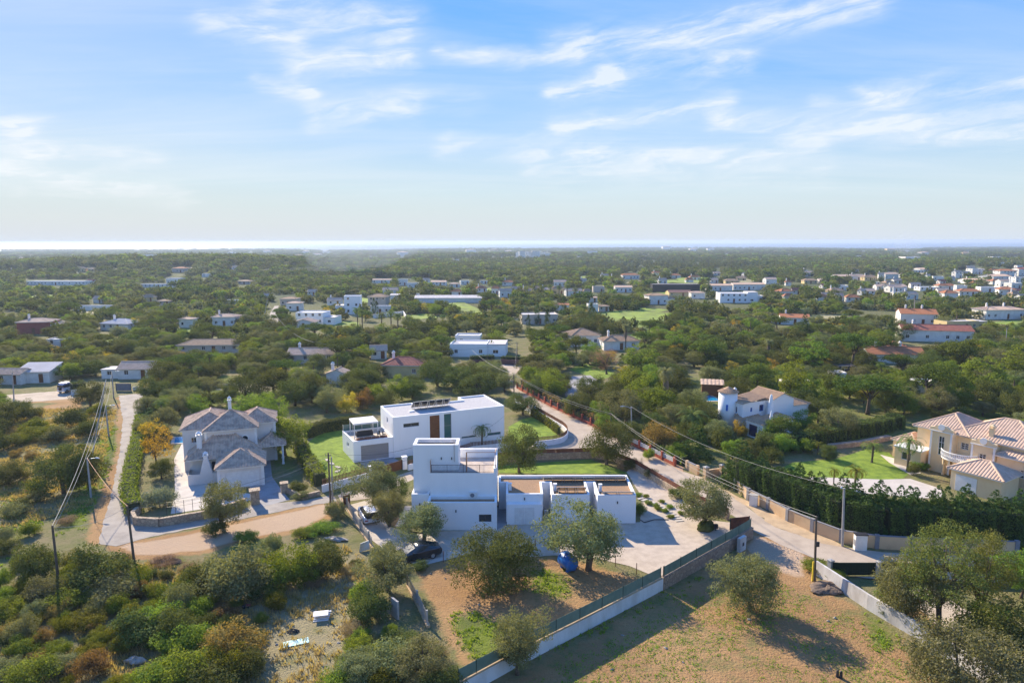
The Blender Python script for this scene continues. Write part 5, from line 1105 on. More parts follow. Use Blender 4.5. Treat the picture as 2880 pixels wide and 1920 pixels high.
def pillar(name, label, px, w, h, mt, cap=None, capm=None, cat='pillar', group=None):
    p = G(*px); t = thing(name, label, cat, p, .4, group); MB().box(-w/2, w/2, -w/2, w/2, -.05, h).build('shaft', mt, t)
    c = w*.62; k = MB(); k.add([(-c, -c, h+.002), (c, -c, h+.002), (c, c, h+.002), (-c, c, h+.002), (-c, -c, h+.1), (c, -c, h+.1), (c, c, h+.1), (-c, c, h+.1), (0, 0, h+.1+(cap or .05))], [(3, 2, 1, 0), (0, 1, 5, 4), (1, 2, 6, 5), (2, 3, 7, 6), (3, 0, 4, 7), (4, 5, 8), (5, 6, 8), (6, 7, 8), (7, 4, 8)]); k.build('cap', capm or mt, t); return t
slat_fence('slatted_fence', 'brown slat fence on low white wall below the bright lawn', [(907, 1384), (998, 1358), (1038, 1348)], .95, .75, WHITE, SLAT)
slat_fence('slatted_fence', 'brown slat fence along the lane behind the white tower', [(1148, 1322), (1250, 1292), (1330, 1268), (1440, 1257)], .8, .6, WHITE, SLAT, step=.22)
slat_fence('slatted_fence', 'brown slat fence bending round the lawn on a curved white wall', [(1500, 1256), (1528, 1253), (1555, 1250), (1574, 1246), (1586, 1241), (1594, 1233), (1596, 1225), (1592, 1217), (1582, 1208), (1545, 1186), (1507, 1164)], .85, .6, WHITE, SLAT, step=.2)
slat_fence('slatted_fence', 'rust-brown boarding on white wall beside the upper lane', [(1486, 1158), (1450, 1129)], .6, .8, WHITE, RUST, step=.125, sw=.12)
for i, q in enumerate(((1045, 1347), (1138, 1318))): pillar('gate_pillar', ('white gate pillar at the slat fence below the lawn', 'white gate pillar beside the white tower')[i], q, .6, 1.7, WHITE)
for i, q in enumerate(((1493, 1163), (1503, 1166))): pillar('gate_pillar', ('white gate pillar at the upper end of the curved wall', 'white gate pillar at the head of the lane boarding')[i], q, .4, 1.5, WHITE)
def panel_gate(name, label, a, b, h, mt, n, z0=.06, cat='gate'):
    A, B = Vector(G(*a)), Vector(G(*b)); t = thing(name, label, cat, tuple(A), math.atan2(B.y-A.y, B.x-A.x)); L_ = (B-A).length
    for i in range(n): MB().box(L_*i/n+.006, L_*(i+1)/n-.006, -.025, .025, z0, h).build('board', mt, t)
    for x in (.02, L_-.02): MB().box(x-.05, x+.05, -.07, -.026, 0, h+.05).build('post', DARK, t)
    for z in (.3, h-.25): MB().box(.07, L_-.07, -.06, -.026, z, z+.06).build('rail', mt, t)
    return t
panel_gate('sliding_gate', 'brown boarded sliding gate before the wide garage', (1053, 1345), (1131, 1319), 1.35, WOOD, 16)
panel_gate('gate', 'rusty steel gate leaf at the head of the driveway', (966, 1424), (984, 1418), 1.3, RUST, 4)
panel_gate('gate', 'rust-brown gate leaf standing open beside the spreading tree', (1046, 1406), (1062, 1400), 1.3, RUST, 4)
panel_gate('gate', 'rusty steel gate by the old olive tree in the corner', (2052, 1490), (2106, 1484), 1.35, RUST, 8)
panel_gate('gate', 'dark grey gate at the top of the lane', (327, 1099), (370, 1099), 1.6, PILLAR, 12)
panel_gate('gate', 'wide dark green gate of the gravel court', (2340, 1618), (2466, 1618), 1.3, DKGREEN, 18)
panel_gate('gate', 'dark narrow gate between the tan pillars', (2031, 1345), (2042, 1349), 1.5, DARK, 3)
panel_gate('fence', 'pale picket fence behind the parked van', (165, 1086), (200, 1084), 1.3, RY, 14, cat='fence')
# rust plates on rubble wall round the lawn and along the lane
def wall_with_plates(name, label, px, h, plate, stone, plm, n_per=2.2):
    P = path_pts(px); t = thing(name, label, 'wall', tuple(P[0])); Q = [p-P[0] for p in P]
    for a, b in zip(Q[:-1], Q[1:]):
        mb = MB(); wall_run(mb, [a, b], h, .4); mb.build('stonework', stone, t); k = max(1, int((b-a).length/n_per))
        for i in range(k):
            p0, p1 = a.lerp(b, i/k), a.lerp(b, (i+1)/k); d = (p1-p0).normalized(); m_ = MB(); m_.beam(p0+d*.02+Vector((0, 0, h+plate/2+.01)), p1-d*.02+Vector((0, 0, h+plate/2+.01)), .05, plate); m_.build('plate', plm, t)
wall_with_plates('stone_wall', 'rubble wall topped with rust plates across the back of the lawn', [(1400, 1302), (1512, 1292), (1665, 1287), (1712, 1294)], .95, .55, STONE, RUST)
wall_with_plates('stone_wall', 'sunlit rubble wall with rust plates beside the lane', [(1722, 1294), (1790, 1322), (1860, 1365), (1925, 1404), (2000, 1440), (2048, 1462)], .85, .55, STONE2, RUST)
def plain_wall(name, label, px, h, mt, t_=.25, cope=None, copem=None, cat='wall'):
    P = path_pts(px); t = thing(name, label, cat, tuple(P[0])); Q = [p-P[0] for p in P]
    for a, b in zip(Q[:-1], Q[1:]):
        mb = MB(); wall_run(mb, [a, b], h, t_); mb.build('section', mt, t)
        if cope: m_ = MB(); wall_run(m_, [a, b], h+cope, t_+.08, z0=h+.003); m_.build('coping', copem or TRIM, t)
    return t
cw = plain_wall('stone_wall', 'brown rubble boundary wall at the corner of the gravel yard', [(2113, 1511), (2065, 1540), (1960, 1600), (1862, 1656)], 1.2, STONE, .4)
ww = plain_wall('boundary_wall', 'whitewashed boundary wall running down the brown field', [(1861, 1657), (1750, 1716), (1640, 1774), (1551, 1820), (1440, 1878), (1290, 1962)], 1.15, OLDWHITE, .3, .07, SAND)
# green netting on posts above the boundary walls
def netting(label, px, z0, h):
    P = path_pts(px); t = thing('netting_fence', label, 'fence', tuple(P[0])); Q = [p-P[0] for p in P]
    st = along(Q, 2.6, .1); st.append((Q[-1], st[-1][1]))
    for (p, a), (q, b) in zip(st[:-1], st[1:]):
        m_ = MB(); d = (q-p).normalized(); m_.beam(p+d*.03+Vector((0, 0, z0+h/2)), q-d*.03+Vector((0, 0, z0+h/2)), .012, h-.04); m_.build('netting', GREENNET, t)
    for p, a in st: MB().tube([(p.x, p.y, z0-.05), (p.x, p.y, z0+h+.06)], .03, 6).build('post', DKGREEN, t)
netting('green netting fence on the rubble boundary wall', [(2111, 1511), (2065, 1540), (1960, 1600), (1864, 1656)], 1.2, .95); netting('green netting fence on the whitewashed boundary wall', [(1859, 1658), (1750, 1717), (1640, 1775), (1551, 1821), (1440, 1879), (1290, 1963)], 1.24, .95)
mbx = thing('meter_box', 'concrete meter cabinet set in the rubble boundary wall', 'meter box', G(2081, 1546), math.atan2(G(1960, 1600)[1]-G(2065, 1540)[1], G(1960, 1600)[0]-G(2065, 1540)[0])+math.pi)
MB().box(-.6, .6, -.32, .02, -.05, 1.45).build('cabinet', CONCW, mbx); MB().box(-.12, .18, -.34, -.322, .55, .9).build('door', DARK, mbx)
plain_wall('concrete_wall', 'stained concrete wall dividing field and gravel court', [(2294, 1614), (2360, 1658), (2440, 1712), (2500, 1748), (2578, 1794), (2700, 1872), (2850, 1975)], 1.35, CONCW, .2)
plain_wall('garden_wall', 'low grey wall continuing the dark green gate', [(2470, 1620), (2520, 1622), (2640, 1628), (2900, 1640)], .7, CONCW, .2)
panel_gate('screen_fence', 'dark green screen on the low grey wall', (2470, 1618), (2900, 1638), 1.35, DKGREEN, 40, z0=.75, cat='fence')
pillar('gate_pillar', 'grey pillar where the green gate meets the concrete wall', (2334, 1616), .4, 1.4, CONCP); pillar('gate_pillar', 'grey pillar between the green gate and the green screen', (2468, 1622), .3, 1.45, CONCP)
# tan wall along the lane: panels between grey pillars
def panel_wall(label, px, h, step, mt, pm, ph):
    P = path_pts(px); t = thing('garden_wall', label, 'wall', tuple(P[0])); Q = [p-P[0] for p in P]; st = along(Q, step)
    for (p, a), (q, b) in zip(st[:-1], st[1:]):
        m_ = MB(); wall_run(m_, [p, q], h, .2); m_.build('panel', mt, t); m_ = MB(); wall_run(m_, [p, q], h+.06, .26, z0=h+.003); m_.build('coping', PILLAR, t)
    for p, a in st: m_ = MB(); m_.box(-.2, .2, -.17, .17, -.1, ph).rot(a); m_.v = [(x+p.x, y+p.y, z) for x, y, z in m_.v]; m_.build('pillar', pm, t)
panel_wall('long tan garden wall with grey pillars below the conifer hedge', [(2068, 1378), (2104, 1405), (2162, 1434), (2219, 1466), (2292, 1498), (2374, 1529), (2410, 1536), (2482, 1543), (2565, 1547), (2797, 1557), (2900, 1560)], 1.35, 3.3, WALLTAN, PILLAR, 1.5)
panel_wall('short tan wall by the gate pillars', [(1932, 1320), (1984, 1345)], 1.2, 2.2, WALLTAN, WALLTAN, 1.3); plain_wall('garden_wall', 'tan wing wall curving to the dark narrow gate', [(1986, 1344), (2010, 1340), (2029, 1338)], 1.1, WALLTAN)
pillar('gate_pillar', 'tan gate pillar at the bend of the lane', (1985, 1347), .55, 1.6, WALLTAN, .12, CONCP); pillar('gate_pillar', 'tan gate pillar left of the dark narrow gate', (2029, 1343), .45, 1.7, WALLTAN, .12, CONCP); pillar('gate_pillar', 'tan gate pillar right of the dark narrow gate', (2044, 1352), .45, 1.7, WALLTAN, .12, CONCP)
for lab, q, s in (('white meter cabinet with grey door against the tan wall', (2119, 1421), 1.0), ('white meter cabinet with dark top beside the street lamp', (2418, 1545), 1.25)):
    t = thing('meter_box', lab, 'meter box', G(*q), -.5 if s == 1 else -.1); MB().box(-.45*s, .45*s, -.3, .3, -.05, 1.3*s).build('cabinet', WHITE2, t); MB().box(-.5*s, .5*s, -.34, .34, 1.3*s+.003, 1.38*s).build('lid', CONCP if s == 1 else DARK, t); MB().box(-.47*s-.0, -.452*s, -.2, .2, .5, 1.1).build('door', PILLAR, t)
# red fence along the lane
rp = path_pts([(1455, 1092), (1559, 1148), (1655, 1192), (1786, 1255), (1924, 1323)])
rf = thing('red_fence', 'red ochre fence with pillars, low wall and slatted panels along the lane', 'fence', tuple(rp[0])); Q = [p-rp[0] for p in rp]; st = along(Q, 2.9)
for p, a in st:
    m_ = MB(); m_.box(-.17, .17, -.17, .17, -.1, 1.25); m_.add([(-.2, -.2, 1.25), (.2, -.2, 1.25), (.2, .2, 1.25), (-.2, .2, 1.25), (0, 0, 1.42)], [(0, 1, 4), (1, 2, 4), (2, 3, 4), (3, 0, 4), (3, 2, 1, 0)]); m_.rot(a); m_.v = [(x+p.x, y+p.y, z) for x, y, z in m_.v]; m_.build('pillar', REDW, rf)
for i, ((p, a), (q, b)) in enumerate(zip(st[:-1], st[1:])):
    d = (q-p).normalized(); m_ = MB(); wall_run(m_, [p+d*.17, q-d*.17], .42, .18); m_.build('low_wall', REDW, rf)
    white = i > len(st)*.66
    for k in range(4):
        z = .55+k*.16; m_ = MB(); m_.beam(p+d*.18+Vector((0, 0, z)), q-d*.18+Vector((0, 0, z)), .03, .10); m_.build('slat', TRIM if white else DARK, rf)
# grey metal fence beside the driveway, wooden one lower down
def sheet_fence(name, label, px, h, mt, n):
    P = path_pts(px); t = thing(name, label, 'fence', tuple(P[0])); Q = [p-P[0] for p in P]; st = along(Q, 1.15)
    m_ = MB(); wall_run(m_, Q, .22, .3); m_.build('footing', SAND, t)
    for (p, a), (q, b) in zip(st[:-1], st[1:]):
        m_ = MB(); L_ = (q-p).length; 
        for k in range(6): m_.box(L_*k/6+.01, L_*(k+.86)/6, -.02+.03*(k % 2), .0+.03*(k % 2), .24, h)
        m_.rot(a); m_.v = [(x+p.x, y+p.y, z) for x, y, z in m_.v]; m_.build('panel', mt, t)
    for p, a in st[::3]: MB().box(p.x-.07, p.x+.07, p.y-.07, p.y+.07, 0, h+.25).build('post', CONCP, t)
sheet_fence('sheet_fence', 'grey ribbed metal fence along the driveway', [(962, 1402), (985, 1445), (1012, 1490), (1050, 1545)], 1.15, METAL if False else CONCP, 6)
sheet_fence('sheet_fence', 'leaning weathered board fence on the brown slope', [(1146, 1648), (1180, 1710), (1205, 1765)], 1.1, TIMBER if False else CONCP, 6)
for i, q in enumerate(((1247, 1580), (1297, 1565), (1506, 1545), (1574, 1558), (1731, 1592), (1790, 1615), (1120, 1590))):
    t = tag(MB().tube([(0, 0, -.1), (0, 0, 1.15)], .035, 6).build('fence_post', RUST), 'thin rusty fence post along the edge of the gravel', 'post', 'thin rusty fence posts'); t.location = G(*q)
# stone walls of the grey villa
plain_wall('stone_wall', 'curved rubble wall below the patio of the grey villa', [(392, 1442), (374, 1460), (382, 1476), (449, 1480), (571, 1459), (640, 1440), (690, 1422)], .95, STONE2, .4); pillar('gate_pillar', 'stone gate pillar by the drive of the grey villa', (718, 1416), 1.0, 1.7, STONE2, .06); pillar('gate_pillar', 'broad stone pillar at the far side of the paved drive', (800, 1384), .8, 1.2, STONE2, .05)
plain_wall('stone_wall', 'low rubble wall beside the paved drive', [(806, 1384), (850, 1404), (900, 1392)], .6, STONE2, .35)
ir = thing('railing', 'thin iron railing above the curved rubble wall', 'railing', G(470, 1452)); P = path_pts([(470, 1450), (540, 1440), (610, 1425)]); Q = [p-P[0] for p in P]
for p, a in along(Q, .9): MB().box(p.x-.02, p.x+.02, p.y-.02, p.y+.02, .0, 1.7).build('post', DARK, ir)
for z in (1.1, 1.65):
    for a, b in zip(Q[:-1], Q[1:]): m_ = MB(); m_.beam(a+Vector((0, 0, z)), b+Vector((0, 0, z)), .03); m_.build('rail', DARK, ir)
plain_wall('garden_wall', 'white wall beside the dark grey gate', [(374, 1098), (402, 1094)], .8, WHITE2); plain_wall('garden_wall', 'low white wall before the rounded hedge', [(200, 1110), (245, 1104)], 1.0, WHITE2); plain_wall('garden_wall', 'white wall below the terraced modern house', [(1050, 895), (1135, 885), (1142, 898)], 1.6, WHITE2)
plain_wall('garden_wall', 'dark hedge-topped wall by the lane fork', [(1320, 1026), (1388, 1024)], 1.3, TILED); plain_wall('garden_wall', 'dark brown wall below the clipped hedge at the lane fork', [(1408, 1024), (1505, 1030)], 1.3, TILED)
plain_wall('rubble_bank', 'stone bank between lawn and hedge of the cream villa', [(2330, 1262), (2420, 1252), (2500, 1236)], .7, STONE, .8)
# clipped hedges
def hedge(name, label, px, w, h, lm, dens=150, leaf=.16, seed=1, lumpy=.12, cat='hedge'):
    rng = np.random.default_rng(seed); P = path_pts(px); C, N_ = [], []
    for a, b in zip(P[:-1], P[1:]):
        l = (b-a).length; n = int(dens*l*(w+2*h)); d = np.array((b-a)/l); nn = np.array([-d[1], d[0], 0]); s = rng.random(n)*l; f = rng.random(n)*(w+2*h); r = rng.normal(size=n)*.07
        lum = lumpy*(np.sin(s*2.1+a.x)+np.sin(s*4.7+f)*.6)
        side = np.where(f < h, -1, np.where(f < h+w, 0, 1)); off = np.where(side == 0, f-h-w/2, side*w/2); z = np.where(side < 0, f, np.where(side == 0, h, f-h-w)); z = z*(1+.15*lum)
        c = np.array(a)[None]+d[None]*s[:, None]+nn[None]*(off*(1+lum*.8)+r)[:, None]; c[:, 2] = z+r*.8; C.append(c)
        m = nn[None]*side[:, None]+np.array([0, 0, 1.])[None]*(side == 0)[:, None]+rng.normal(size=(n, 3))*.7; N_.append(m/np.linalg.norm(m, axis=1, keepdims=True))
    C, N_ = np.concatenate(C), np.concatenate(N_); o0 = np.array(P[0]); V, Fc = leaf_quads(C-o0, N_, leaf*rng.uniform(.6, 1.3, len(C)), rng)
    t = thing(name, label, cat, tuple(P[0])); me = fastmesh('foliage', V, Fc, 4); me.materials.append(lm); link('foliage', me, lm, t)
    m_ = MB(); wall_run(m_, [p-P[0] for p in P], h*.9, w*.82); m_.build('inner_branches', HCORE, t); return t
hedge('clipped_hedge', 'long dark clipped hedge behind the bright lawn', [(862, 1232), (905, 1216), (960, 1206), (1048, 1196)], 1.2, 1.9, L_CAROB, 160, seed=2)
hedge('conifer_hedge', 'dense lower growth of the tall conifer hedge behind the tan wall', [(2086, 1376), (2185, 1418), (2305, 1468), (2375, 1498), (2480, 1516), (2650, 1522), (2900, 1530)], 2.8, 3.9, L_DARK, 150, .20, 12, .2)
hedge('hedge', 'bright green ivy hedge along the patched lane', [(378, 1448), (362, 1400), (372, 1330), (392, 1240), (400, 1180)], 1.5, 1.6, L_GREEN, 60, .22, 3, .3)
hedge('hedge', 'leafy hedge between the lawn and the grey villa', [(842, 1262), (858, 1300), (880, 1335), (902, 1366)], 1.6, 1.7, L_GREEN, 60, .22, 4, .3)
hedge('hedge', 'bamboo screen inside the curved wall', [(1496, 1168), (1540, 1196), (1572, 1222)], .5, 1.3, L_LENT, 90, .2, 5)
hedge('hedge', 'broad grey-green hedge between the white villa and the cream villa', [(2130, 1262), (2240, 1262), (2340, 1238), (2460, 1218), (2530, 1200)], 2.2, 2.2, L_CAROB, 110, .22, 6, .3)
hedge('clipped_hedge', 'clipped hedge above the dark brown wall at the lane fork', [(1410, 1022), (1506, 1026)], .9, 2.0, L_PINE, 60, .2, 7)
hedge('clipped_hedge', 'clipped hedge before the terraced white house', [(1322, 1024), (1390, 1021)], .9, 2.2, L_PINE, 60, .2, 8)
hedge('hedge', 'rounded dark hedge behind the low white wall', [(202, 1106), (240, 1101)], 2.4, 2.2, L_CAROB, 50, .26, 9, .3)
hedge('hedge', 'overgrown hedge along the inside of the red fence', [(1470, 1085), (1560, 1140), (1660, 1186), (1720, 1215)], 1.1, 1.5, L_BROWN, 45, .24, 10, .4)
hedge('hedge', 'low leafy hedge behind the white slatted panels', [(1800, 1250), (1870, 1285), (1925, 1310)], 1.0, 1.4, L_GREEN, 45, .24, 11, .4)
# ------------------------------------------------------------------ pools
def pool(label, px, mt=PAVEW):
    P = GP(px); t = thing('swimming_pool', label, 'pool', (P[0][0], P[0][1], 0)); Q = [(a-P[0][0], b-P[0][1]) for a, b in P]
    if sum(Q[i][0]*Q[(i+1) % len(Q)][1]-Q[(i+1) % len(Q)][0]*Q[i][1] for i in range(len(Q))) < 0: Q = Q[::-1]
    out = inset(Q, -.5); MB().prism(out, -.02, .08).build('surround', mt, t); MB().add([(*q, .10) for q in Q], [tuple(range(len(Q)))]).build('water', POOL, t)
pool('bright blue pool beside the round tower', [(1955, 1113), (1990, 1110), (2026, 1127), (1980, 1128), (1958, 1124)]); pool('blue pool behind the grey villa', [(490, 1246), (494, 1231), (528, 1230), (530, 1245)])
# ------------------------------------------------------------------ poles and cables
TOPS = {}
def pole(key, label, base, top, mt, r=.13, lamp=None, arm=True, guard=False):
    b = G(*base) if base[1] > 960 else GT(*base); tp = AT(*top, b[1]); h = tp[2]-b[2]; t = thing('utility_pole' if not lamp else 'street_light', label, 'pole' if not lamp else 'street light', b)
    lx = tp[0]-b[0]; MB().tube([(0, 0, -.2), (lx, 0, h)], [r, r*.7], 8).build('pole', mt, t); TOPS[key] = Vector(tp)
    if arm: MB().box(lx-.35, lx+.35, -.04, .04, h-.35, h-.27).build('crossarm', DARK, t); [MB().tube([(lx+x, 0, h-.27), (lx+x, 0, h-.12)], .035, 6).build('insulator', PILLAR, t) for x in (-.3, .3)]
    if lamp:
        s = lamp; a = MB(); a.tube([(lx*.95, 0, h*.93), (lx+.5*s, -.1, h*1.0), (lx+1.2*s, -.25, h*1.02)], .035, 6); a = a.build('lamp_arm', METAL, t); q = MB(); q.tube([(lx+1.1*s, -.22, h*1.02), (lx+1.35*s, -.28, h*1.025), (lx+1.75*s, -.36, h*1.02)], [.05, .11, .06], 8); q.build('lamp_head', METAL, t)
    if guard: MB().box(-.3, -.18, -.12, .0, 0, 1.9).build('cable_guard', mat('yellow_guard', (.75, .55, .05), .6, scale=3), t); MB().box(-.2, .12, -.26, -.12, h*.55, h*.55+.45).build('junction_box', DARK, t)
pole('a', 'dark timber pole at the head of the driveway', (930, 1418), (923, 1273), TIMBER); pole('a2', 'pale concrete pole close behind the timber pole', (936, 1416), (932, 1284), CONCP, .11, arm=False)
pole('b', 'concrete street light beside the lane in the scrub', (256, 1398), (245, 1288), CONCP, lamp=1, arm=False); pole('c', 'concrete street light half way up the lane', (306, 1226), (297, 1140), CONCP, lamp=1, arm=False); pole('d', 'concrete street light at the top of the lane', (320, 1119), (314, 1044), CONCP, lamp=1, arm=False)
pole('e', 'dark timber pole among bushes on the near slope', (166, 1646), (147, 1477), TIMBER, arm=False); pole('f', 'dark timber pole at the corner of the dirt lot', (380, 1598), (358, 1422), TIMBER, arm=False); pole('g', 'pale pole beside the pale track', (39, 1119), (34, 1042), CONCP)
pole('h', 'timber pole with yellow guard at the end of the concrete wall', (2291, 1632), (2296, 1452), TIMBER, arm=False, guard=True); pole('i', 'tall street light before the tan wall', (2369, 1535), (2374, 1372), CONCP, .15, lamp=-.3, arm=False)
pole('j', 'street light among the trees behind the red fence', (1778, 1238), (1775, 1143), CONCP, lamp=-1); pole('k', 'dark pole in the trees beside the lane', (1719, 1215), (1718, 1162), TIMBER, arm=False); pole('l', 'pole at the lane fork', (1454, 1030), (1454, 962), TIMBER); pole('m', 'pole wound with creeper above the curved wall', (1446, 1126), (1445, 1052), TIMBER, arm=False)
pole('n', 'pale leaning pole in the scrub left of the lane', (255, 1300), (298, 1068), CONCP, .10, arm=False); pole('o', 'mast behind the orange roof', (2571, 905), (2572, 836), CONCP, .14); pole('p', 'pole above the far red roof', (2828, 985), (2832, 922), CONCP, .12); pole('q', 'pole by the straight far lane', (740, 905), (752, 842), CONCP, .12); pole('r', 'pole by the tall conifer in the town', (2122, 850), (2124, 800), METAL, .14); pole('s', 'small pole on the green verge at the fork', (1370, 1045), (1370, 996), TIMBER, .1, arm=False); pole('u', 'pole beyond the farmhouse', (1940, 920), (1941, 870), TIMBER, .1, arm=False)
def wire(label, a, b, sag=.5, r=.022, mt=None, group=None):
    a, b = Vector(a), Vector(b); P = [a.lerp(b, k/14)+Vector((0, 0, -sag*4*(k/14)*(1-k/14))) for k in range(15)]
    m_ = MB(); m_.tube([p-a for p in P], r*.62, 5); o = m_.build('cable', mt or CABLE); o.location = a; tag(o, label, 'cable', group)
T = TOPS
wire('thick bright cable slung from the leaning pole down to the near pole', T['n'], T['e'], 1.2, .04); wire('cable from the leaning pole to the near pole, just beside the thick one', T['n']+Vector((.3, 0, -.2)), T['e']+Vector((.1, 0, -.2)), 1.5, .03)
wire('cable between the upper two street lights', T['d'], T['c'], .9, .03); wire('cable between the lower two street lights', T['c'], T['b'], .9, .03); wire('pinkish cable crossing the lane to the corner pole', T['b'], T['f'], .5, .03, COPPER)
wire('cable from the corner pole to the driveway pole', T['f'], T['a'], 1.0, .022, CABLED); wire('second cable from the corner pole to the driveway pole', T['f']+Vector((0, 0, -.3)), T['a']+Vector((.3, 0, -.3)), 1.1, .022); wire('cable from the corner pole into the scrub', T['f'], T['e']+Vector((0, 0, -.1)), .7, .022)
wire('dark cable from the driveway pole to the white tower', T['a'], (-9.6, 75.9, 8.2), .8, .022, CABLED); wire('dark cable passing the garage to the white tower', T['a']+Vector((.3, 0, 0)), (-11.1, 73.9, 6.9), .9, .022, CABLED); wire('cable from the white house roof to the palm wall', (-6.1, 75.9, 8.6), (-.95, 102.5, 4.6), .6, .022, CABLED)
wire('heavy cable from the creeper pole to the dark lane pole', T['m'], T['k'], .8, .035); wire('second cable from the creeper pole to the dark lane pole', T['m']+Vector((.2, 0, -.25)), T['k']+Vector((.2, 0, -.25)), 1.0, .03); wire('heavy cable from the dark lane pole to the yellow-guard pole', T['k'], T['h'], 1.3, .03); wire('second cable from the dark lane pole to the yellow-guard pole', T['k']+Vector((.2, 0, -.3)), T['h']+Vector((0, 0, -.25)), 1.5, .026); wire('cable from the garden street light over the tan wall', T['j'], T['i'], 1.4, .026); wire('cable from the terraced house to the creeper pole', (-9.5, 160, 5.5), T['m'], .8, .04)
wire('cable from the fork pole to the creeper pole', T['l'], T['m'], .8, .03); wire('cable across the far left trees', T['g'], T['d'], 1.0, .022); wire('cable from the pale track pole out of the left side', T['g'], T['g']+Vector((-30, -2, 0)), .8, .022); wire('cable sweeping over the farmhouse trees', T['q']+Vector((0, 0, -1)), (-50, 170, 6), 3.0, .05); wire('second cable sweeping over the farmhouse trees', (-50, 170, 6), T['l'], 2.5, .04)
# ------------------------------------------------------------------ vehicles
def loft(mb, secs):
    n = len(secs[0]); k0 = len(mb.v)
    for s in secs: mb.v += [tuple(map(float, p)) for p in s]
    for i in range(len(secs)-1): mb.f += [(k0+i*n+j, k0+i*n+(j+1) % n, k0+(i+1)*n+(j+1) % n, k0+(i+1)*n+j) for j in range(n)]
    mb.f += [tuple(k0+j for j in range(n-1, -1, -1)), tuple(k0+(len(secs)-1)*n+j for j in range(n))]
def car(name, label, loc, rz, paint, body, cabin, wheels=(1.45, -1.4), wr=.33, hw=.92, hatch=None, glass=None):
    """body: (x, z low, z high, half width); cabin: (x, z top, half width at belt, half width at roof) over the body"""
    t = thing(name, label, 'car', loc, rz); mb = MB()
    loft(mb, [[(x, -w, zl+.08), (x, -w*1.0, (zl+zh)*.52), (x, -w*.97, zh-.06), (x, -w*.88, zh), (x, w*.88, zh), (x, w*.97, zh-.06), (x, w, (zl+zh)*.52), (x, w, zl+.08), (x, w*.85, zl), (x, -w*.85, zl)] for x, zl, zh, w in body])
    bo = mb.build('body', paint, t, True)
    md_ = bo.modifiers.new('edge', 'EDGE_SPLIT'); md_.split_angle = R(38)
    gl = MB(); loft(gl, [[(x, -wb, zb), (x, -wt, zt), (x, wt, zt), (x, wb, zb)] for x, zb, zt, wb, wt in cabin]); gl.build('windows', glass or GLASS, t)
    rf = MB(); c = [s for s in cabin if s[2]-s[1] > .33]; loft(rf, [[(x, -wt-.015, zt-.05), (x, -wt*.8, zt+.025), (x, wt*.8, zt+.025), (x, wt+.015, zt-.05)] for x, zb, zt, wb, wt in c]); rf.build('roof', paint, t, True)
    for x in wheels:
        for s in (-1, 1):
            w = MB(); w.tube([(x, s*(hw-.2), wr), (x, s*(hw+.02), wr)], wr, 16); w = w.build('wheel', DARK, t); r_ = MB(); r_.tube([(x, s*(hw+.0), wr), (x, s*(hw+.03), wr)], wr*.62, 10); r_.build('rim', METAL, w)
    L0, L1 = body[0], body[-1]
    for s in (-1, 1):
        MB().box(L1[0]-.02, L1[0]+.02, s*.62-.16, s*.62+.16, L1[2]-.22, L1[2]-.08).build('headlight', TRIM, t); MB().box(L0[0]-.02, L0[0]+.02, s*.62-.18, s*.62+.18, L0[2]-.22, L0[2]-.08).build('tail_light', RRED, t)
        MB().box(.55, .68, s*(hw+.0)-.02, s*(hw+.16), .93, 1.05).build('mirror', paint, t)
    return t
GREYP = mat('graphite_paint', (.06, .068, .075), .22, scale=.5, amt=.1, metal=.55, spec=.6); WHITEP = mat('white_paint', (.76, .76, .78), .2, scale=.5, amt=.1, spec=.6)
f0, r0_ = Vector(G(1140, 1588)), Vector(G(1219, 1571)); dv = (f0-r0_).normalized(); nn = Vector((dv.y, -dv.x, 0)); cpos = (f0+r0_)/2; rzc = math.atan2(dv.y, dv.x); lft_ = Vector((-dv.y, dv.x, 0))
sgn = 1 if (lft_.y > 0) else -1
cc_ = cpos+lft_*sgn*.9
car('sedan', 'dark graphite coupe parked beside the olive tree on the driveway', (cc_.x, cc_.y, .032), rzc, GREYP, [(-2.4, .35, .88, .78), (-2.2, .25, 1.0, .88), (-1.5, .22, 1.0, .92), (.4, .22, .95, .93), (1.5, .22, .86, .91), (2.15, .24, .74, .85), (2.42, .32, .60, .70)],
    [(-2.15, .98, 1.0, .72, .66), (-1.2, .98, 1.32, .82, .62), (-.4, .96, 1.42, .84, .62), (.35, .94, 1.36, .84, .62), (1.25, .88, .92, .80, .70)])
f0, r0_ = Vector(G(1024, 1436)), Vector(G(1048, 1478)); dv = (f0-r0_).normalized(); rzc = math.atan2(dv.y, dv.x); cc_ = r0_+dv*2.15
suv = car('hatchback', 'white hatchback with its boot lid raised on the driveway', (cc_.x, cc_.y, .032), rzc, WHITEP, [(-2.05, .35, .75, .80), (-1.95, .28, 1.0, .86), (-1.2, .24, 1.02, .90), (.5, .24, 1.0, .90), (1.4, .24, .95, .88), (1.95, .28, .8, .80), (2.1, .36, .62, .70)],
    [(-2.0, .75, 1.35, .70, .58), (-1.85, 1.0, 1.46, .8, .62), (-.6, 1.0, 1.52, .82, .64), (.2, .98, 1.47, .82, .62), (1.1, .96, 1.0, .78, .68)], wheels=(1.3, -1.3), hw=.88, glass=DARK)
hb = MB(); hb.add([(-1.9, -.62, 1.5), (-1.9, .62, 1.5), (-2.75, .58, 1.72), (-2.75, -.58, 1.72), (-1.9, -.62, 1.56), (-1.9, .62, 1.56), (-2.75, .58, 1.78), (-2.75, -.58, 1.78)], [(0, 1, 2, 3), (7, 6, 5, 4), (0, 4, 5, 1), (1, 5, 6, 2), (2, 6, 7, 3), (3, 7, 4, 0)]); hb.build('boot_lid', WHITEP, suv)
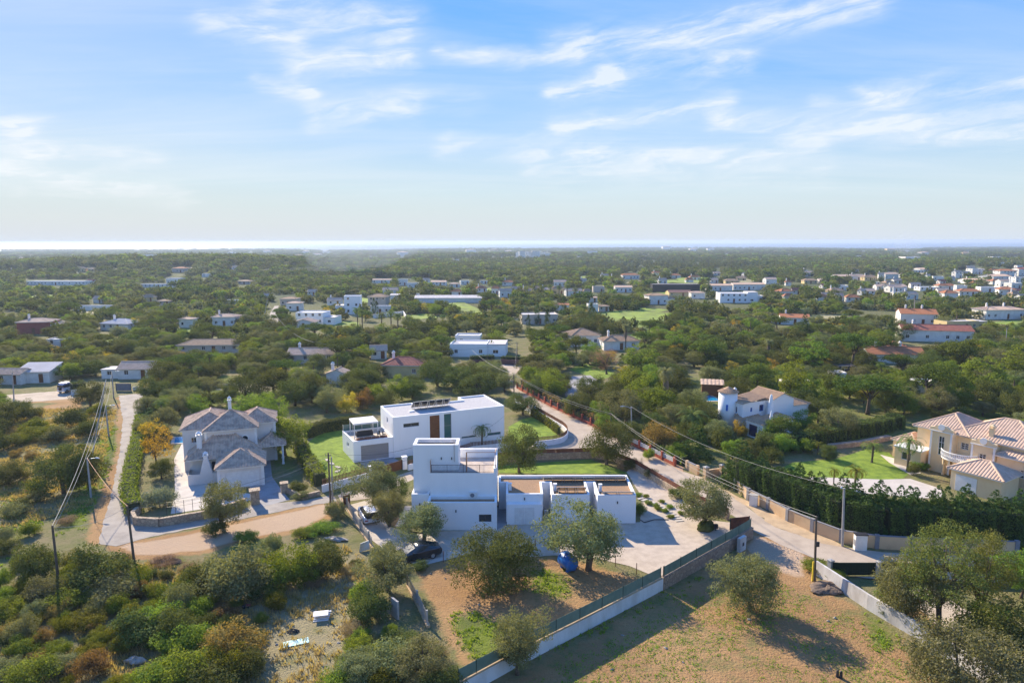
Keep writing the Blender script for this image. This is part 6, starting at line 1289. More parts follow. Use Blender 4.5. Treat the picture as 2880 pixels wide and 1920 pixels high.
MB().box(-2.09, -2.055, -.26, .26, .55, .66).build('number_plate', TRIM, suv); MB().box(-2.07, -2.0, -.6, .6, .78, 1.42).build('boot_opening', DARK, suv)
vp = G(178, 1106); van = car('van', 'white jeep with blue load parked before the picket fence', (vp[0], vp[1]+1.6, .022), R(80), WHITEP, [(-1.9, .4, 1.1, .8), (-1.8, .35, 1.2, .85), (.6, .35, 1.2, .85), (1.6, .35, 1.05, .82), (1.9, .45, .9, .75)], [(-1.85, 1.15, 1.8, .78, .72), (-.4, 1.15, 1.85, .8, .74), (.4, 1.15, 1.8, .8, .72), (.9, 1.1, 1.15, .76, .7)], wheels=(1.2, -1.2), wr=.36, hw=.84)
MB().box(-1.6, .1, -.6, .6, 1.9, 2.12).build('roof_load', BLUEP, van); MB().tube([(-1.92, 0, .95), (-2.1, 0, .95)], .33, 14).build('spare_wheel', DARK, van)
# ------------------------------------------------------------------ things lying about
bt = thing('water_tank', 'blue plastic water tank lying under the broad olive tree', 'tank', G(1597, 1598), R(-62))
MB().tube([(-.95, 0, .78), (-.9, 0, .78), (-.7, 0, .78), (.7, 0, .78), (.9, 0, .78), (.95, 0, .78)], [.35, .6, .74, .74, .6, .35], 20).build('body', BLUEP, bt, True); MB().lathe([(.22, 1.49), (.24, 1.6), (.1, 1.62)], 0, 0, 12).build('lid', BLUEP, bt)
for x in (-.5, .5): MB().box(x-.12, x+.12, -.5, .5, 0, .3).build('foot', BLUEP, bt)
def slabs(label, px, n, w, l, mt, name='path'):
    P = path_pts(px); Q = [p-P[0] for p in P]; tot_ = sum((b-a).length for a, b in zip(Q[:-1], Q[1:])); o = MB().add([(p.x, p.y, .036) for p in ([q+Vector((.03, 0, 0)) for q in Q]+[q+Vector((.06, .02, 0)) for q in Q[::-1]])], [tuple(range(2*len(Q)))]).build(name, GRAVEL); o.location = (P[0].x, P[0].y, .002); tag(o, label, None, kind='structure')
    rg_ = random.Random(3)
    for p, a in along(Q, tot_/n, tot_/n/2): m_ = MB(); m_.box(-l/2, l/2, -w/2, w/2, .038, .095); m_.rot(a+rg_.uniform(-.08, .08)); s = m_.build('paving_slab', mt, o); s.location = (p.x, p.y, 0)
slabs('stepping slab path curving past the end of the low wing', [(1797, 1400), (1840, 1418), (1875, 1438), (1898, 1452), (1914, 1468)], 13, .95, .36, PAVEW); slabs('rough stone steps beside the white tower', [(1148, 1424), (1142, 1444), (1132, 1462), (1120, 1482)], 10, .8, .42, PAVEW)
slabs('stepping slabs down the bright lawn', [(915, 1289), (940, 1310), (960, 1318), (940, 1332)], 4, .5, .9, PAVEW)
for i, q in enumerate(((1796, 1394), (1818, 1399), (1826, 1418), (1862, 1413), (1845, 1425), (1853, 1434), (1884, 1428), (1870, 1440), (1916, 1447), (1886, 1456))):
    plant('green_bush', i, *G(*q)[:2], random.Random(i).uniform(.7, 1.1), 'low green cushion plant beside the stepping slabs', 'plant', 'cushion plants beside the stepping slabs', h=.45)
def rock(label, px, sx, sy, sz, seed, cat='rock', mt=None, group=None, name='boulder'):
    rg_ = random.Random(seed); m_ = MB(); n = 12 if sx < .25 else 22
    prof = [(.8, -.05), (1.0, .15), (1.0, .35), (.93, .55), (.78, .75), (.55, .9), (.25, 1.0), (.05, 1.0)]
    m_.lathe(prof, n=n); ph = [rg_.uniform(0, 6.28) for _ in range(6)]
    def wob(x, y, z): a = math.atan2(y, x); return 1+.16*math.sin(2*a+ph[0]+2*z)+.12*math.sin(3*a+ph[1]-3*z)+.08*math.sin(5*a+ph[2]+4*z)+rg_.uniform(-.07, .07)
    m_.v = [(x*sx*wob(x, y, z), y*sy*wob(y, x, z), z*sz*(1+.25*math.sin(3*math.atan2(y, x)+ph[3])*z+rg_.uniform(-.06, .06))) for x, y, z in m_.v]; o = m_.build(name, mt or ROCK); o.location = G(*px); o.rotation_euler = (0, 0, rg_.uniform(-.5, .6)); tag(o, label, cat, group)
rock('long pale limestone boulder in the dry scrub', (383, 1862), .8, .3, .4, 1); rock('big flat slab of rock on the bank above the metal fence', (945, 1518), 1.2, .4, .32, 2); rock('broken log-like rock left of the flat slab', (915, 1535), .8, .3, .3, 3, mt=BARK)
rock('earth mound below the yellow-guard pole', (2325, 1655), 1.5, 1.1, .4, 4, 'mound', DSOIL); rock('rubble pile at the edge of the dirt lot', (470, 1580), 1.7, .6, .3, 5, 'mound', DSOIL); rock('ivy mound at the foot of the old olive', (1985, 1488), 1.1, .9, .8, 6, 'mound', L_CAROB)
for i in range(46):
    rg_ = random.Random(100+i); z_ = [((2150, 2280), (1560, 1610)), ((1700, 2400), (1700, 1910)), ((290, 325), (1290, 1420)), ((600, 960), (1720, 1910)), ((330, 420), (1590, 1620)), ((1200, 1420), (1600, 1760))][i % 6]
    rock(('reddish' if i % 6 < 2 else 'pale')+' loose stone lying on '+('the brown field', 'the brown field', 'the lane verge', 'the dry grass', 'the bank below the dirt lot', 'the garden slope')[i % 6], (rg_.uniform(*z_[0]), rg_.uniform(*z_[1])), rg_.uniform(.06, .16), rg_.uniform(.06, .14), rg_.uniform(.06, .12), i, 'stone', None, 'loose stones on '+('the field', 'the field', 'the verge', 'the grass', 'the lot', 'the slope')[i % 6], name='stone')
pa = thing('pallet_stack', 'stack of broken white boards in the dry grass', 'boards', G(903, 1738), R(12))
for i in range(5): m_ = MB(); m_.box(-.62, .62, -.1+.0, .1, 0, .05); m_.v = [(x+.05*i, y-.35+.18*i, z+.12*i*.7) for x, y, z in m_.v]; m_.build('board', TRIM, pa)
MB().box(-.6, .6, -.4, .4, .42, .47).build('top_board', TRIM, pa)
ms = thing('plastic_sheet', 'crumpled turquoise sheet lying on the dry grass', 'sheet', G(833, 1807), R(22)); m_ = MB(); rg_ = random.Random(9)
gr = [[(u*.19-.95, v*.2-.4, .05+.035*rg_.random()) for u in range(11)] for v in range(5)]; vs = [q for r_ in gr for q in r_]; m_.add(vs, [(v*11+u, v*11+u+1, v*11+u+12, v*11+u+11) for v in range(4) for u in range(10)]); m_.build('sheet', mat('turquoise_plastic', (.42, .66, .64), .6, scale=4, amt=.3), ms)
cf_ = thing('campfire_ring', 'ring of charred sticks in the dry grass', 'campfire', G(825, 1776))
for i in range(12): a = i*.52; MB().tube([(.5*math.cos(a), .35*math.sin(a), .02), (.15*math.cos(a+1), .1*math.sin(a+1), .2)], .04, 5).build('stick', DARK if i % 2 else BARK, cf_)
js = thing('scrap_sheet', 'bent pale scrap sheet leaning against the metal fence', 'scrap', G(1025, 1548), R(40)); MB().add([(-.6, 0, 0), (.5, -.2, .1), (.6, .1, .9), (-.3, .2, .8), (-.6, .04, 0), (.5, -.16, .1), (.6, .14, .9), (-.3, .24, .8)], [(0, 1, 2, 3), (7, 6, 5, 4), (0, 4, 5, 1), (1, 5, 6, 2), (2, 6, 7, 3), (3, 7, 4, 0)]).build('sheet', METAL, js)
mt_ = thing('mattress', 'discarded grey mattress propped beside the dark bushes', 'mattress', G(1112, 1735), R(-50)); MB().box(-.5, .5, -.09, .09, .0, 1.6).build('pad', CONCP, mt_)
for i, q in enumerate(((2355, 1902), (2365, 1905))):
    st_ = thing('tree_stump', 'small charred stump on the brown field', 'stump', G(*q), i, 'charred stumps'); MB().lathe([(.12, 0), (.1, .3), (.08, .5), (.03, .55)], n=8).build('stem', DARK, st_)
bg_ = thing('rubbish_bag', 'black and red bag dropped at the edge of the bushes', 'bag', G(690, 1708)); MB().lathe([(.1, 0), (.32, .08), (.28, .22), (.08, .3)], n=10).build('bag', DARK, bg_); MB().box(.1, .45, -.1, .1, .2, .3).build('flap', RRED, bg_)
hs_ = thing('hose', 'black hose lying across the gravel by the low wing', 'hose', G(1800, 1468)); Pq = path_pts([(1800, 1462), (1812, 1470), (1840, 1462), (1880, 1462)]); m_ = MB(); m_.tube([p-Pq[0]+Vector((0, 0, .07)) for p in Pq], .05, 6); hs_.location = Pq[0]; m_.build('pipe', CABLED, hs_)
for i, q in enumerate(((560, 1358), (577, 1356))):
    cb = thing('garden_armchair', 'white cushioned armchair under the patio wall of the grey villa', 'armchair', G(*q), VT, 'garden armchairs of the grey villa'); MB().box(-.35, .35, -.35, .3, .1, .42).build('seat', TRIM, cb); MB().box(-.35, .35, .3, .42, .1, .85).build('backrest', TRIM, cb)
gb = thing('mailbox_post', 'dark letter box on the mound by the rusty gate', 'letter box', G(2013, 1492)); MB().box(-.2, .2, -.15, .15, .3, .75).build('box', DARK, gb); MB().box(-.04, .04, -.04, .04, 0, .3).build('post', DARK, gb)

# ------------------------------------------------------------------ trees and shrubs that stand out (base pixel, crown width in metres, height)
def pl(kind, var, px, py, w, h, label, cat='tree', group=None, **kw):
    x, y, z = G(px, py) if py > 960 else GT(px, py); return plant(kind, var, x, y, w, label, cat, group, h=h, **kw)
pl('olive', 0, 1096, 1480, 3.7, 3.9, 'small olive tree with forked trunk beside the driveway, right of the white car')
pl('olive', 1, 1050, 1415, 6.0, 4.6, 'spreading grey-green tree just inside the rusty gate')
pl('carob', 0, 1110, 1408, 3.4, 3.6, 'dense tree against the blind side of the white tower')
pl('olive', 2, 1193, 1522, 5.2, 3.9, 'olive tree behind the dark grey car, before the white wall')
pl('round', 0, 1405, 1652, 7.6, 5.6, 'big rounded carob growing to the ground on the brown garden slope')
pl('olive', 3, 1655, 1602, 7.4, 5.8, 'broad olive tree beside the blue tank')
pl('olive', 0, 1980, 1484, 5.8, 5.0, 'old olive tree on an ivy mound by the rusty gate in the corner')
pl('carob', 1, 1460, 1328, 6.0, 5.8, 'tall dark tree on the lawn behind the roof terrace')
pl('carob', 2, 1706, 1306, 6.4, 6.0, 'wide carob where the two lanes meet')
pl('round', 1, 2108, 1716, 5.6, 4.9, 'rounded grey-green olive alone on the bare field')
pl('olive', 1, 1455, 1895, 4.2, 4.4, 'small olive tree outside the whitewashed boundary wall')
pl('airy', 0, 2640, 1762, 7.0, 8.3, 'tallest feathery acacia behind the stained concrete wall')
pl('airy', 0, 2745, 1745, 5.8, 7.6, 'acacia standing behind the tallest acacia, by the green gates')
pl('round', 1, 2545, 1745, 5.4, 5.6, 'airy tree leaning over the stained concrete wall')
pl('round', 1, 2690, 1985, 7.4, 5.8, 'large grey-green tree spilling over the low end of the concrete wall')
pl('carob', 3, 2850, 1880, 6.4, 5.4, 'dark dense tree in the gravel court')
pl('green', 0, 2872, 1680, 4.6, 4.2, 'fresh green tree at the end of the gravel court')
pl('green', 1, 2790, 1830, 4.4, 4.0, 'green tree between the acacias and the dark tree')
pl('olive', 3, 626, 1484, 4.6, 5.0, 'slim dark tree on the dirt lot by the stone wall')
pl('green', 0, 803, 1280, 6.4, 5.8, 'broad yellow-green tree on the grass beside the grey villa')
pl('green', 1, 700, 1185, 7.0, 4.6, 'wide light green tree behind the grey villa')
pl('green', 2, 770, 1195, 5.6, 4.8, 'light green tree between the villa and the dark hedge')
pl('yellow', 0, 440, 1300, 4.6, 4.4, 'yellowing tree between the lane and the pale patio')
pl('yellow', 1, 420, 1245, 3.8, 3.6, 'smaller ochre tree along the lane hedge')
pl('olive', 2, 470, 1215, 4.6, 4.2, 'grey-green tree at the back of the villa pool')
pl('carob', 0, 455, 1345, 3.0, 2.8, 'dark tree at the end of the pale patio')
pl('blue_shrub', 0, 450, 1424, 3.6, 2.6, 'silvery blue-grey shrub behind the curved stone wall', 'shrub')
pl('carob', 1, 180, 1385, 7.0, 5.2, 'large dark carob in the scrub below the lane')
pl('carob', 2, 250, 1370, 4.6, 4.6, 'dark carob behind the streetlight pole')
pl('round', 0, 25, 1360, 5.2, 2.9, 'flattened yellow-topped bush on the scrub slope', 'shrub')
pl('tall', 0, 2222, 1145, 6.4, 8.6, 'tall light green tree behind the white annexe')
pl('tall', 1, 2745, 1125, 8.6, 8.6, 'tall loose-crowned tree above the cream villa')
pl('pine', 0, 2440, 1165, 11.5, 6.8, 'broad umbrella pine behind the leafy garden of the white villa')
pl('pine', 1, 2610, 1140, 9.5, 7.6, 'umbrella pine with bare stems beside the blue-white shed')
pl('pine', 2, 2395, 1035, 12.0, 8.4, 'large dark umbrella pine near the dark shed')
pl('piney', 0, 2120, 1115, 9.0, 6.6, 'dense dark green round pine above the round tower')
pl('piney', 1, 2180, 1130, 4.6, 4.0, 'round clipped tree behind the tile roofs of the white villa')
pl('rose', 0, 1706, 1052, 7.2, 7.0, 'russet leafless almond tree above the clearing')
pl('fan', 0, 1870, 1168, 3.4, 9.2, 'tall fan palm with a thick skirt of dead fronds', 'palm')
pl('date', 0, 1945, 1222, 6.4, 5.2, 'stout date palm before the pool of the white villa', 'palm')
pl('feather', 0, 2552, 1325, 4.6, 5.6, 'feather palm on the lawn in front of the cream villa', 'palm')
pl('feather', 0, 1356, 1264, 3.6, 4.4, 'small dark palm against the long white wall', 'palm')
pl('dry', 0, 2405, 1378, 3.2, 3.6, 'yellowing small palm beside the pale curved drive', 'palm')
pl('dry', 0, 2345, 1362, 2.0, 2.6, 'thin yellow palm between the drive and the conifer hedge', 'palm')
pl('dry', 0, 2300, 1278, 2.2, 2.4, 'yellow yucca by the stone bank of the lawn', 'palm')
pl('feather', 0, 2452, 1300, 4.2, 3.4, 'leafy strelitzia clump in its round bed on the lawn', 'palm')
pl('date', 0, 2030, 1010, 3.4, 5.4, 'pale palm pair above the round pine', 'palm'); pl('fan', 0, 2160, 1015, 2.8, 6.0, 'pale fan palm left of the dark umbrella pine', 'palm')
for i, (px, py, w, h) in enumerate(((2080, 1365, 5.2, 6.4), (1955, 1290, 4.6, 5.6))): pl('leyland', i, px, py, w, h, ('big dark conifer beside the gate pillars of the tan wall', 'dark conifer behind the tan gate wall')[i])
pl('leyland', 2, 2140, 1360, 3.6, 4.4, 'medium conifer at the head of the conifer hedge')
for i, (px, py, h) in enumerate(((1464, 928, 6.5), (1486, 934, 6.0), (1511, 912, 8), (1540, 940, 8.5), (1584, 898, 9), (1663, 928, 9.5), (1700, 938, 5), (1929, 935, 7), (1942, 934, 7), (1720, 975, 5.5), (1736, 978, 5), (2502, 976, 8), (1052, 884, 7), (1060, 886, 6))):
    pl('cypress', i, px, py, h*.24, h, 'tall dark cypress near the '+('beige unfinished house', 'brown-roofed house above the clearing', 'red-roofed octagon', 'beige house with round terrace')[0 if i < 5 else 1 if i < 11 else 2 if i < 12 else 3], 'tree', 'tall dark cypresses')
pl('leyland', 1, 2260, 962, 5.0, 9.0, 'broad dark conifer above the farmhouse with red gable'); pl('fan', 0, 1759, 985, 2.8, 8.0, 'tall slim palm before the brown-roofed house', 'palm')
for i, (px, py) in enumerate(((1524, 838), (1548, 836), (1572, 838), (1596, 834), (1618, 846), (1006, 918), (1020, 925), (1074, 935), (1100, 930), (1120, 938), (2688, 922))): pl('slim', i, px, py, 4.2, 7.5, 'slim palm '+('before the white town houses' if i < 5 else 'among the trees below the terraced house' if i < 10 else 'beside the tan flat-roofed villa'), 'palm', 'slim palms')
for i, (px, py, w, h) in enumerate(((1790, 1062, 9, 7), (1985, 1035, 8.5, 7.5), (2290, 1042, 9, 7), (2700, 1045, 10, 8), (2860, 1085, 9, 8), (2480, 1010, 8, 6.5), (1560, 1010, 8, 6), (1620, 1000, 7, 5.5), (1905, 1000, 8, 6))): pl('piney' if i % 2 else 'tall', i, px, py, w, h, ('large round pine' if i % 2 else 'large loose-crowned tree')+' in the gardens beyond the lane', 'tree', 'large garden trees beyond the lane')
# conifer hedge behind the tan wall
hp_ = GP([(2080, 1382), (2180, 1424), (2300, 1476), (2370, 1506), (2480, 1526), (2650, 1532), (2900, 1540)]); rg = random.Random(5); seg = 0; acc = 0
for i in range(len(hp_)-1):
    a, b_ = Vector(hp_[i]), Vector(hp_[i+1]); Ls = (b_-a).length; n = Vector((b_-a).normalized()).to_tuple(); nx, ny = -n[1], n[0]; k = max(1, int(Ls/1.35))
    for j in range(k):
        q = a.lerp(b_, (j+.5)/k)
        plant('leyland', rg.randrange(3), q.x+nx*1.3+rg.uniform(-.15, .15), q.y+ny*1.3, rg.uniform(3.5, 4.2), 'dark conifer in the tall hedge behind the tan wall', 'conifer', 'conifers of the tall hedge', h=rg.uniform(4.6, 5.9) if i else rg.uniform(3.6, 4.6))
        if j % 2 == 0: plant('leyland', rg.randrange(3), q.x+nx*2.8, q.y+ny*2.8, rg.uniform(3.5, 4.2), 'dark conifer in the tall hedge behind the tan wall', 'conifer', 'conifers of the tall hedge', h=rg.uniform(4.8, 6.0) if i else rg.uniform(3.6, 4.6))
# scrub on the near slope
LAB = {'carob': ('rounded dark evergreen tree', 'tree'), 'olive': ('grey-green olive tree', 'tree'), 'green': ('light green broadleaf tree', 'tree'), 'piney': ('round-crowned green pine', 'tree'), 'pine': ('flat-topped umbrella pine', 'tree'), 'cypress': ('slender dark cypress', 'tree'),
       'yellow': ('yellowing deciduous tree', 'tree'), 'shrub': ('dark evergreen shrub', 'shrub'), 'lentisk_bush': ('yellow-green lentisk bush', 'shrub'), 'grey_shrub': ('grey-green shrub', 'shrub'), 'green_bush': ('fresh green bush', 'shrub'),
       'dry_bush': ('dry brown twiggy bush', 'shrub'), 'russet_bush': ('russet brown bush', 'shrub'), 'slim': ('slim palm', 'palm'), 'date': ('short date palm', 'palm'), 'tall': ('tall loose light green tree', 'tree'), 'yellow_bush': ('yellow bush', 'shrub'), 'round': ('rounded evergreen tree', 'tree'), 'blue_shrub': ('blue-grey shrub', 'shrub'), 'airy': ('airy tree', 'tree')}
near_list = [('shrub', 100, 1628, 4.2, 4.2), ('grey_shrub', 122, 1690, 3.2, 2.6), ('shrub', 275, 1648, 5.8, 4.6), ('grey_shrub', 330, 1682, 4.6, 3.0), ('lentisk_bush', 378, 1662, 2.6, 2.4), ('green_bush', 215, 1700, 4.0, 2.2), ('lentisk_bush', 180, 1672, 2.4, 1.8),
    ('grey_shrub', 668, 1672, 5.6, 5.2), ('lentisk_bush', 800, 1640, 4.8, 4.4), ('lentisk_bush', 860, 1632, 3.0, 2.8), ('shrub', 905, 1620, 4.0, 3.6), ('grey_shrub', 760, 1560, 2.6, 3.0), ('shrub', 560, 1668, 3.8, 3.2), ('lentisk_bush', 490, 1690, 3.2, 2.2), ('lentisk_bush', 540, 1650, 2.6, 2.4), ('grey_shrub', 600, 1640, 3.6, 3.6), ('shrub', 730, 1668, 3.6, 2.2),
    ('shrub', 410, 1795, 4.6, 3.2), ('green_bush', 460, 1770, 3.6, 3.2), ('lentisk_bush', 345, 1790, 2.0, 1.6), ('green_bush', 545, 1826, 3.8, 3.0), ('shrub', 500, 1800, 3.6, 3.4), ('russet_bush', 672, 1842, 4.4, 3.4), ('lentisk_bush', 440, 1818, 1.6, 1.5), ('green_bush', 560, 1730, 2.2, 2.4), ('grey_shrub', 510, 1720, 2.4, 3.0),
    ('green_bush', 540, 1915, 4.4, 3.4), ('lentisk_bush', 640, 1910, 3.4, 2.8), ('shrub', 690, 1905, 2.6, 2.6), ('green_bush', 460, 1950, 3.6, 2.6), ('shrub', 590, 1950, 4.0, 2.8), ('lentisk_bush', 82, 1762, 2.6, 1.3), ('russet_bush', 160, 1735, 2.2, 1.6), ('lentisk_bush', 258, 1760, 2.8, 1.6), ('russet_bush', 272, 1780, 1.4, .9),
    ('lentisk_bush', 66, 1838, 2.6, 1.6), ('russet_bush', 100, 1860, 1.8, 1.0), ('lentisk_bush', 170, 1842, 2.0, 1.5), ('lentisk_bush', 336, 1718, 2.6, 1.9), ('russet_bush', 262, 1895, 2.6, 2.2), ('green_bush', 100, 1915, 3.4, 2.2), ('grey_shrub', 180, 1880, 2.6, 1.6), ('russet_bush', 30, 1790, 2.0, 1.3), ('grey_shrub', 20, 1900, 2.2, 1.5), ('green_bush', 20, 1740, 3.0, 2.0),
    ('olive', 1092, 1662, 5.0, 5.0), ('grey_shrub', 1086, 1585, 3.0, 2.6), ('shrub', 1040, 1742, 3.4, 3.4), ('green_bush', 1030, 1690, 2.8, 2.8), ('shrub', 1180, 1600, 1.6, 1.0), ('olive', 1010, 1930, 4.0, 3.4), ('grey_shrub', 1100, 1900, 4.2, 3.6), ('olive', 1190, 1910, 4.2, 3.8), ('shrub', 1140, 1830, 3.0, 2.2), ('green_bush', 1010, 1850, 2.6, 2.4), ('lentisk_bush', 1060, 1950, 3.0, 2.4), ('shrub', 1240, 1960, 3.2, 2.8), ('dry_bush', 1230, 1860, 2.2, 1.8), ('green_bush', 960, 1945, 3.0, 2.4),
    ('grey_shrub', 945, 1455, 2.6, 2.4), ('green_bush', 905, 1495, 3.4, 1.5), ('green_bush', 850, 1510, 2.2, 1.2), ('shrub', 606, 1500, 2.6, 2.0), ('dry_bush', 470, 1582, 2.8, 1.0), ('green_bush', 690, 1520, 2.4, 1.2),
    ('shrub', 1000, 1590, 1.2, .9), ('dry_bush', 890, 1650, 1.6, 1.2), ('dry_bush', 980, 1610, 1.8, 1.2), ('dry_bush', 990, 1780, 2.0, 1.4),
    ('shrub', 20, 1190, 4.6, 3.2), ('lentisk_bush', 100, 1215, 4.4, 2.2), ('shrub', 85, 1180, 4.0, 2.6), ('shrub', 200, 1200, 4.6, 3.2), ('lentisk_bush', 120, 1230, 5.0, 2.0), ('grey_shrub', 160, 1240, 4.0, 2.4), ('shrub', 250, 1225, 3.6, 2.6), ('lentisk_bush', 60, 1250, 3.0, 1.6), ('carob', 255, 1140, 5.6, 4.2), ('lentisk_bush', 280, 1165, 3.6, 2.0), ('shrub', 60, 1160, 3.6, 2.4), ('shrub', 10, 1265, 4.4, 2.8), ('grey_shrub', 40, 1450, 3.2, 2.2), ('shrub', 60, 1430, 2.2, 1.6), ('grey_shrub', 100, 1410, 2.6, 1.8), ('shrub', 15, 1555, 2.6, 1.8), ('grey_shrub', 10, 1520, 2.6, 1.8), ('dry_bush', 190, 1470, 2.4, 1.0), ('shrub', 170, 1290, 1.8, 1.2), ('russet_bush', 90, 1290, 2.0, 1.1),
    ('shrub', 1772, 1318, 2.2, 1.5), ('dry_bush', 1745, 1325, 1.0, 1.6), ('dry_bush', 1800, 1320, 1.0, 1.6), ('shrub', 1900, 1400, 1.8, 1.4), ('green_bush', 1800, 1445, 1.2, 1.6), ('grey_shrub', 1830, 1345, 1.8, 1.2),
    ('green_bush', 1825, 1290, 1.8, 1.6), ('green_bush', 2290, 1600, 2.6, 1.0), ('green_bush', 2350, 1625, 2.2, .8), ('shrub', 2505, 1735, 1.8, 1.2), ('green_bush', 2490, 1690, 1.6, 1.2), ('shrub', 840, 1385, 2.2, 1.8), ('grey_shrub', 850, 1400, 2.0, 1.3), ('green_bush', 2585, 1320, 2.2, 1.4), ('shrub', 2570, 1335, 1.6, 1.6), ('round', 2330, 1290, 2.6, 2.2), ('green_bush', 2260, 1270, 3.6, 2.4), ('green_bush', 2200, 1275, 3.6, 2.6), ('shrub', 2150, 1275, 3.6, 3.0), ('shrub', 2030, 1262, 4.0, 3.2), ('green_bush', 1960, 1240, 3.0, 2.6), ('olive', 2020, 1245, 4.6, 3.6), ('yellow_bush', 2085, 1225, 2.4, 2.2), ('russet_bush', 1850, 1262, 5.0, 4.0), ('green_bush', 1895, 1290, 3.2, 2.4), ('green_bush', 1905, 1250, 3.0, 2.0),
    ('yellow_bush', 975, 1160, 3.4, 3.2), ('russet_bush', 1020, 1150, 3.6, 3.4), ('green_bush', 1050, 1130, 4.6, 4.0), ('carob', 1160, 1120, 6.0, 3.8), ('green', 1130, 1125, 4.6, 4.4), ('carob', 1030, 1100, 7.0, 5.0), ('carob', 830, 1140, 7.2, 5.0), ('carob', 880, 1130, 7.0, 5.6), ('carob', 690, 1120, 7.6, 5.2), ('carob', 770, 1110, 8.0, 5.6), ('olive', 590, 1110, 5.6, 3.6), ('shrub', 590, 1140, 3.4, 2.6), ('carob', 1230, 1085, 8.0, 5.8), ('carob', 1350, 1115, 7.6, 5.0), ('carob', 1290, 1100, 6.6, 4.6), ('green', 1520, 1100, 4.6, 4.2), ('green', 1560, 1120, 5.6, 5.0), ('green', 1490, 1080, 4.2, 4.0), ('carob', 1740, 1150, 6.0, 5.0), ('green', 1800, 1165, 6.4, 6.0), ('green', 1850, 1180, 6.2, 5.6), ('carob', 1700, 1165, 5.0, 4.6), ('olive', 1760, 1195, 6.8, 5.6), ('green', 1780, 1110, 7.6, 5.6), ('olive', 1640, 1150, 3.4, 3.0), ('green_bush', 1610, 1150, 3.0, 2.4), ('yellow_bush', 1790, 1165, 2.4, 3.0), ('green_bush', 1680, 1180, 3.4, 3.0),
    ('carob', 390, 1010, 6.4, 5.4), ('carob', 470, 1085, 8.0, 5.8), ('carob', 440, 1130, 6.2, 4.8), ('olive', 420, 1175, 5.0, 4.2), ('carob', 600, 1075, 6.6, 4.6), ('olive', 245, 1125, 3.0, 2.4), ('green', 2280, 1150, 5.2, 5.6), ('piney', 2200, 1245, 5.4, 4.2), ('carob', 2300, 1190, 5.0, 4.6), ('olive', 2360, 1230, 6.0, 4.4), ('green', 2330, 1170, 4.6, 5.0), ('carob', 2080, 1130, 5.5, 4.8), ('green', 2130, 1150, 4.6, 3.6), ('carob', 2250, 1160, 5.4, 4.6), ('piney', 2330, 1130, 7.0, 5.4), ('carob', 2490, 1160, 6.0, 4.6), ('green', 2540, 1170, 5.4, 4.4), ('olive', 2640, 1165, 6.0, 4.2), ('green', 2690, 1150, 6.0, 5.4), ('carob', 2800, 1150, 6.6, 5.6), ('carob', 2860, 1180, 6.0, 5.0), ('green', 2250, 1215, 4.0, 3.2), ('carob', 2300, 1245, 3.6, 2.8), ('green_bush', 2170, 1240, 3.4, 2.8), ('carob', 1940, 1175, 5.0, 4.0), ('olive', 1900, 1210, 5.0, 4.2), ('green', 1990, 1225, 3.8, 3.0), ('carob', 1840, 1225, 4.6, 3.8), ('carob', 1930, 1255, 4.2, 3.8), ('green', 2060, 1290, 3.4, 3.0), ('carob', 2110, 1305, 3.4, 3.2), ('shrub', 2170, 1300, 3.0, 2.0), ('carob', 1660, 1120, 5.6, 4.6), ('green', 1830, 1110, 6.4, 5.4), ('carob', 1900, 1120, 7.0, 5.4), ('olive', 2000, 1085, 6.0, 4.6), ('carob', 2280, 1110, 6.0, 5.0), ('carob', 1000, 1130, 6.0, 4.6), ('olive', 920, 1160, 5.4, 4.0), ('carob', 640, 1140, 5.0, 3.8), ('carob', 540, 1120, 5.0, 4.0), ('olive', 500, 1170, 4.4, 3.6), ('green', 560, 1170, 4.0, 3.4), ('carob', 1090, 1150, 4.4, 3.6), ('olive', 1420, 1100, 4.4, 3.8)]
def plural(l):
    for a, b in ((' bush', ' bushes'), (' tree', ' trees'), (' shrub', ' shrubs'), (' pine', ' pines'), (' palm', ' palms'), (' cypress', ' cypresses')):
        if l.endswith(a): return l[:-len(a)]+b
    return l
NEARMARK = [(G(*q), n) for q, n in (((383, 1862), 'the long pale boulder'), ((903, 1738), 'the stack of white boards'), ((833, 1807), 'the turquoise sheet'), ((380, 1598), 'the timber pole at the dirt lot'), ((166, 1646), 'the timber pole among bushes'), ((690, 1708), 'the black and red bag'), ((1112, 1735), 'the grey mattress'), ((930, 1418), 'the pole at the driveway head'), ((1030, 1520), 'the grey metal fence'), ((945, 1520), 'the flat slab of rock'), ((256, 1398), 'the street light in the scrub'), ((320, 1119), 'the top of the lane'), ((306, 1226), 'the street light half way up the lane'), ((626, 1484), 'the slim tree on the dirt lot'), ((1190, 1740), 'the leaning board fence'), ((1290, 1940), 'the low end of the whitewashed wall'),
            ((640, 1300), 'the grey villa'), ((960, 1190), 'the dark clipped hedge'), ((1240, 1130), 'the long white house'), ((1560, 1150), 'the upper red fence'), ((1860, 1290), 'the white slatted panels'), ((1706, 1052), 'the russet almond tree'), ((2130, 1240), 'the white villa'), ((2430, 1310), 'the cream villa lawn'), ((1870, 1400), 'the stepping slabs'), ((2300, 1600), 'the yellow-guard pole'), ((178, 1106), 'the white jeep'), ((1120, 1050), 'the yellow house'), ((870, 1020), 'the long farmhouse'), ((376, 1066), 'the rose-roofed bungalow'), ((560, 1100), 'the green clearing'), ((2240, 1100), 'the blue-white building'), ((1430, 1020), 'the lane fork'))]
def beside(x, y):
    return min(NEARMARK, key=lambda t_: (t_[0][0]-x)**2+(t_[0][1]-y)**2)[1]
def short(l):
    for c_ in (' beside', ' before', ' behind', ' among', ' near', ' above', ' at ', ' below', ' in ', ' left', ' right', ' east', ' on ', ' and ', ' under'):
        if len(l.split()) > 8 and c_ in l: l = l[:l.index(c_)]
    return ' '.join(l.split()[:9])
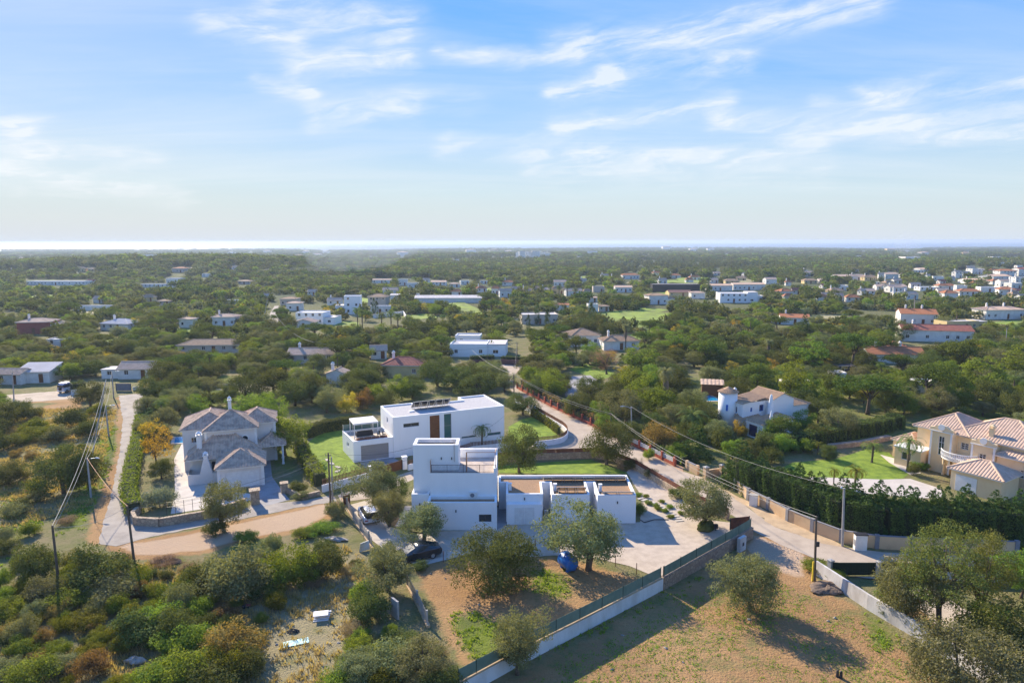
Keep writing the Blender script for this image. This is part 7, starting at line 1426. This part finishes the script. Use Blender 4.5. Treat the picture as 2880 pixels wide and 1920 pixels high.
MARKS = [(a, b, short(c_)) for a, b, c_, g_ in LANDMARK if not g_]
def by_house(x, y): return min(MARKS, key=lambda t_: (t_[0]-x)**2+(t_[1]-y)**2)[2]
cnt = {}
occupied = []
def add_near(kind, px, py, w, h, i):
    lab, cat = LAB[kind]
    wild = py > 1380 and px < 1330
    where = 'on the scrubby near slope' if wild else ('among the villa gardens' if py > 1150 and px > 340 else 'in the belt of trees beyond the villas')
    if wild: w, h = w*1.0, h*.74
    x, y, _ = G(px, py); occupied.append((x, y, w*.5)); plant(kind, i, x, y, w, lab+' near '+beside(x, y), cat, plural(lab)+(' on the scrubby near slope' if wild else ' between and beyond the villas'), h=h)
for i, (k, px, py, w, h) in enumerate(near_list): add_near(k, px, py, w, h, i)

rb = random.Random(77); wz_ = [GP(p_) for p_ in ([(0, 1560), (330, 1580), (560, 1600), (760, 1560), (940, 1560), (960, 1620), (820, 1660), (740, 1760), (740, 1950), (0, 1950)], [(960, 1760), (1140, 1780), (1300, 1910), (1280, 1960), (960, 1960)], [(0, 1150), (300, 1150), (240, 1330), (150, 1480), (0, 1540)])]; got = 0
for _ in range(4000):
    P_ = wz_[rb.choices((0, 1, 2), (.62, .1, .28))[0]]; xs = [q[0] for q in P_]; ys = [q[1] for q in P_]; x, y = rb.uniform(min(xs), max(xs)), rb.uniform(min(ys), max(ys)); w = rb.uniform(.9, 2.4)
    if not inpoly(x, y, P_) or any((x-a)**2+(y-b)**2 < (.55*(w*.5+r_))**2 for a, b, r_ in occupied) or got >= 120: continue
    k = rb.choices(('lentisk_bush', 'shrub', 'green_bush', 'grey_shrub', 'russet_bush', 'dry_bush'), (.34, .2, .2, .12, .08, .06))[0]; lab, cat = LAB[k]; occupied.append((x, y, w*.5)); got += 1
    plant(k, _, x, y, w, 'low '+lab+' near '+beside(x, y), cat, 'low '+plural(lab)+' on the scrubby near slope', h=w*rb.uniform(.5, .75))
# ------------------------------------------------------------------ woodland scattered over the middle distance
CLEAR = HOUSE_CLEAR + FIELDS + [[(1395, 1005), (1475, 1005), (1480, 1035), (1475, 1090), (1660, 1190), (1960, 1335), (2100, 1480), (1600, 1330), (1560, 1240), (1440, 1130)], [(300, 1100), (410, 1090), (410, 1480), (250, 1480)], [(0, 1085), (330, 1060), (330, 1420), (0, 1420)],
         [(740, 850), (790, 850), (785, 935), (740, 935)], [(480, 1160), (860, 1120), (1050, 1200), (1060, 1400), (400, 1440)], [(950, 1110), (1450, 1095), (1480, 1330), (900, 1400)], [(1400, 1170), (2100, 1330), (2100, 1500), (1350, 1500)],
         [(1570, 1040), (1760, 1040), (1720, 1110), (1590, 1130)], [(1950, 1110), (2300, 1090), (2520, 1180), (2880, 1180), (2880, 1560), (2000, 1500)], [(1672, 880), (1760, 872), (1905, 880), (1900, 900), (1830, 928), (1680, 905)], [(1235, 860), (1300, 850), (1345, 868), (1390, 900), (1330, 905), (1270, 880)],
         [(1622, 780), (1668, 772), (1672, 780), (1640, 786)], [(1815, 776), (1860, 772), (1880, 780), (1820, 785)], [(560, 1070), (650, 1045), (730, 1105), (560, 1150)], [(1330, 1000), (1410, 1000), (1420, 1030), (1330, 1050)], [(1410, 940), (1500, 950), (1500, 1030), (1410, 1030)],
         [(0, 870), (70, 880), (60, 900), (0, 905)], [(1895, 1050), (1960, 1030), (2060, 1090), (1960, 1130)]]
rs = np.random.default_rng(11)
cells = {}
def free(x, y, r):
    i, j = int(x//8), int(y//8)
    for a in range(i-1, i+2):
        for b in range(j-1, j+2):
            for (qx, qy, qr) in cells.get((a, b), ()):
                if (x-qx)**2+(y-qy)**2 < (.66*(r+qr))**2: return False
    return True
for (x, y, r) in occupied: cells.setdefault((int(x//8), int(y//8)), []).append((x, y, r))
mix = (('carob', .30), ('olive', .27), ('green', .16), ('piney', .10), ('pine', .06), ('shrub', .06), ('yellow', .03), ('cypress', .02), ('slim', .015), ('date', .01))
kinds = [k for k, _ in mix]; pr = np.array([w for _, w in mix]); pr /= pr.sum()
mid = []
N = 60000; U = rs.random((N, 3))
Yc = np.sqrt(102**2+U[:, 0]*(620**2-102**2)); Xc = (U[:, 1]*2-1)*(Yc*.80+6)
Pk = rs.choice(len(kinds), N, p=pr)
gapn = np.sin(Xc*.031+Yc*.023)+.8*np.sin(Xc*.07-Yc*.05+2)+.4*np.sin(Xc*.15+Yc*.13)
clump = np.sin(Xc*.045+1.3)*np.cos(Yc*.05+.4)+.6*np.sin(Xc*.11-Yc*.09)
Zc = tz(Xc, Yc); PX, PY, _ = PROJ(np.stack([Xc, Yc, Zc], -1))
ok = np.ones(N, bool)
for poly in CLEAR: ok &= ~inpoly_np(PX, PY, poly)
WID = {'carob': (4.5, 7.5), 'olive': (3.6, 6.0), 'green': (3.8, 6.2), 'piney': (4.2, 7.0), 'pine': (6.5, 10), 'shrub': (2.0, 3.6), 'yellow': (3.2, 5), 'cypress': (1.2, 1.9), 'slim': (2.6, 3.2), 'date': (3.5, 5)}
for i in range(N):
    if not ok[i] or (gapn[i] < -.95 and Yc[i] > 230): continue
    x, y = Xc[i], Yc[i]; k = kinds[Pk[i]]
    if clump[i] > .35 and k in ('olive', 'green') and U[i, 2] < .6: k = 'carob'
    if clump[i] < -.5 and k == 'carob' and U[i, 2] < .7: k = 'olive'
    lo, hi = WID[k]; w = lo+(hi-lo)*U[i, 2]
    if not free(x, y, w*.5): continue
    cells.setdefault((int(x//8), int(y//8)), []).append((x, y, w*.5)); mid.append((k, x, y, w, i))
mid.sort(key=lambda t_: t_[2]/t_[3])
per = {}; rest = []
HT = {'cypress': (3.2, 1.4), 'slim': (2.1, .5), 'date': (1.0, .2), 'pine': (.72, .12)}
for k, x, y, w, i in mid:
    per[k] = per.get(k, 0)+1
    px_, py_, _ = PROJ((x, y, 0))
    vis = -120 < px_ < 3000 and y < 330
    if per[k] <= 210 and vis:
        lab, cat = LAB[k]; a, b = HT.get(k, (.78, .14)); plant(k, i, x, y, w, lab+' near '+('the ' if 1 else '')+by_house(x, y), cat, plural(lab)+' in the wooded middle distance', h=w*(a+b*(U[i, 0]-.5)*2))
    else: rest.append((k, x, y, w, i))
print('mid trees', len(mid), 'rest', len(rest), per)
# ---- everything further: one wood, instanced from low-detail crowns
def lod(nm, lm, rx, rz, zc, seed, nc, nl, leaf, shape='round'):
    V, Fc, _ = crown_arrays(seed, rx, rz, zc, nc, nl, leaf, cl_r=.36, shape=shape, asp=.75); me = fastmesh(nm, V, Fc, 4); me.materials.append(lm); o = bpy.data.objects.new(nm, me); return o
LODS = [lod('wood_carob', L_CAROB, 1, .62, .62, 1, 16, 26, .26), lod('wood_carob_b', L_CAROB, 1, .7, .66, 2, 16, 26, .26), lod('wood_olive', L_OLIVE, 1, .62, .62, 3, 16, 24, .26), lod('wood_green', L_GREEN, 1, .7, .7, 4, 16, 24, .26), lod('wood_pine', L_PINE, 1, .45, .85, 5, 16, 26, .24, 'dome'), lod('wood_cypress', L_DARK, .35, 1.3, 1.3, 6, 16, 16, .2, 'column')]
LIX = {'carob': 0, 'olive': 2, 'green': 3, 'piney': 1, 'pine': 4, 'shrub': 1, 'yellow': 3, 'cypress': 5, 'slim': 5, 'date': 2}
pts, scl, ix, sclz = [], [], [], []
for k, x, y, w, i in rest: pts.append((x, y, float(tz(x, y)))); scl.append(w*.5); sclz.append(w*.5); ix.append(LIX[k])
# beyond 600 m the spacing grows with the distance
M = 52000; V_ = rs.random((M, 4)); q = V_[:, 0]
Yf = 590*(4350/590)**q; Xf = (V_[:, 1]*2-1)*(Yf*.82)
Zf = tz(Xf, Yf); PXf, PYf, _ = PROJ(np.stack([Xf, Yf, Zf], -1)); okf = np.ones(M, bool)
for poly in CLEAR+FAR_CLEAR: okf &= ~inpoly_np(PXf, PYf, poly)
dens = np.sin(Xf*.006+Yf*.004)+np.sin(Xf*.013-Yf*.007+2)+.7*np.sin(Yf*.02+Xf*.002); okf &= (dens > -.75) | (V_[:, 2] < .16)
okf &= Zf > SEA_Z+1.5
szf = np.clip((Yf/590)**.62, 1, 3.4)
for i in np.nonzero(okf)[0]:
    pts.append((Xf[i], Yf[i], Zf[i])); b0 = 2.4+2.2*V_[i, 3]; scl.append(b0*szf[i]); sclz.append(b0*min(szf[i], 1.25)); r_ = V_[i, 2]; ix.append(0 if r_ < .34 else 1 if r_ < .58 else 4 if r_ < .80 else 2 if r_ < .93 else 3)
wm = bpy.data.meshes.new('far_wood'); wm.vertices.add(len(pts)); wm.vertices.foreach_set('co', np.array(pts, np.float32).ravel())
rz_ = np.random.default_rng(3).random(len(pts))*6.28
for nm, ty, arr in (('scl', 'FLOAT', np.array(scl, np.float32)), ('sclz', 'FLOAT', np.array(sclz, np.float32)), ('rz', 'FLOAT', rz_.astype(np.float32)), ('ix', 'INT', np.array(ix, np.int32))):
    a = wm.attributes.new(nm, ty, 'POINT'); a.data.foreach_set('value', arr)
wood = link('far_wood', wm, None); tag(wood, 'far wooded country running down to the sea', None, kind='stuff')
ng = bpy.data.node_groups.new('wood_scatter', 'GeometryNodeTree'); ng.interface.new_socket('Geometry', in_out='INPUT', socket_type='NodeSocketGeometry'); ng.interface.new_socket('Geometry', in_out='OUTPUT', socket_type='NodeSocketGeometry')
gi_, go_ = ng.nodes.new('NodeGroupInput'), ng.nodes.new('NodeGroupOutput'); g2i = ng.nodes.new('GeometryNodeGeometryToInstance')
for o in LODS[::-1]:
    oi = ng.nodes.new('GeometryNodeObjectInfo'); oi.inputs['Object'].default_value = o; ng.links.new(oi.outputs['Geometry'], g2i.inputs[0])
def named(nm, ty):
    n = ng.nodes.new('GeometryNodeInputNamedAttribute'); n.data_type = ty; n.inputs[0].default_value = nm; return n.outputs[0]
iop = ng.nodes.new('GeometryNodeInstanceOnPoints'); ng.links.new(gi_.outputs[0], iop.inputs['Points']); ng.links.new(g2i.outputs[0], iop.inputs['Instance']); iop.inputs['Pick Instance'].default_value = True
ng.links.new(named('ix', 'INT'), iop.inputs['Instance Index'])
cx_ = ng.nodes.new('ShaderNodeCombineXYZ'); ng.links.new(named('rz', 'FLOAT'), cx_.inputs[2]); ng.links.new(cx_.outputs[0], iop.inputs['Rotation'])
cs_ = ng.nodes.new('ShaderNodeCombineXYZ'); sv = named('scl', 'FLOAT')
for i_ in range(2): ng.links.new(sv, cs_.inputs[i_])
ng.links.new(named('sclz', 'FLOAT'), cs_.inputs[2])
ng.links.new(cs_.outputs[0], iop.inputs['Scale']); ng.links.new(iop.outputs[0], go_.inputs[0])
md = wood.modifiers.new('scatter', 'NODES'); md.node_group = ng
# ---- grass and weeds on the near ground
def tufts(name, polys, n, h, w, lm, seed, label, blades=7, avoid=()):
    r = np.random.default_rng(seed); V, Fc = [], []; B = [GP(p_) for p_ in polys]; ar = []
    for P in B:
        A = np.array(P); ar.append((A[:, 0].max()-A[:, 0].min())*(A[:, 1].max()-A[:, 1].min()))
    ar = np.array(ar)/sum(ar)
    for P, f in zip(B, ar):
        A = np.array(P); k = int(n*f); X_ = r.uniform(A[:, 0].min(), A[:, 0].max(), k); Y_ = r.uniform(A[:, 1].min(), A[:, 1].max(), k); s = inpoly_np(X_, Y_, P)
        s &= (np.sin(X_*.9+seed)*np.cos(Y_*1.1)+.8*np.sin(X_*.31-Y_*.43)+r.normal(size=k)*.5) > -.35
        for x, y in zip(X_[s], Y_[s]):
            for b_ in range(blades):
                a = r.uniform(0, 6.28); hh = h*r.uniform(.4, 1.3); l = r.uniform(.2, 1.0)*hh; ww = w*r.uniform(.6, 1.3); ox, oy = x+r.normal()*.12, y+r.normal()*.12
                V += [(ox-math.sin(a)*ww, oy+math.cos(a)*ww, -.01), (ox+math.sin(a)*ww, oy-math.cos(a)*ww, -.01), (ox+math.cos(a)*l, oy+math.sin(a)*l, hh)]
    V = np.array(V, np.float32); me = fastmesh(name, V, np.arange(len(V)).reshape(-1, 3), 3); me.materials.append(lm); o = link(name, me, lm); tag(o, label, None, kind='stuff')
tufts('dry_grass', [[(560, 1640), (760, 1640), (960, 1530), (1010, 1560), (1060, 1640), (1060, 1780), (960, 1960), (640, 1960), (720, 1760)], [(0, 1690), (330, 1690), (560, 1800), (400, 1960), (0, 1960)], [(0, 1150), (330, 1150), (262, 1420), (0, 1500)], [(380, 1580), (640, 1600), (560, 1700), (300, 1700)]], 26000, .34, .05, L_GRASS, 1, 'long dry grass over the scrubby slope')
tufts('weed', [[(200, 1340), (295, 1200), (332, 1180), (326, 1280), (282, 1390), (240, 1485), (150, 1510), (180, 1420)], [(1260, 1725), (1330, 1715), (1500, 1785), (1360, 1890), (1300, 1850)], [(0, 1350), (110, 1360), (120, 1480), (0, 1600)], [(1870, 1660), (2010, 1600), (1980, 1650), (1560, 1840), (1500, 1850)], [(2400, 1690), (2520, 1770), (2560, 1840), (2450, 1830)], [(1470, 1590), (1610, 1600), (1600, 1690), (1470, 1660)]], 9000, .17, .07, L_WEED, 2, 'green weeds over the verges and the garden slope', 8)
tufts('field_grass', [[(1900, 1660), (2200, 1640), (2480, 1780), (2600, 1960), (1420, 1960), (1600, 1840)]], 4500, .10, .05, L_WEED, 3, 'thin green growth over the bare field', 5)

# ------------------------------------------------------------------ bonfire smoke drifting over the far trees
SM = bpy.data.materials.new('smoke'); SM.use_nodes = True; SM.node_tree.nodes.clear(); _t = NT(SM.node_tree)
_pv = _t.n('ShaderNodeVolumePrincipled'); _pv.inputs['Color'].default_value = (.82, .9, 1, 1); _pv.inputs['Density'].default_value = .010
_o = _t.n('ShaderNodeOutputMaterial'); _t.L.new(_pv.outputs[0], _o.inputs['Volume'])
def smoke(label, px, py, k, pts):
    b = GT(px, py); mb = MB()
    for dx, dz, rx, rz_s in pts:
        n, q = 14, []
        for i in range(1, 8):
            a = math.pi*i/8; q.append((math.sin(a), -math.cos(a)))
        m_ = MB(); m_.lathe(q, n=n); mb.add([(x*rx*k+dx*k, y*rx*k*.5, z*rz_s*k+dz*k) for x, y, z in m_.v], m_.f)
    o = mb.build('smoke', SM); o.location = b; tag(o, label, None, kind='stuff')
smoke('pale blue bonfire smoke drifting over the far trees', 870, 775, 1.0, [(0, 2, 9, 5), (8, 5, 13, 7), (14, 4, 9, 6), (20, 8, 20, 9), (27, 7, 13, 7), (36, 12, 24, 11), (-10, 3, 10, 5), (-14, 2, 6, 4), (46, 13, 15, 9), (56, 18, 28, 12), (74, 24, 26, 10), (30, 16, 34, 13)])
smoke('thin white smoke rising beyond the town', 2580, 738, 1.1, [(0, 3, 5, 7), (-4, 12, 9, 11), (-16, 24, 18, 16)])
